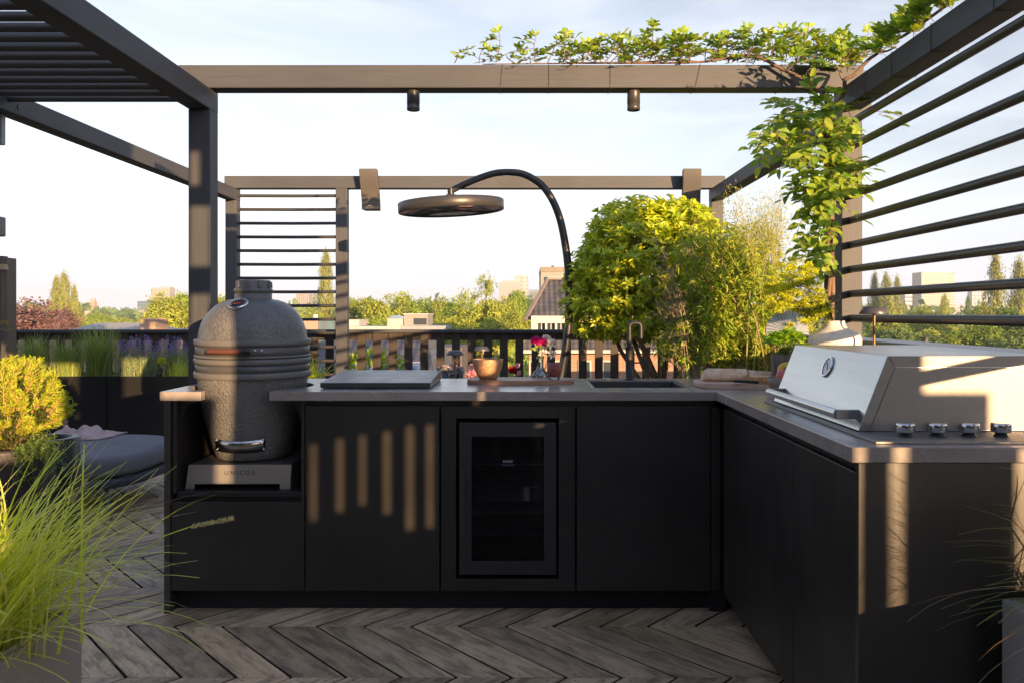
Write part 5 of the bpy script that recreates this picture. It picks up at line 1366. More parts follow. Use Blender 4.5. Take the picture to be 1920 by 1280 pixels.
for (c, r, ry, k) in ell:
    d = rdir(rng, k*2); d = d[d[:, 1] < .55][:k]
    cc = np.array(at(c[0], c[1], YS)); rr_ = np.array([r[0]*fs_, ry, r[1]*fs_])*(1 + rng.normal(0, .07, (len(d), 1)))
    Pr.append(cc + d*rr_); Dr.append(nrm(d*.8 + np.array([0, -.05, .75])))
Pr = np.concatenate(Pr) - O; Dr = np.concatenate(Dr)
k = 9; n = len(Pr); side = nrm(np.cross(np.repeat(Dr, k, 0), rdir(rng, n*k)))
U = np.repeat(Dr, k, 0); D = nrm(U*rng.uniform(.15, .9, (n*k, 1)) + side)
P = np.repeat(Pr, k, 0) + U*rng.uniform(-.02, .03, (n*k, 1))
V1, I1 = leaves(P, D, U + rng.normal(0, .2, U.shape), rng.uniform(.048, .088, n*k), rng.uniform(.020, .031, n*k), True)
# inner leaves
m = 2400; Pi = []
for (c, r, ry, kq) in ell:
    d = rdir(rng, int(m*kq/900)); cc = np.array(at(c[0], c[1], YS)); Pi.append(cc + d*np.array([r[0]*fs_, ry, r[1]*fs_])*rng.uniform(.3, .93, (len(d), 1)))
Pi = np.concatenate(Pi) - O; V2, I2 = leaves(Pi, rdir(rng, len(Pi)) + np.array([0, 0, .3]), rdir(rng, len(Pi)) + np.array([0, 0, .8]), rng.uniform(.06, .10, len(Pi)), .036, True)
V, I = join([(V1, I1), (V2, I2)]); np_obj('foliage', V, I, G_SHRUB, sh, smooth=True)
b = MB(sb_)
for k_ in range(9):
    px = 1160 + k_*17; foot = sb_ + Vector((rng.normal(0, .05), rng.normal(0, .05), 0)); mid = at(px + rng.normal(0, 8), 640 + rng.normal(0, 12), YS + rng.normal(0, .1))
    tp = at(1110 + k_*23 + rng.normal(0, 10), rng.uniform(440, 560), YS + rng.normal(0, .15))
    pts = [foot, foot.lerp(mid, .5) + Vector((rng.normal(0, .03), 0, 0)), mid, mid.lerp(tp, .5) + Vector((rng.normal(0, .04), 0, 0)), tp]
    b.tube(pts, [.024, .021, .018, .012, .005], 8)
    for q in range(6):
        e_ = Vector(Pr[rng.integers(0, n)]) + sb_; s_0 = mid.lerp(tp, rng.uniform(.1, .9)); b.tube(curve(s_0, e_, (0, 0, -.03), 4), [.006, .005, .004, .003, .002], 5)
b.build('trunk', M_BARK, sh)

def spray_leaves(rng, nodes, k, L, W, droop):
    n = len(nodes); a = rng.uniform(0, 2*PI, n); base = np.stack([np.cos(a), np.sin(a), -np.abs(rng.normal(droop, .25, n))], 1)
    B = np.repeat(base, k, 0); D = nrm(B + rng.normal(0, .5, (n*k, 3))); P = np.repeat(nodes, k, 0) + rng.normal(0, .022, (n*k, 3))
    return leaves(P, D, np.array([0, -.3, 1.0]) + rng.normal(0, .45, (n*k, 3)), rng.uniform(L*.6, L*1.15, n*k), W, False)
YBm = 6.0; fb2 = YBm/F
bf = at(1385, 700, YBm); bf.z = .44
ba = thing('bamboo', 'dense fine leaved bamboo between the evergreen shrub and the timber post', 'bamboo', bf)
rng = np.random.default_rng(75); O = np.array(bf); nodes = []
blobs = [((1395, 590), (92, 105), .40, 520), ((1345, 500), (85, 85), .38, 330), ((1405, 490), (62, 75), .35, 170), ((1300, 640), (70, 55), .32, 200), ((1440, 650), (50, 60), .32, 170), ((1330, 600), (75, 70), .35, 220)]
for c, r, ry, k in blobs:
    d = rdir(rng, k); nodes.append(np.array(at(c[0], c[1], YBm)) + d*np.array([r[0]*fb2, ry, r[1]*fb2])*rng.uniform(.35, 1.06, (k, 1))**.6)
nodes = np.concatenate(nodes) - O; nodes = nodes[nodes[:, 2] > .1]
V, I = spray_leaves(rng, nodes, 11, .072, .0115, .35); np_obj('foliage', V, I, G_BAMB, ba)
b = MB(bf)
for k in range(42):
    f_ = bf + Vector((rng.normal(0, .22), rng.normal(0, .12), 0)); px = rng.uniform(1270, 1450); tp = at(px, rng.uniform(395, 520), YBm + rng.normal(0, .2))
    b.tube(curve(f_, tp, ((tp.x - f_.x)*-.18, 0, .05), 7), [.007, .0068, .006, .0055, .005, .004, .003, .002], 6)
for k in range(150):
    q = nodes[rng.integers(0, len(nodes))]; e_ = q + rng.normal(0, .11, 3); b.tube([Vector(q) + bf, Vector(e_) + bf], [.002, .001], 4)
b.build('culms', mat_leaf('bamboo canes', [(.26,.22,.08), (.34,.26,.12), (.20,.17,.07)], .05, .5), ba)
# fine grey twigs in front of the shrub
YTw = 5.85; tf = at(1300, 690, YTw); tf.z = .44
tw = thing('twiggy_shrub', 'wispy grey brown twiggy shrub in front of the evergreen rosettes', 'shrub', tf)
rng = np.random.default_rng(78); b = MB(tf); Pn = []
for k in range(24):
    tp = at(rng.uniform(1228, 1345), rng.uniform(425, 600), YTw + rng.normal(0, .12)); c_ = curve(tf + Vector((rng.normal(0, .06), rng.normal(0, .06), 0)), tp, (.05, 0, .08), 9)
    b.tube(c_, [.005 - .0004*i for i in range(10)], 5)
    for j in range(9):
        p_ = c_[rng.integers(4, 10)]; e_ = p_ + Vector((rng.normal(-.05, .07), rng.normal(0, .06), rng.normal(.05, .05))); b.tube([p_, e_], [.0016, .0008], 4)
        for s in (.3, .6, .8, 1): Pn.append(np.array(p_.lerp(e_, s) - tf))
b.build('twigs', mat_leaf('grey twigs', [(.24,.17,.12), (.32,.24,.17), (.20,.15,.12)], .0, .8), tw)
Pn = np.repeat(np.array(Pn), 3, 0) + rng.normal(0, .008, (len(Pn)*3, 3)); V, I = leaves(Pn, rdir(rng, len(Pn)) + np.array([0, 0, .5]), rdir(rng, len(Pn)), .028, .006, False); np_obj('foliage', V, I, mat_leaf('grey twig leaf', [(.14,.15,.09), (.22,.20,.12), (.18,.18,.07)], .3), tw)
# tall golden oat grass
YO_ = 5.75; of = at(1450, 700, YO_); of.z = .44
og = thing('golden_oat_grass', 'tall golden feathery oat grass rising behind the yellow umbels', 'grass', of)
rng = np.random.default_rng(81); b = MB(of); Pn = []
for k in range(34):
    tp = at(rng.normal(1432, 30), rng.uniform(352, 430), YO_ + rng.normal(0, .1)); c_ = curve(of + Vector((rng.normal(.02, .05), rng.normal(0, .04), 0)), tp, ((of.x - tp.x)*.12, 0, .02), 8)
    b.tube(c_, [.0042, .004, .0036, .003, .0026, .002, .0016, .0012, .0008], 5)
    d = (c_[-1] - c_[-2])
    for j in range(130):
        s = rng.uniform(-1.6, .25); p_ = c_[-1] + d*s; w_ = .065*(1.1 - abs(s+.4)*.5); e_ = p_ + Vector((rng.normal(-.02, w_), rng.normal(0, w_*.7), rng.normal(-.015, .035)))
        Pn.append(np.array(e_ - of))
b.build('stalks', mat_leaf('straw stalks', [(.34,.30,.06), (.42,.36,.09), (.28,.27,.05)], .15, .5), og)
Pn = np.array(Pn); V, I = leaves(Pn, rng.normal(0, .5, Pn.shape) + np.array([0, 0, -1]), rdir(rng, len(Pn)), rng.uniform(.014, .030, len(Pn)), .0048, False); np_obj('plumes', V, I, G_PLUME, og)
# low plants along the fence behind the worktop
sm_ = thing('low_shrub', 'small sunny shrub low behind the fence slats left of the round table lamp', 'shrub', at(700, 720, 9.3))
rng = np.random.default_rng(83); O = np.array(at(700, 720, 9.3)); d = rdir(rng, 900); P = np.array(at(700, 700, 9.3)) + d*np.array([.42, .25, .25])*rng.uniform(.4, 1, (900, 1))**.5
V, I = leaves(P - O, d + np.array([0, 0, .5]), rdir(rng, 900), .07, .03, False); np_obj('foliage', V, I, G_VINE, sm_); MB(tuple(O)).tube([tuple(O - np.array([0, 0, .3])), tuple(O + np.array([0, 0, .15]))], .012, 6).build('stem', M_BARK, sm_)
yp = thing('potted_grass', 'yellow green grass in a brown pot just right of the ceramic grill', 'potted plant', (wx(578, 7.0), 7.0, 0))
MB((0, 0, 0)).lathe([(0, .002), (.13, .002), (.17, .70), (.175, .72), (.16, .72), (.15, .68), (0, .67)], n=36).build('pot', mat_plain('brown pot', (.16, .08, .05), .6), yp)
rng = np.random.default_rng(85); n = 90; base = np.c_[rng.normal(0, .04, n), rng.normal(0, .04, n), np.full(n, .68)]
V, I, _ = blades(rng, base, rng.uniform(0, 2*PI, n), rng.uniform(.18, .36, n), np.abs(rng.normal(.4, .3, n)), rng.uniform(.2, 1.2, n), .011, 6); np_obj('foliage', V, I, G_PINE, yp)

# ------------------------------------------------------------------ climber on the corner post
vf = Vector((1.70, 4.52, 0))
vi = thing('climbing_vine', 'leafy climber twining up the right post and along both beams', 'climber', vf)
rng = np.random.default_rng(91); b = MB(vf); PS = []
def stem(pts, r0, r1, n=6):
    pts = [Vector(p) for p in pts]; dn = []
    for i in range(len(pts)-1):
        p0, p1, p2, p3 = pts[max(0, i-1)], pts[i], pts[i+1], pts[min(len(pts)-1, i+2)]
        for k in range(n):
            t = k/n; dn.append(.5*((2*p1) + (-p0+p2)*t + (2*p0-5*p1+4*p2-p3)*t*t + (-p0+3*p1-3*p2+p3)*t**3))
    dn.append(pts[-1]); m = len(dn); b.tube(dn, [r0 + (r1-r0)*i/m for i in range(m)], 9); return dn
YV_ = 4.50
def vp(px, py, Y=YV_): return at(px, py, Y)
for k in range(4):     # twisted trunks
    ph_ = k*1.6; pts = []
    for i in range(16):
        py = 700 - i*34 if i else 900; a = ph_ + i*.55
        q = vp(1556 - i*.15, py, YV_); pts.append(q + Vector((math.cos(a)*.017, math.sin(a)*.017, 0)))
    pts[0].z = .0; stem(pts, .014, .010)
stem([vp(1556, 205), vp(1545, 180, 4.47), vp(1532, 166, 4.47), vp(1505, 148, 4.53), vp(1470, 132, 4.55), vp(1432, 112, 4.56), vp(1395, 104, 4.58), vp(1350, 112, 4.6), vp(1310, 117, 4.60), vp(1220, 119, 4.62), vp(1120, 119, 4.64), vp(1000, 120, 4.64), vp(905, 121, 4.66)], .013, .003)
stem([vp(1310, 117, 4.60), vp(1260, 113, 4.62), vp(1200, 117, 4.63), vp(1060, 118, 4.66)], .006, .003)
stem([vp(1566, 205), vp(1582, 175, 4.45), vp(1585, 150, 4.42), vp(1602, 140, 4.4), vp(1628, 113, 4.36), vp(1646, 99, 4.3), vp(1656, 82, 4.2), vp(1690, 70, 4.0), vp(1740, 36, 3.75), vp(1800, -8, 3.5), vp(1900, -80, 3.2)], .012, .006)
stem([vp(1646, 99, 4.3), vp(1664, 96, 4.25), vp(1680, 88, 4.1)], .006, .004)
stem([vp(1540, 172, 4.47), vp(1514, 150, 4.5), vp(1512, 135, 4.5)], .005, .003); stem([vp(1583, 155, 4.43), vp(1575, 140, 4.45), vp(1578, 130, 4.47)], .005, .003)
def inpoly(poly, m):
    xs = [p[0] for p in poly]; ys = [p[1] for p in poly]; out = []
    while len(out) < m:
        x = rng.uniform(min(xs), max(xs)); y = rng.uniform(min(ys), max(ys)); c = False; j = len(poly)-1
        for i in range(len(poly)):
            if (poly[i][1] > y) != (poly[j][1] > y) and x < (poly[j][0]-poly[i][0])*(y-poly[i][1])/(poly[j][1]-poly[i][1]) + poly[i][0]: c = not c
            j = i
        if c: out.append((x, y))
    return out
LP = []; LD = []; LN = []; LL = []
def compound(p, d, k=7, L=.058, up=(0, 0, 1), ln=.17):
    """pinnate leaf: leaflets in pairs along a stalk"""
    p = np.array(p); d = np.array(d, float); d /= np.linalg.norm(d); up = np.array(up, float)
    s = np.cross(d, up); s /= np.linalg.norm(s) + 1e-9; nn = np.cross(s, d)
    m = (k-1)//2; q = []
    for i in range(m + 1):
        t = .3 + .7*i/m; c = p + d*ln*t - np.array([0, 0, .04])*t*t; q.append(c)
        if i == m: dirs = [d]
        else: dirs = [d*.55 + s*.85, d*.55 - s*.85]
        for e in dirs:
            LP.append(c); LD.append(e + rng.normal(0, .12, 3)); LN.append(nn + rng.normal(0, .25, 3)); LL.append(L*rng.uniform(.75, 1.2))
    b.tube([Vector(p)] + [Vector(x) for x in q], [.0016]*(len(q)+1), 4)
def many(poly, m, Y0, Y1, dirf, L=.058, ks=(5, 7, 7), up=(0, -.4, 1), ln=(.09, .16)):
    for (x, y) in inpoly(poly, m):
        compound(vp(x, y, rng.uniform(Y0, Y1)), dirf() + rng.normal(0, .25, 3), int(rng.choice(ks)), L, up, rng.uniform(*ln))
upd = lambda: np.array([rng.normal(0, .55), rng.normal(-.1, .35), rng.uniform(.5, 1.1)])
dnd = lambda: np.array([rng.normal(-.35, .5), rng.normal(-.4, .3), rng.uniform(-.9, .15)])
def shoot(px, py, Y, h, lean, k=5, L=.048):
    """an upright young shoot with leaves up its length"""
    p0 = vp(px, py, Y); p1 = p0 + Vector((lean, rng.normal(-.03, .05), h)); c_ = curve(p0, p1, (rng.normal(0, .02), 0, .01), 6); b.tube(c_, [.0032, .003, .0027, .0024, .002, .0016, .0012], 5)
    for j in range(k):
        t = (j + .6)/k; q = c_[min(5, int(t*6))].lerp(c_[min(6, int(t*6)+1)], (t*6) % 1 if t < 1 else 1); a = rng.uniform(0, 2*PI)
        compound(q, (math.cos(a), math.sin(a)*.7 - .15, rng.uniform(.05, .75)), int(rng.choice((5, 5, 7))), L*rng.uniform(.8, 1.15), (0, 0, 1), rng.uniform(.06, .12))
    compound(p1, (rng.normal(0, .4), rng.normal(0, .3), 1), 5, L*.85, (0, -1, .2), .06)
shoot(852, 119, 4.64, .035, .0, 2, .036)
for px, h, ln_, k in ((905, .07, .03, 3), (932, .15, .02, 5), (958, .09, .02, 3), (985, .05, -.02, 2), (1005, .17, .0, 5), (1022, .12, .06, 4), (1045, .06, .03, 3), (1062, .15, -.02, 6), (1088, .13, .07, 6), (1118, .10, -.05, 5), (1140, .11, .03, 6), (1165, .08, .02, 5), (1190, .12, .04, 6), (1214, .16, .0, 6), (1235, .10, .05, 6), (1258, .13, .06, 6), (1280, .17, .02, 7), (1300, .12, -.03, 6), (1325, .11, .03, 5), (1345, .17, .02, 7), (1370, .14, .05, 6), (1395, .15, .03, 7), (1412, .10, .0, 5), (1440, .12, .03, 6), (1470, .19, -.02, 8), (1490, .16, .06, 7), (1515, .13, .0, 7), (1540, .12, .07, 7), (1565, .17, .04, 7), (1580, .14, .10, 6), (1600, .09, .10, 5)):
    for r_ in range(1 + (px > 1050)): shoot(px + rng.normal(0, 5), 118, rng.uniform(4.54, 4.68), h*rng.uniform(.75, 1.05), ln_ + rng.normal(0, .02), k)
many([(1440, 108), (1610, 104), (1605, 142), (1450, 128)], 26, 4.44, 4.6, upd, .06)
many([(1470, 178), (1580, 170), (1605, 225), (1560, 290), (1480, 285), (1415, 265), (1440, 225)], 98, 4.15, 4.62, dnd, .070)
many([(1500, 280), (1590, 270), (1595, 330), (1560, 385), (1500, 350)], 58, 4.25, 4.55, dnd, .072)
many([(1505, 345), (1565, 340), (1560, 420), (1520, 410)], 22, 4.35, 4.52, dnd, .068)
many([(1512, 400), (1560, 400), (1558, 485), (1522, 480)], 16, 4.42, 4.52, dnd, .072)
many([(1570, 290), (1590, 285), (1595, 335), (1572, 340)], 6, 4.40, 4.5, lambda: np.array([.5, -.5, -.3]), .06)
many([(1630, 205), (1660, 205), (1660, 222), (1630, 222)], 3, 4.2, 4.4, lambda: np.array([.8, -.3, -.1]), .055)
for k in range(70):     # along the right beam
    Y = rng.uniform(2.9, 4.15); compound((1.80 + rng.normal(0, .03), Y, 2.585 + rng.uniform(0, .05)), (rng.normal(-.45, .35), rng.normal(0, .4), rng.uniform(.3, 1)), 7, .055, (0, 0, 1), rng.uniform(.08, .14))
o = b.build('stems', M_BARK2, vi)
vo = np.array(vf); V, I = leaves(np.array(LP) - vo, np.array(LD), np.array(LN), np.array(LL), np.array(LL)*.50, True); np_obj('foliage', V, I, G_VINE, vi, smooth=True)

# ------------------------------------------------------------------ basil and the bunch of yellow umbels
bo = Vector((bax, YBA, ZT + .139)); bs = thing('basil_plant', 'leafy green basil growing in the bark textured pot', 'herb', bo)
rng = np.random.default_rng(95); n = 78; d = rdir(rng, n); d[:, 2] = np.abs(d[:, 2])
C = np.array([0, 0, .055]); P0 = C + d*np.array([.082, .078, .058])*rng.uniform(.55, 1, (n, 1)); q = 4
P = np.repeat(P0, q, 0); a = np.tile(np.arange(q)*PI/2, n) + np.repeat(rng.uniform(0, 6, n), q)
D = np.c_[np.cos(a), np.sin(a), rng.uniform(-.1, .7, n*q)] + np.repeat(d, q, 0)*.6
V, I = leaves(P, D, np.array([0, -.2, 1.0]) + rng.normal(0, .3, (n*q, 3)), rng.uniform(.028, .050, n*q), rng.uniform(.022, .034, n*q), True); np_obj('foliage', V, I, G_BASIL, bs, smooth=True)
b = MB((0, 0, 0))
for p_ in P0[::2]: b.tube([Vector((rng.normal(0, .015), rng.normal(0, .015), 0)), Vector(p_)], .0016, 5)
b.build('stems', M_STEM, bs)

mo = Vector((vvx - .005, YVV, vz(606))); fe = thing('umbel_bunch', 'airy bunch of yellow umbel flowers leaning left out of the cream vase', 'flower bunch', mo)
rng = np.random.default_rng(97); b = MB(mo); Pn = []; Dn = []; Ff = []
cen = [((1490, 545), (62, 58), 92), ((1455, 560), (36, 40), 34), ((1525, 580), (32, 34), 26), ((1495, 505), (40, 26), 22), ((1500, 610), (34, 16), 10)]
for c, r, k in cen:
    for j in range(k):
        dd = rdir(rng, 1)[0]*rng.uniform(.3, 1.0); u = at(c[0] + dd[0]*r[0], c[1] + dd[2]*r[1], YVV + dd[1]*.12)
        c_ = curve(mo, u, (0, 0, .05), 5)
        if j % 2 == 0: b.tube(c_, [.0018, .0015, .0013, .001, .001, .0008], 4)
        m = 17; rr_ = rng.uniform(.016, .030)
        for i in range(m):
            a = rng.uniform(0, 2*PI); s = math.sqrt(rng.uniform(0, 1)); tip_ = u + Vector((math.cos(a)*s*rr_, math.sin(a)*s*rr_, .010*(1-s*s)))
            if i < 6: b.tube([u - Vector((0, 0, .018)), tip_], .0006, 3)
            for l in range(4): Pn.append(np.array(tip_ - mo) + rng.normal(0, .0028, 3))
for j in range(260):
    u = at(rng.normal(1540, 14), rng.normal(585, 16), YVV + rng.normal(0, .03)); Ff.append(np.array(u - mo))
b.build('stems', G_FENL, fe)
Pn = np.array(Pn); V, I = flakes(Pn, rdir(rng, len(Pn)), rdir(rng, len(Pn)) + np.array([0, -.4, .8]), .0092, .0075); np_obj('umbels', V, I, G_FENN, fe)
Ff = np.array(Ff); V, I = leaves(Ff, rdir(rng, len(Ff)), rdir(rng, len(Ff)), .024, .006, False); np_obj('foliage', V, I, G_FENL, fe)
# ------------------------------------------------------------------ the town below and beyond
GZ = -12.0
def mat_ground():
    m, nt, p = new_mat('town ground'); L = nt.links.new
    tc = N(nt, 'ShaderNodeTexCoord'); n1 = N(nt, 'ShaderNodeTexNoise', i_Scale=.02, i_Detail=8.0); L(tc.outputs['Object'], n1.inputs['Vector'])
    ra = N(nt, 'ShaderNodeValToRGB'); e = ra.color_ramp.elements; e[0].position = .4; e[0].color = rgba((.05, .06, .025)); e[1].position = .62; e[1].color = rgba((.13, .115, .10))
    L(n1.outputs['Fac'], ra.inputs['Fac']); L(ra.outputs[0], p.inputs['Base Color']); p.inputs['Roughness'].default_value = .9
    return m
g = MB().prism([(2000*math.cos(2*PI*i/64), 2000*math.sin(2*PI*i/64)) for i in range(64)], GZ - 1, GZ).build('town_ground', mat_ground()); tag(g, kind='structure')

def mat_facade(name, wall, glass, sx, sz, fx=.55, fz=.6, rough=.95, ox=0.0, oz=0.0, grough=.35):
    """rows and columns of windows, laid out in metres on the building itself"""
    m, nt, p = new_mat(name); L = nt.links.new
    tc = N(nt, 'ShaderNodeTexCoord'); sp = N(nt, 'ShaderNodeSeparateXYZ'); L(tc.outputs['Object'], sp.inputs[0])
    def frac(a, s, o):
        ad = N(nt, 'ShaderNodeMath', operation='ADD'); ad.inputs[1].default_value = o + 500*s; L(a, ad.inputs[0])
        dv = N(nt, 'ShaderNodeMath', operation='DIVIDE'); dv.inputs[1].default_value = s; L(ad.outputs[0], dv.inputs[0])
        fr = N(nt, 'ShaderNodeMath', operation='FRACT'); L(dv.outputs[0], fr.inputs[0]); return fr.outputs[0]
    su = N(nt, 'ShaderNodeMath', operation='ADD'); L(sp.outputs[0], su.inputs[0]); L(sp.outputs[1], su.inputs[1])
    u = frac(su.outputs[0], sx, ox); v = frac(sp.outputs[2], sz, oz)
    a = N(nt, 'ShaderNodeMath', operation='LESS_THAN'); a.inputs[1].default_value = fx; L(u, a.inputs[0])
    b = N(nt, 'ShaderNodeMath', operation='LESS_THAN'); b.inputs[1].default_value = fz; L(v, b.inputs[0])
    ml = N(nt, 'ShaderNodeMath', operation='MULTIPLY'); L(a.outputs[0], ml.inputs[0]); L(b.outputs[0], ml.inputs[1])
    mx = N(nt, 'ShaderNodeMix', data_type='RGBA'); mx.inputs[6].default_value = rgba(wall); mx.inputs[7].default_value = rgba(glass)
    L(ml.outputs[0], mx.inputs['Factor']); L(mx.outputs[2], p.inputs['Base Color'])
    r = N(nt, 'ShaderNodeMapRange'); r.inputs['To Min'].default_value = rough; r.inputs['To Max'].default_value = grough; L(ml.outputs[0], r.inputs['Value']); L(r.outputs[0], p.inputs['Roughness'])
    return m
def mat_brick(name, c1, c2, mortar, scale=1.0):
    m, nt, p = new_mat(name); L = nt.links.new
    tc = N(nt, 'ShaderNodeTexCoord'); sp = N(nt, 'ShaderNodeSeparateXYZ'); L(tc.outputs['Object'], sp.inputs[0])
    su = N(nt, 'ShaderNodeMath', operation='ADD'); L(sp.outputs[0], su.inputs[0]); L(sp.outputs[1], su.inputs[1])
    cb = N(nt, 'ShaderNodeCombineXYZ'); L(su.outputs[0], cb.inputs[0]); L(sp.outputs[2], cb.inputs[1])
    br = N(nt, 'ShaderNodeTexBrick'); br.inputs['Scale'].default_value = scale; br.inputs['Brick Width'].default_value = .22; br.inputs['Row Height'].default_value = .065; br.inputs['Mortar Size'].default_value = .008
    br.inputs['Color1'].default_value = rgba(c1); br.inputs['Color2'].default_value = rgba(c2); br.inputs['Mortar'].default_value = rgba(mortar)
    L(cb.outputs[0], br.inputs['Vector'])
    n1 = N(nt, 'ShaderNodeTexNoise', i_Scale=1.2, i_Detail=6.0); L(tc.outputs['Object'], n1.inputs['Vector'])
    r = N(nt, 'ShaderNodeMapRange'); r.inputs['To Min'].default_value = .7; r.inputs['To Max'].default_value = 1.25; L(n1.outputs['Fac'], r.inputs['Value'])
    mu = N(nt, 'ShaderNodeMix', data_type='RGBA', blend_type='MULTIPLY'); mu.inputs['Factor'].default_value = 1; L(br.outputs['Color'], mu.inputs[6]); L(r.outputs[0], mu.inputs[7])
    L(mu.outputs[2], p.inputs['Base Color']); p.inputs['Roughness'].default_value = .85
    return m
def mat_tiles(name, c1, c2, px=.30, pz=.34):
    """interlocking roof tiles: rounded ribs and lapped courses"""
    m, nt, p = new_mat(name); L = nt.links.new
    tc = N(nt, 'ShaderNodeTexCoord'); sp = N(nt, 'ShaderNodeSeparateXYZ'); L(tc.outputs['Object'], sp.inputs[0])
    a = N(nt, 'ShaderNodeMath', operation='MULTIPLY'); a.inputs[1].default_value = 2*PI/px; L(sp.outputs[0], a.inputs[0])
    s = N(nt, 'ShaderNodeMath', operation='SINE'); L(a.outputs[0], s.inputs[0])
    d = N(nt, 'ShaderNodeMath', operation='DIVIDE'); d.inputs[1].default_value = pz; L(sp.outputs[2], d.inputs[0])
    f = N(nt, 'ShaderNodeMath', operation='FRACT'); L(d.outputs[0], f.inputs[0])
    h = N(nt, 'ShaderNodeMath', operation='MULTIPLY_ADD'); h.inputs[1].default_value = .5; L(s.outputs[0], h.inputs[0]); L(f.outputs[0], h.inputs[2])
    b = N(nt, 'ShaderNodeBump', invert=True); b.inputs['Strength'].default_value = 1; b.inputs['Distance'].default_value = .03; L(h.outputs[0], b.inputs['Height']); L(b.outputs[0], p.inputs['Normal'])
    n1 = N(nt, 'ShaderNodeTexNoise', i_Scale=3.0, i_Detail=5.0); L(tc.outputs['Object'], n1.inputs['Vector'])
    ra = N(nt, 'ShaderNodeValToRGB'); ra.color_ramp.elements[0].color = rgba(c1); ra.color_ramp.elements[1].color = rgba(c2); ra.color_ramp.elements[0].position = .35; ra.color_ramp.elements[1].position = .65
    L(n1.outputs['Fac'], ra.inputs['Fac'])
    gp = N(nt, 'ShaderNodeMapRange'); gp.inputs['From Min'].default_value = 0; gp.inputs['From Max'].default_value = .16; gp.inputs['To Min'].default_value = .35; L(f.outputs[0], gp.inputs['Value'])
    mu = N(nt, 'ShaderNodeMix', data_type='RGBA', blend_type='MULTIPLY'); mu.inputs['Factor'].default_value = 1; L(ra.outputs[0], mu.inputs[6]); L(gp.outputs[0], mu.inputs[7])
    L(mu.outputs[2], p.inputs['Base Color']); p.inputs['Roughness'].default_value = .5
    return m
M_WPAINT = mat_plain('white painted wood', (.42, .40, .37), .5, 0, .05, 3)
M_PANE = mat_plain('window glass', (.04, .05, .06), .08, 0, .1, 1)
M_ZINC = mat_plain('roof zinc', (.30, .31, .33), .5, .3, .12, 1)
M_RTILE = mat_tiles('dark clay tiles', (.066, .062, .063), (.115, .106, .105), .19, .15)
M_RTILE2 = mat_tiles('blue black tiles', (.055, .055, .062), (.10, .096, .10), .19, .15)
M_RBRICK = mat_brick('red brick', (.36, .17, .11), (.30, .14, .09), (.36, .30, .25))
M_PBRICK = mat_brick('pale pink brick', (.24, .155, .115), (.20, .125, .09), (.25, .205, .17))

# ---- mansard house with tiles, right of the middle
Yh = 27.0
def hx(px): return wx(px, Yh)
def hz_(py): return wz(py, Yh)
ho = thing('tiled_house', 'brick house with a steep dark tiled roof and white dormer band beyond the fence', 'house', (hx(1080), Yh+3, GZ)); O = (hx(1080), Yh+3, GZ)
xr = hx(1290)
MB(O).box(hx(992), xr, Yh+.35, Yh+7, GZ+.02, hz_(660)).build('wall', M_RBRICK, ho)
# steep upper roof, hipped at the left
zt_, ze_ = hz_(519), hz_(600)
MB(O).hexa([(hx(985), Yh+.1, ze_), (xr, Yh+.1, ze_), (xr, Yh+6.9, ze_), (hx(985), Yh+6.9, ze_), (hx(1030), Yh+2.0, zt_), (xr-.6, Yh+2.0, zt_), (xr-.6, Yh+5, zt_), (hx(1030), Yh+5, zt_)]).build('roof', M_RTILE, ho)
MB(O).bar((hx(984.5), Yh+.06, ze_-.02), (hx(1029.5), Yh+1.95, zt_), .10, .10).bar((hx(1029), Yh+1.95, zt_+.02), (xr-.55, Yh+1.95, zt_+.02), .12, .08).build('ridge', mat_plain('ridge tiles', (.20, .17, .15), .6), ho)
db_ = MB(O); zb0, zb1 = hz_(640), hz_(598)
db_.box(hx(996), xr-.2, Yh-.05, Yh+.34, hz_(606), zb1+.10).box(hx(996), xr-.2, Yh-.05, Yh+.34, zb0, hz_(632))
cols = [996, 1008.5, 1022.0, 1026.0, 1040.5, 1044.5, 1059.5, 1063.5, 1078, 1082, 1097, 1101, 1116, 1120, 1140]
for a, c_ in zip(cols[0::2], cols[1::2]): db_.box(hx(a), hx(c_), Yh-.05, Yh+.34, hz_(632)+.001, hz_(606)-.001)
db_.build('dormer_band', M_WPAINT, ho)
for a, c_ in zip(cols[1:-1:2], cols[2:-1:2]):
    wf = MB(O).box(hx(a)+.001, hx(c_)-.001, Yh+.10, Yh+.14, hz_(632)+.002, hz_(606)-.002).build('window', M_PANE, ho)
    MB(O).box((hx(a)+hx(c_))/2-.015, (hx(a)+hx(c_))/2+.015, Yh+.07, Yh+.099, hz_(632)+.002, hz_(606)-.002).build('glazing_bar', M_WPAINT, wf)
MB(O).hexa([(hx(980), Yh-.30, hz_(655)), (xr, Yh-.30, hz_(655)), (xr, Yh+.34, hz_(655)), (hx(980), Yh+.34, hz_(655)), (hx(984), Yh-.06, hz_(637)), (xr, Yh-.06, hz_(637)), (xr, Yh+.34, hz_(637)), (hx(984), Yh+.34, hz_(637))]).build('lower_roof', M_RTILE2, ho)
MB(O).box(hx(979), xr, Yh-.34, Yh+.34, hz_(661), hz_(655)-.002).build('gutter', M_WPAINT, ho)
for a in (992, 1040, 1085, 1130):
    wf = MB(O).box(hx(a), hx(a)+.45, Yh+.30, Yh+.349, hz_(712), hz_(676)).build('window', M_WPAINT, ho)
    MB(O).box(hx(a)+.06, hx(a)+.39, Yh+.285, Yh+.299, hz_(709), hz_(679)).build('pane', M_PANE, wf)
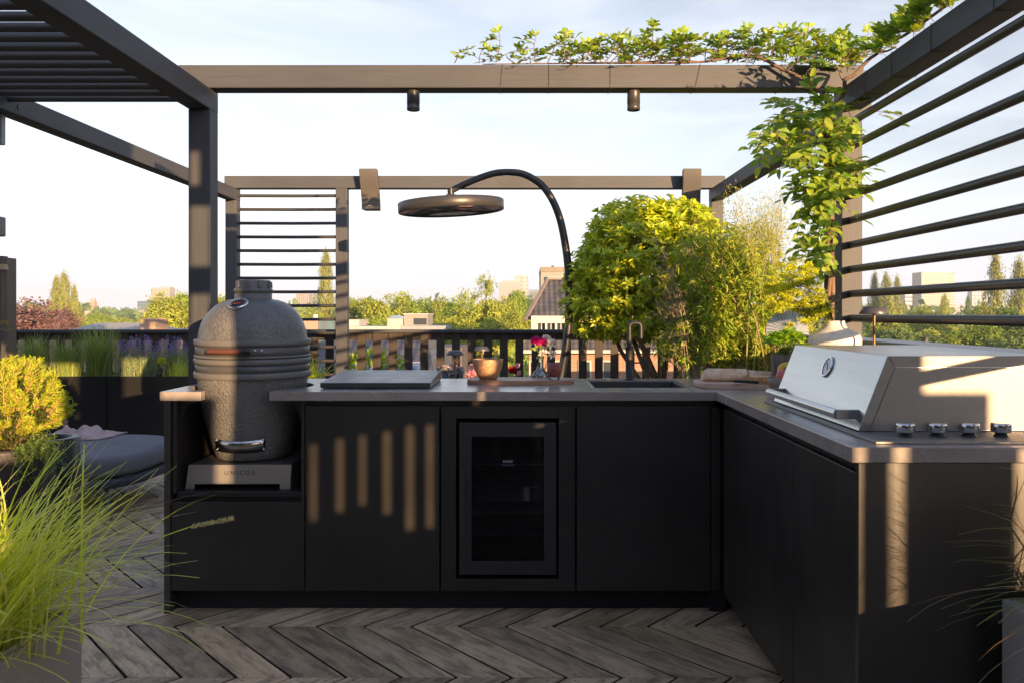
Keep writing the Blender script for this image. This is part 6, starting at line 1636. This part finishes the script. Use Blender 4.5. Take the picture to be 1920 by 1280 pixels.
# pale block just behind it
Yk = 75
tb_ = thing('pale_block', 'pale beige flat roofed block rising behind the tiled house', 'building', (wx(1045, Yk), Yk+4, GZ)); O = (wx(1045, Yk), Yk+4, GZ)
MB(O).box(wx(1014, Yk), wx(1100, Yk), Yk, Yk+9, GZ+.02, wz(510, Yk)).build('wall', mat_plain('pale render', (.26, .24, .21), .8, 0, .05, .5), tb_)
MB(O).box(wx(1013.5, Yk), wx(1100.5, Yk), Yk-.1, Yk+9.1, wz(510, Yk)+.002, wz(501, Yk)).build('parapet', mat_plain('beige fascia', (.20, .17, .125), .7), tb_)
MB(O).cyl((wx(1037, Yk), Yk+1, wz(500, Yk)), (wx(1037, Yk), Yk+1, wz(497, Yk)), .12).build('flue', M_WIRE, tb_)
MB(O).box(wx(1026, Yk), wx(1100, Yk), Yk-.6, Yk-.11, GZ+.02, wz(519, Yk)).build('front_wing', mat_plain('white render', (.34, .33, .31), .8, 0, .04, .5), tb_)

# ---- dark tiled roofs below the fence line, centre left
Yr = 19.0
lh = thing('terraced_house', 'terraced house with blue black tiled roof and skylights seen through the fence', 'house', (wx(725, Yr), Yr+3, GZ)); O = (wx(725, Yr), Yr+3, GZ)
xa_, xb_ = wx(600, Yr), wx(836, Yr)
MB(O).hexa([(xa_, Yr-1.6, wz(716, Yr)-.1), (xb_, Yr-1.6, wz(716, Yr)-.1), (xb_, Yr+5, wz(716, Yr)-.1), (xa_, Yr+5, wz(716, Yr)-.1), (xa_, Yr+.6, wz(637, Yr)), (xb_-.5, Yr+.6, wz(637, Yr)), (xb_-.5, Yr+2.5, wz(637, Yr)), (xa_, Yr+2.5, wz(637, Yr))]).build('roof', M_RTILE2, lh)
MB(O).box(xa_, xb_, Yr-1.3, Yr+4.6, GZ+.02, wz(716, Yr)-.11).build('wall', M_RBRICK, lh)
MB(O).box(xa_-.2, xb_, Yr+4.7, Yr+7, GZ+.02, wz(650, Yr+5)).build('flat_wing', mat_plain('roof edge grey', (.10, .09, .085), .7), lh)
for px in (678, 747, 780):
    x = wx(px, Yr-.9)
    y0, y1 = Yr-1.25, Yr-.55; k_ = (wz(637, Yr) - wz(716, Yr) + .1)/2.2; zf_ = lambda y: wz(716, Yr) - .1 + (y - (Yr-1.6))*k_
    f = MB(O); f.hexa([(x-.22, y0, zf_(y0)+.01), (x+.22, y0, zf_(y0)+.01), (x+.22, y1, zf_(y1)+.01), (x-.22, y1, zf_(y1)+.01), (x-.22, y0, zf_(y0)+.09), (x+.22, y0, zf_(y0)+.09), (x+.22, y1, zf_(y1)+.09), (x-.22, y1, zf_(y1)+.09)])
    sk_ = f.build('skylight', M_WPAINT, lh)
    f = MB(O); f.hexa([(x-.17, y0+.05, zf_(y0+.05)+.091), (x+.17, y0+.05, zf_(y0+.05)+.091), (x+.17, y1-.05, zf_(y1-.05)+.091), (x-.17, y1-.05, zf_(y1-.05)+.091), (x-.17, y0+.05, zf_(y0+.05)+.1), (x+.17, y0+.05, zf_(y0+.05)+.1), (x+.17, y1-.05, zf_(y1-.05)+.1), (x-.17, y1-.05, zf_(y1-.05)+.1)])
    f.build('pane', mat_plain('skylight glass', (.10, .16, .25), .08), sk_)
# white dormer and grey roof box on a flat roof
Yd = 34.0
def dx(p): return wx(p, Yd)
def dz(p): return wz(p, Yd)
fr = thing('flat_roof_house', 'flat roofed house with white roof edge, glazed roof hut and grey box', 'house', (dx(740), Yd+3, GZ)); O = (dx(740), Yd+3, GZ)
MB(O).box(dx(640), dx(790), Yd, Yd+2.5, GZ+.02, dz(618)).build('wall', M_PBRICK, fr)
MB(O).box(dx(640)-.1, dx(752), Yd-.1, Yd+2.6, dz(618)+.002, dz(612)).build('roof_edge', mat_plain('white roof edge', (.40, .38, .35), .6), fr)
MB(O).box(dx(752)+.01, dx(836), Yd-.1, Yd+2.6, dz(618)+.002, dz(611)).build('roof_edge', mat_plain('grey roof edge', (.26, .27, .29), .6), fr)
MB(O).box(dx(640), dx(664), Yd+1, Yd+3, dz(612)+.002, dz(600)).build('roof_box', M_WPAINT, fr)
hut = MB(O).box(dx(725), dx(753.5), Yd+.2, Yd+1.4, dz(612)+.002, dz(597)); h_ = hut.build('roof_hut', M_WPAINT, fr)
MB(O).hexa([(dx(724), Yd+.1, dz(597)+.002), (dx(754.5), Yd+.1, dz(597)+.002), (dx(754.5), Yd+1.5, dz(597)+.002), (dx(724), Yd+1.5, dz(597)+.002), (dx(736), Yd+.7, dz(591.5)), (dx(742.5), Yd+.7, dz(591.5)), (dx(742.5), Yd+.9, dz(591.5)), (dx(736), Yd+.9, dz(591.5))]).build('glass_roof', mat_plain('glass roof', (.35, .42, .48), .1), h_)
for a in (729, 741): MB(O).box(dx(a), dx(a+9), Yd+.17, Yd+.199, dz(610.5), dz(601)).build('window', mat_plain('bright pane', (.35, .40, .38), .1), h_)
gb = MB(O).box(dx(755), dx(799.5), Yd+.4, Yd+2.4, dz(611)+.002, dz(590.5)).build('grey_box', mat_plain('grey ribbed cladding', (.26, .245, .23), .6, 0, .08, 2), fr)
MB(O).box(dx(774), dx(798), Yd+.35, Yd+.399, dz(609), dz(597)).build('window', M_PANE, gb)
MB(O).box(dx(754), dx(800.5), Yd+.3, Yd+2.5, dz(590.5)+.002, dz(588)).build('cap', M_WPAINT, gb)
# ---- pale brick house at the left behind the fence
Yb_ = 22.0
def bx_(p): return wx(p, Yb_)
def bz_(p): return wz(p, Yb_)
bh = thing('brick_house', 'pale pink brick house with white sloping roof and chimney behind the left planters', 'house', (bx_(200), Yb_+3, GZ)); O = (bx_(200), Yb_+3, GZ)
MB(O).box(bx_(-140), bx_(345), Yb_, Yb_+7, GZ+.02, bz_(627)).build('wall', M_PBRICK, bh)
MB(O).hexa([(bx_(110), Yb_-.2, bz_(627)+.002), (bx_(250), Yb_-.2, bz_(627)+.002), (bx_(250), Yb_+4, bz_(627)+.002), (bx_(110), Yb_+4, bz_(627)+.002), (bx_(120), Yb_+1.6, bz_(607)), (bx_(205), Yb_+1.6, bz_(607)), (bx_(205), Yb_+2.2, bz_(607)), (bx_(120), Yb_+2.2, bz_(607))]).build('roof', mat_plain('white corrugated roof', (.40, .36, .30), .6, 0, .15, 3, stretch=(9, 1, 1)), bh)
ch = MB(O).box(bx_(247.5), bx_(275.5), Yb_+.5, Yb_+1.3, bz_(627)+.002, bz_(600)).build('chimney', mat_brick('orange brick', (.34, .21, .13), (.30, .18, .11), (.32, .27, .21)), bh)
MB(O).hexa([(bx_(248), Yb_+.5, bz_(600)+.001), (bx_(275), Yb_+.5, bz_(600)+.001), (bx_(275), Yb_+1.3, bz_(600)+.001), (bx_(248), Yb_+1.3, bz_(600)+.001), (bx_(251), Yb_+.7, bz_(596.5)), (bx_(272), Yb_+.7, bz_(596.5)), (bx_(272), Yb_+1.1, bz_(596.5)), (bx_(251), Yb_+1.1, bz_(596.5))]).build('flaunching', mat_plain('lichen mortar', (.48, .32, .14), .9), ch)
MB(O).hexa([(bx_(290), Yb_-.1, bz_(627)+.002), (bx_(350), Yb_-.1, bz_(627)+.002), (bx_(350), Yb_+5, bz_(627)+.002), (bx_(290), Yb_+5, bz_(627)+.002), (bx_(300), Yb_+2, bz_(615.5)), (bx_(328), Yb_+2, bz_(615.5)), (bx_(328), Yb_+3, bz_(615.5)), (bx_(300), Yb_+3, bz_(615.5))]).build('side_roof', mat_plain('faded roof', (.28, .22, .19), .7), bh)
for px in (60, 160, 255):
    wf = MB(O).box(bx_(px), bx_(px)+.5, Yb_-.04, Yb_-.002, bz_(712), bz_(668)).build('window', M_WPAINT, bh)
    MB(O).box(bx_(px)+.06, bx_(px)+.44, Yb_-.055, Yb_-.041, bz_(709), bz_(671)).build('pane', M_PANE, wf)
# pale building and blue block seen through the bar screen
Yq = 60.0
qb = thing('low_block', 'low block with pale pink front and blue side seen through the bar screen', 'building', (wx(598, Yq), Yq+3, GZ)); O = (wx(598, Yq), Yq+3, GZ)
MB(O).box(wx(569, Yq), wx(596, Yq), Yq, Yq+6, GZ+.02, wz(598, Yq)).build('pink_front', mat_plain('pale pink render', (.34, .23, .18), .8), qb)
MB(O).box(wx(596, Yq)+.01, wx(626, Yq), Yq+.2, Yq+6, GZ+.02, wz(600, Yq)).build('blue_front', mat_facade('blue panels', (0.095, 0.158, 0.198), (0.099, 0.135, 0.154), .9, 1.1), qb)
MB(O).box(wx(553, Yq), wx(569, Yq)-.01, Yq+.3, Yq+6, GZ+.02, wz(601, Yq)).build('blue_wing', mat_plain('teal render', (.10, .26, .34), .8), qb)
MB(O).cyl((wx(578, Yq), Yq+2, wz(598, Yq)+.002), (wx(578, Yq), Yq+2, wz(590, Yq)), .22).build('flue', M_WPAINT, qb)

# ---- far towers
def tower(label, px0, px1, py, Y, mat, depth=None, extra=None, cat='tower'):
    d = depth or (px1 - px0)*Y/F*.7
    t = thing('tower_block', label, cat, (wx((px0+px1)/2, Y), Y + d/2, GZ)); O = (wx((px0+px1)/2, Y), Y + d/2, GZ)
    MB(O).box(wx(px0, Y), wx(px1, Y), Y, Y+d, GZ+.02, wz(py, Y)).build('body', mat, t)
    if extra:
        a, b_, py1 = extra; MB(O).box(wx(a, Y), wx(b_, Y), Y+d*.2, Y+d*.8, wz(py, Y)+.01, wz(py1, Y)).build('roof_house', mat_plain('plant room', (.28, .27, .25), .7), t)
    return t
t_ = tower('tall beige office tower with rows of windows seen between the right screen bars', 1728, 1781, 510.5, 620, mat_facade('beige tower grid', (0.264, 0.218, 0.184), (0.059, 0.049, 0.044), 1.55, 2.0, .5, .62))
O = tuple(t_.location); Y = 620
MB(O).box(wx(1781, Y)+.02, wx(1792, Y), Y+.6, Y+14, GZ+.02, wz(512, Y)).build('side_wing', mat_facade('beige side', (0.272, 0.218, 0.175), (0.118, 0.097, 0.082), 30, 2.0, .9, .3), t_)
tower('low grey glass office block left of the beige tower', 1697, 1727.5, 551, 680, mat_facade('grey glass bands', (0.150, 0.167, 0.184), (0.059, 0.072, 0.087), 40, 3.4, .99, .55))
tower('hazy pale tower right of the beige tower behind the poplars', 1823, 1847, 545, 900, mat_facade('pale lattice', (0.241, 0.245, 0.255), (0.118, 0.127, 0.137), 4.0, 4.2, .5, .5))
tower('long low white block far right between the trees', 1790, 1812, 572, 950, mat_facade('white low', (0.241, 0.237, 0.228), (0.087, 0.095, 0.103), 3, 4, .5, .5))
tower('bright white tower with fine columns left of the tiled house', 935.5, 975, 530, 640, mat_facade('white tower columns', (0.325, 0.298, 0.272), (0.163, 0.154, 0.141), 1.3, 40, .4, .95), extra=(941, 968, 526))
tower('taller white tower standing behind the columned white tower', 966, 990.5, 517, 760, mat_facade('white tower bands', (0.315, 0.298, 0.281), (0.133, 0.137, 0.146), 6.0, 3.5, .5, .4), extra=(968, 976, 515))
tower('bluish low glass block between the white towers and tiled house', 991, 1012, 543, 800, mat_facade('blue glass', (0.154, 0.184, 0.211), (0.072, 0.095, 0.118), 3.4, 3.6, .6, .6))
tower('large pale beige slab tower far left above the broad tree', 283, 318, 540, 620, mat_facade('cream slab', (0.289, 0.264, 0.228), (0.177, 0.160, 0.137), 3, 3, .3, .5), extra=(298, 317, 538))
tower('white end block adjoining the beige slab tower', 318.5, 331, 543, 660, mat_plain('white end', (.36, .36, .35), .7))
tower('blue glass block left of the beige slab tower', 257.5, 283, 565, 560, mat_facade('blue glass left', (0.095, 0.150, 0.198), (0.048, 0.078, 0.112), 1.8, 2.0, .75, .7))
tower('pale low building under the blue glass block', 259, 285, 582, 380, mat_facade('pale low', (0.255, 0.228, 0.205), (0.099, 0.095, 0.087), 2.4, 3, .4, .5), cat='building')
tower('small teal block beside the red brick tower', 147, 161, 570, 520, mat_facade('teal glass', (0.104, 0.158, 0.167), (0.049, 0.080, 0.087), 30, 2.4, .98, .5))
t_ = tower('slim red brick tower on the left horizon', 167, 178, 566, 420, mat_brick('far brick', (.42, .20, .13), (.38, .18, .12), (.42, .3, .22), .3), extra=(168, 176.5, 560))
tower('pale tower with dark window columns seen through the bar screen', 555, 580, 551, 600, mat_facade('striped tower', (0.272, 0.237, 0.205), (0.135, 0.122, 0.110), 1.5, 50, .4, .9))
tower('grey blue side tower next to the striped pale tower', 581, 594, 551, 640, mat_facade('grey side', (0.201, 0.218, 0.237), (0.118, 0.131, 0.144), 2.5, 3, .5, .5))
tower('small white low house left of the red brick tower foot', 158, 168, 583, 260, mat_plain('white low house', (.36, .33, .30), .8), cat='building')

# ------------------------------------------------------------------ trees
TG = {
 'olive': mat_leaf('olive crown', [(0.162,0.220,0.029), (0.294,0.348,0.043), (0.398,0.421,0.058), (0.236,0.293,0.036)], .25, .6, .3),
 'green': mat_leaf('green crown', [(0.128,0.216,0.029), (0.242,0.342,0.043), (0.314,0.396,0.050), (0.185,0.288,0.036)], .25, .6, .3),
 'deep': mat_leaf('deep green crown', [(0.071,0.134,0.033), (0.128,0.202,0.046), (0.171,0.235,0.053)], .2, .6, .3),
 'poplar': mat_leaf('poplar crown', [(0.160,0.193,0.047), (0.253,0.274,0.062), (0.319,0.322,0.094)], .2, .6, .3),
 'purple': mat_leaf('copper beech crown', [(.115,.060,.064), (.175,.095,.092), (.22,.13,.115), (.09,.05,.055)], .2, .5, .3)}
M_TRUNK = mat_plain('tree bark', (.12, .085, .06), .9, 0, .3, 2, bump=.5, bscale=9)
def crown_np(seed, kind, nclump, per, leaf):
    """unit crown: radius 1, height 0..2, in clumps with gaps"""
    rng = np.random.default_rng(seed)
    if kind == 'poplar':
        h = rng.uniform(.0, 2.0, nclump); wdt = (np.sin(np.clip(h/2, 0, 1)**.55*PI)*.85 + .14)*(1 - .25*h/2)*1.35; a = rng.uniform(0, 2*PI, nclump); rr_ = rng.uniform(.35, 1.15, nclump)*wdt*(1 + .30*np.sin(2*a + h*4 + seed) + .2*np.sin(5*h + seed))
        C = np.c_[rr_*np.cos(a), rr_*np.sin(a), h]; cs = rng.uniform(.14, .34, nclump); sq = np.array([.9, .9, .75])
    else:
        # a few big lobes, clumps on their surface
        nl = 9; L0 = rdir(rng, nl)*rng.uniform(.25, .62, (nl, 1)); L0[:, 2] = L0[:, 2]*.8 + 1.0; Lr_ = rng.uniform(.34, .58, nl)
        k = rng.integers(0, nl, nclump); d = rdir(rng, nclump); C = L0[k] + d*(Lr_[k]*rng.uniform(.7, 1.08, nclump))[:, None]; cs = rng.uniform(.09, .19, nclump); sq = np.array([1, 1, .75])
    n = nclump*per; P = np.repeat(C, per, 0) + rng.normal(0, .55, (n, 3))*np.repeat(cs, per)[:, None]*sq
    ctr = np.array([0, 0, 1.0]); D = nrm(nrm(P - ctr)*.6 + rdir(rng, n)); Nn = nrm(nrm(P - ctr) + rng.normal(0, .5, (n, 3)) + np.array([0, 0, .4]))
    D = nrm(D - Nn*np.sum(D*Nn, 1, keepdims=True)*.7)
    return flakes(P, D, Nn, rng.uniform(leaf*.6, leaf*1.3, n), rng.uniform(leaf*.5, leaf*.9, n))
CROWN = {}
def crown_mesh(kind, var, matname):
    key = (kind, var, matname)
    if key in CROWN: return CROWN[key]
    if kind == 'poplar': V, I = crown_np(300+var, kind, 300, 26, .085)
    elif kind == 'airy': V, I = crown_np(500+var, 'broad', 85, 34, .075)
    else: V, I = crown_np(400+var, kind, 330, 26, .085)
    o = np_obj('crown', V, I, TG[matname]); me = o.data; bpy.data.objects.remove(o); CROWN[key] = me
    return me
def tree(label, px, pytop, wpx, hpx, Y, kind='broad', matname='olive', var=0, group=None, name=None, rz=None):
    """a tree whose crown tops out at a photo row, with its trunk down to the ground"""
    x = wx(px, Y); f = Y/F; R = wpx/2*f; H = hpx*f; ztop = wz(pytop, Y); zc = ztop - H
    t = thing(name or {'poplar': 'poplar_tree'}.get(kind, 'broadleaf_tree'), label, 'tree', (x, Y, GZ), group)
    c = bpy.data.objects.new('crown', crown_mesh(kind, var, matname)); COL.objects.link(c); c.parent = t
    c.location = (0, 0, zc - GZ); c.scale = (R, R, H/2); c.rotation_euler = (0, 0, rz if rz is not None else (px*1.7) % 6.28)
    b = MB((0, 0, 0)); rt = max(.12, R*.07); top = zc - GZ + H*.6
    b.tube([(0, 0, 0), (rt*.4, 0, top*.5), (0, 0, top)], [rt*1.2, rt*.8, rt*.3], 8)
    rr_ = random.Random(int(px*7 + Y))
    for k in range(5 if kind != 'poplar' else 3):
        a = rr_.uniform(0, 6.28); z0 = (zc - GZ)*rr_.uniform(.9, 1.0) + H*.12; b.tube([(0, 0, z0), (math.cos(a)*R*.3, math.sin(a)*R*.3, z0 + H*.2), (math.cos(a)*R*.6, math.sin(a)*R*.6, z0 + H*.42)], [rt*.5, rt*.35, rt*.12], 6)
    b.build('trunk', M_TRUNK, t)
    return t
# left
tree('big copper purple beech beside the tall grey panel', 75, 551, 150, 130, 42, 'broad', 'purple', 1, name='copper_beech')
tree('second lower copper purple beech to the right of the first', 122, 578, 70, 90, 40, 'broad', 'purple', 2, name='copper_beech')
tree('tall pointed poplar standing behind the copper beeches, highest of the two', 120, 517, 34, 100, 75, 'poplar', 'poplar', 0, group='poplars at the left')
tree('slightly lower poplar left of the tallest left poplar', 106, 524, 26, 90, 76, 'poplar', 'poplar', 1, group='poplars at the left')
tree('small poplar on the right flank of the left poplars', 139, 540, 22, 80, 74, 'poplar', 'poplar', 1, group='poplars at the left')
tree('round green tree between the red brick tower and the copper beech', 150, 585, 44, 60, 90, 'broad', 'green', 1)
tree('green tree in front of the red brick tower', 186, 583, 46, 55, 110, 'broad', 'green', 2)
tree('hazy grey green tree just right of the red brick tower', 188, 574, 38, 40, 260, 'broad', 'deep', 1)
tree('low yellow green tree above the white corrugated roof', 236, 593, 62, 50, 85, 'broad', 'olive', 1)
tree('hazy round tree in the gap left of the blue glass block', 237, 575, 34, 36, 300, 'broad', 'deep', 2)
tree('broad bright green tree left of the front timber post', 312, 543, 112, 140, 55, 'broad', 'olive', 2)
tree('green tree directly behind the front timber post', 362, 536, 96, 145, 58, 'broad', 'green', 0)
tree('green tree seen between the two left timber posts', 424, 544, 80, 120, 62, 'broad', 'olive', 0)
# behind the bar screen
tree('tall poplar crossing the right end of the bar screen', 611, 479, 36, 150, 80, 'poplar', 'poplar', 0)
tree('low green tree left of the poplar behind the bar screen', 560, 572, 70, 80, 70, 'broad', 'olive', 1)
tree('round olive tree below the poplar behind the bar screen', 592, 580, 50, 60, 75, 'broad', 'olive', 0)
tree('green tree hidden mostly by the ceramic grill dome', 500, 566, 90, 90, 66, 'broad', 'green', 2)
# middle wood: distinct crowns
TL = 'trees of the park wood beyond the fence'
mid = [(678, 556, 74, 90, 78, 'olive', 0, 'leftmost tree of the park wood, right of the bar screen'),
       (722, 548, 84, 100, 72, 'olive', 1, 'tall round park tree left of the glazed roof hut'),
       (762, 552, 70, 90, 80, 'green', 2, 'park tree rising behind the glazed roof hut'),
       (790, 566, 56, 80, 86, 'olive', 0, 'lower park tree behind the grey roof box'),
       (828, 560, 66, 90, 90, 'olive', 2, 'park tree right of the dip in the treeline'),
       (862, 550, 70, 110, 76, 'green', 1, 'park tree left of the tall airy tree'),
       (905, 540, 84, 130, 60, 'olive', 1, 'broad park tree below the tall airy crown'),
       (948, 560, 66, 100, 66, 'olive', 2, 'park tree in front of the columned white tower'),
       (965, 545, 40, 60, 110, 'green', 0, 'dark rounded park tree right of the columned white tower'),
       (995, 553, 36, 60, 130, 'deep', 1, 'deep green park tree left edge of the tiled house'),
       (975, 583, 60, 80, 55, 'olive', 0, 'low park tree touching the tiled house roof'),
       (700, 590, 80, 70, 60, 'green', 1, 'low park tree behind the white roof edge'),
       (850, 590, 90, 90, 50, 'olive', 0, 'low park tree right of the grey roof edge'),
       (915, 600, 90, 100, 42, 'olive', 2, 'nearest park tree showing through the slats behind the wooden bowl'),
       (830, 625, 80, 110, 36, 'green', 1, 'nearest park tree showing through the slats behind the small lamp')]
for i, (px, py, w_, h_, Y, mt, v, lb) in enumerate(mid):
    tree(lb, px, py - 7, w_*1.22, h_*1.1, Y, 'broad', mt, v, group=TL)
tree('tall airy layered tree sticking up above the park wood', 911, 500, 44, 66, 62, 'airy', 'olive', 0, group=TL)
# right of the house, behind shrubs
tree('green tree behind the round shrub beside the tiled house', 1235, 545, 130, 150, 45, 'broad', 'olive', 0)
tree('green tree behind the bamboo left of the corner post', 1400, 560, 130, 150, 45, 'broad', 'green', 1)
tree('low garden tree showing under the evergreen shrub through the slats', 1200, 640, 130, 140, 30, 'broad', 'olive', 2)
# right, through the screen bars
R_T = [(1640, 517, 26, 110, 120, 'poplar', 'poplar', 0, 'left poplar of the row right of the corner post'),
       (1662, 520, 34, 110, 118, 'poplar', 'poplar', 1, 'middle poplar of the row right of the corner post'),
       (1682, 524, 24, 100, 122, 'poplar', 'poplar', 0, 'right poplar of the row right of the corner post'),
       (1720, 566, 60, 80, 100, 'broad', 'olive', 1, 'olive tree at the foot of the low grey glass block'),
       (1771, 556, 24, 60, 150, 'poplar', 'olive', 1, 'pointed tree in front of the beige tower'),
       (1815, 558, 15, 50, 160, 'poplar', 'deep', 0, 'small dark pointed tree right of the beige tower'),
       (1758, 577, 70, 80, 95, 'broad', 'olive', 0, 'round olive tree below the beige tower'),
       (1845, 565, 70, 80, 90, 'broad', 'olive', 2, 'golden olive tree left of the far right poplars'),
       (1866, 482, 40, 170, 85, 'poplar', 'poplar', 1, 'tallest poplar near the right edge'),
       (1910, 495, 44, 170, 88, 'poplar', 'poplar', 0, 'second tall poplar at the right edge'),
       (1905, 565, 90, 120, 62, 'broad', 'deep', 0, 'deep green broad tree at the right edge below the poplars'),
       (1655, 575, 90, 90, 70, 'broad', 'olive', 2, 'olive tree below the poplar row right of the corner post'),
       (1672, 602, 110, 70, 60, 'broad', 'deep', 1, 'deep green tree under the lowest screen bar at left'),
       (1760, 600, 120, 90, 62, 'broad', 'olive', 1, 'olive tree under the lowest screen bar in the middle'),
       (1745, 622, 90, 60, 52, 'broad', 'deep', 2, 'low deep green tree behind the flue on the parapet'),
       (1830, 602, 110, 90, 60, 'broad', 'green', 0, 'green tree under the lowest screen bar at right'),
       (1890, 615, 120, 90, 48, 'broad', 'deep', 1, 'nearest deep green tree above the parapet at the right edge')]
for px, py, w_, h_, Y, kd, mt, v, lb in R_T:
    tree(lb, px, py, w_, h_, Y, kd, mt, v)
# flues on a neighbouring roof beyond the parapet
Yn = 14.0
nb = thing('neighbour_roof', 'flat neighbouring roof just beyond the parapet wall at the right', 'building', (wx(1760, Yn), Yn+1, GZ)); O = (wx(1760, Yn), Yn+1, GZ)
MB(O).box(4.6, 14, Yn-4, Yn+6, GZ+.02, .15).build('body', mat_plain('roofing grey', (.10, .10, .10), .85, 0, .2, 2), nb)
fl = thing('roof_flue', 'short black roof flue with a flat cap beyond the parapet', 'flue', (wx(1735, Yn), Yn, .152)); 
MB((0, 0, 0)).cyl((0, 0, 0), (0, 0, wz(635, Yn)-.152), .05).lathe([(0, wz(632, Yn)-.152), (.065, wz(632, Yn)-.152), (.065, wz(635, Yn)-.15), (0, wz(635, Yn)-.15)][::-1], n=24).build('pipe', M_WIRE, fl)

# ------------------------------------------------------------------ far hazy belt of woods and roofs along the horizon
rng = np.random.default_rng(120); Ps = []; Ls = []
for k in range(2600):
    Y = rng.uniform(260, 900); px = rng.uniform(-700, 2600); x = wx(px, Y); r = rng.uniform(3.0, 6.5); z = rng.uniform(-6.0, 0.5) + (2.5 if rng.uniform() < .15 else 0)
    d = rdir(rng, 26); Ps.append(np.array([x, Y, z]) + d*np.array([r, r, r*.75])); Ls.append(np.full(26, r*.6))
Ps = np.concatenate(Ps); Ls = np.concatenate(Ls)
V, I = flakes(Ps, rdir(rng, len(Ps)), np.array([0, -.4, .8]) + rng.normal(0, .5, Ps.shape), Ls, Ls*.8)
o = np_obj('distant_woods', V, I, TG['deep']); tag(o, 'hazy band of distant treetops along the whole horizon', 'woods', kind='stuff')
rng = np.random.default_rng(121); Ps = []
for k in range(900):
    Y = rng.uniform(60, 260); px = rng.uniform(-700, 2600); x = wx(px, Y); r = rng.uniform(2.2, 4.2); z = GZ + r + rng.uniform(0, 3.5)
    d = rdir(rng, 70); Ps.append(np.array([x, Y, z]) + d*np.array([r, r, r*.8])*rng.uniform(.7, 1.05, (70, 1)))
Ps = np.concatenate(Ps); V, I = flakes(Ps, rdir(rng, len(Ps)), np.array([0, -.3, .8]) + rng.normal(0, .5, Ps.shape), rng.uniform(.7, 1.5, len(Ps)), .9)
o = np_obj('town_greenery', V, I, TG['green']); tag(o, 'mass of treetops filling the town between the houses', 'woods', kind='stuff')

# ------------------------------------------------------------------ evening air
m = bpy.data.materials.new('evening haze'); m.use_nodes = True; nt = m.node_tree; nt.nodes.remove(nt.nodes['Principled BSDF'])
pv = nt.nodes.new('ShaderNodeVolumePrincipled'); pv.inputs['Color'].default_value = (.80, .90, 1.0, 1); pv.inputs['Density'].default_value = .0005; pv.inputs['Anisotropy'].default_value = .0
nt.links.new(pv.outputs[0], nt.nodes['Material Output'].inputs['Volume'])
hz = MB().box(-2010, 2010, -2010, 2010, GZ - 2, 42).build('haze', m); tag(hz, 'thin evening haze over the town', 'haze', kind='stuff')
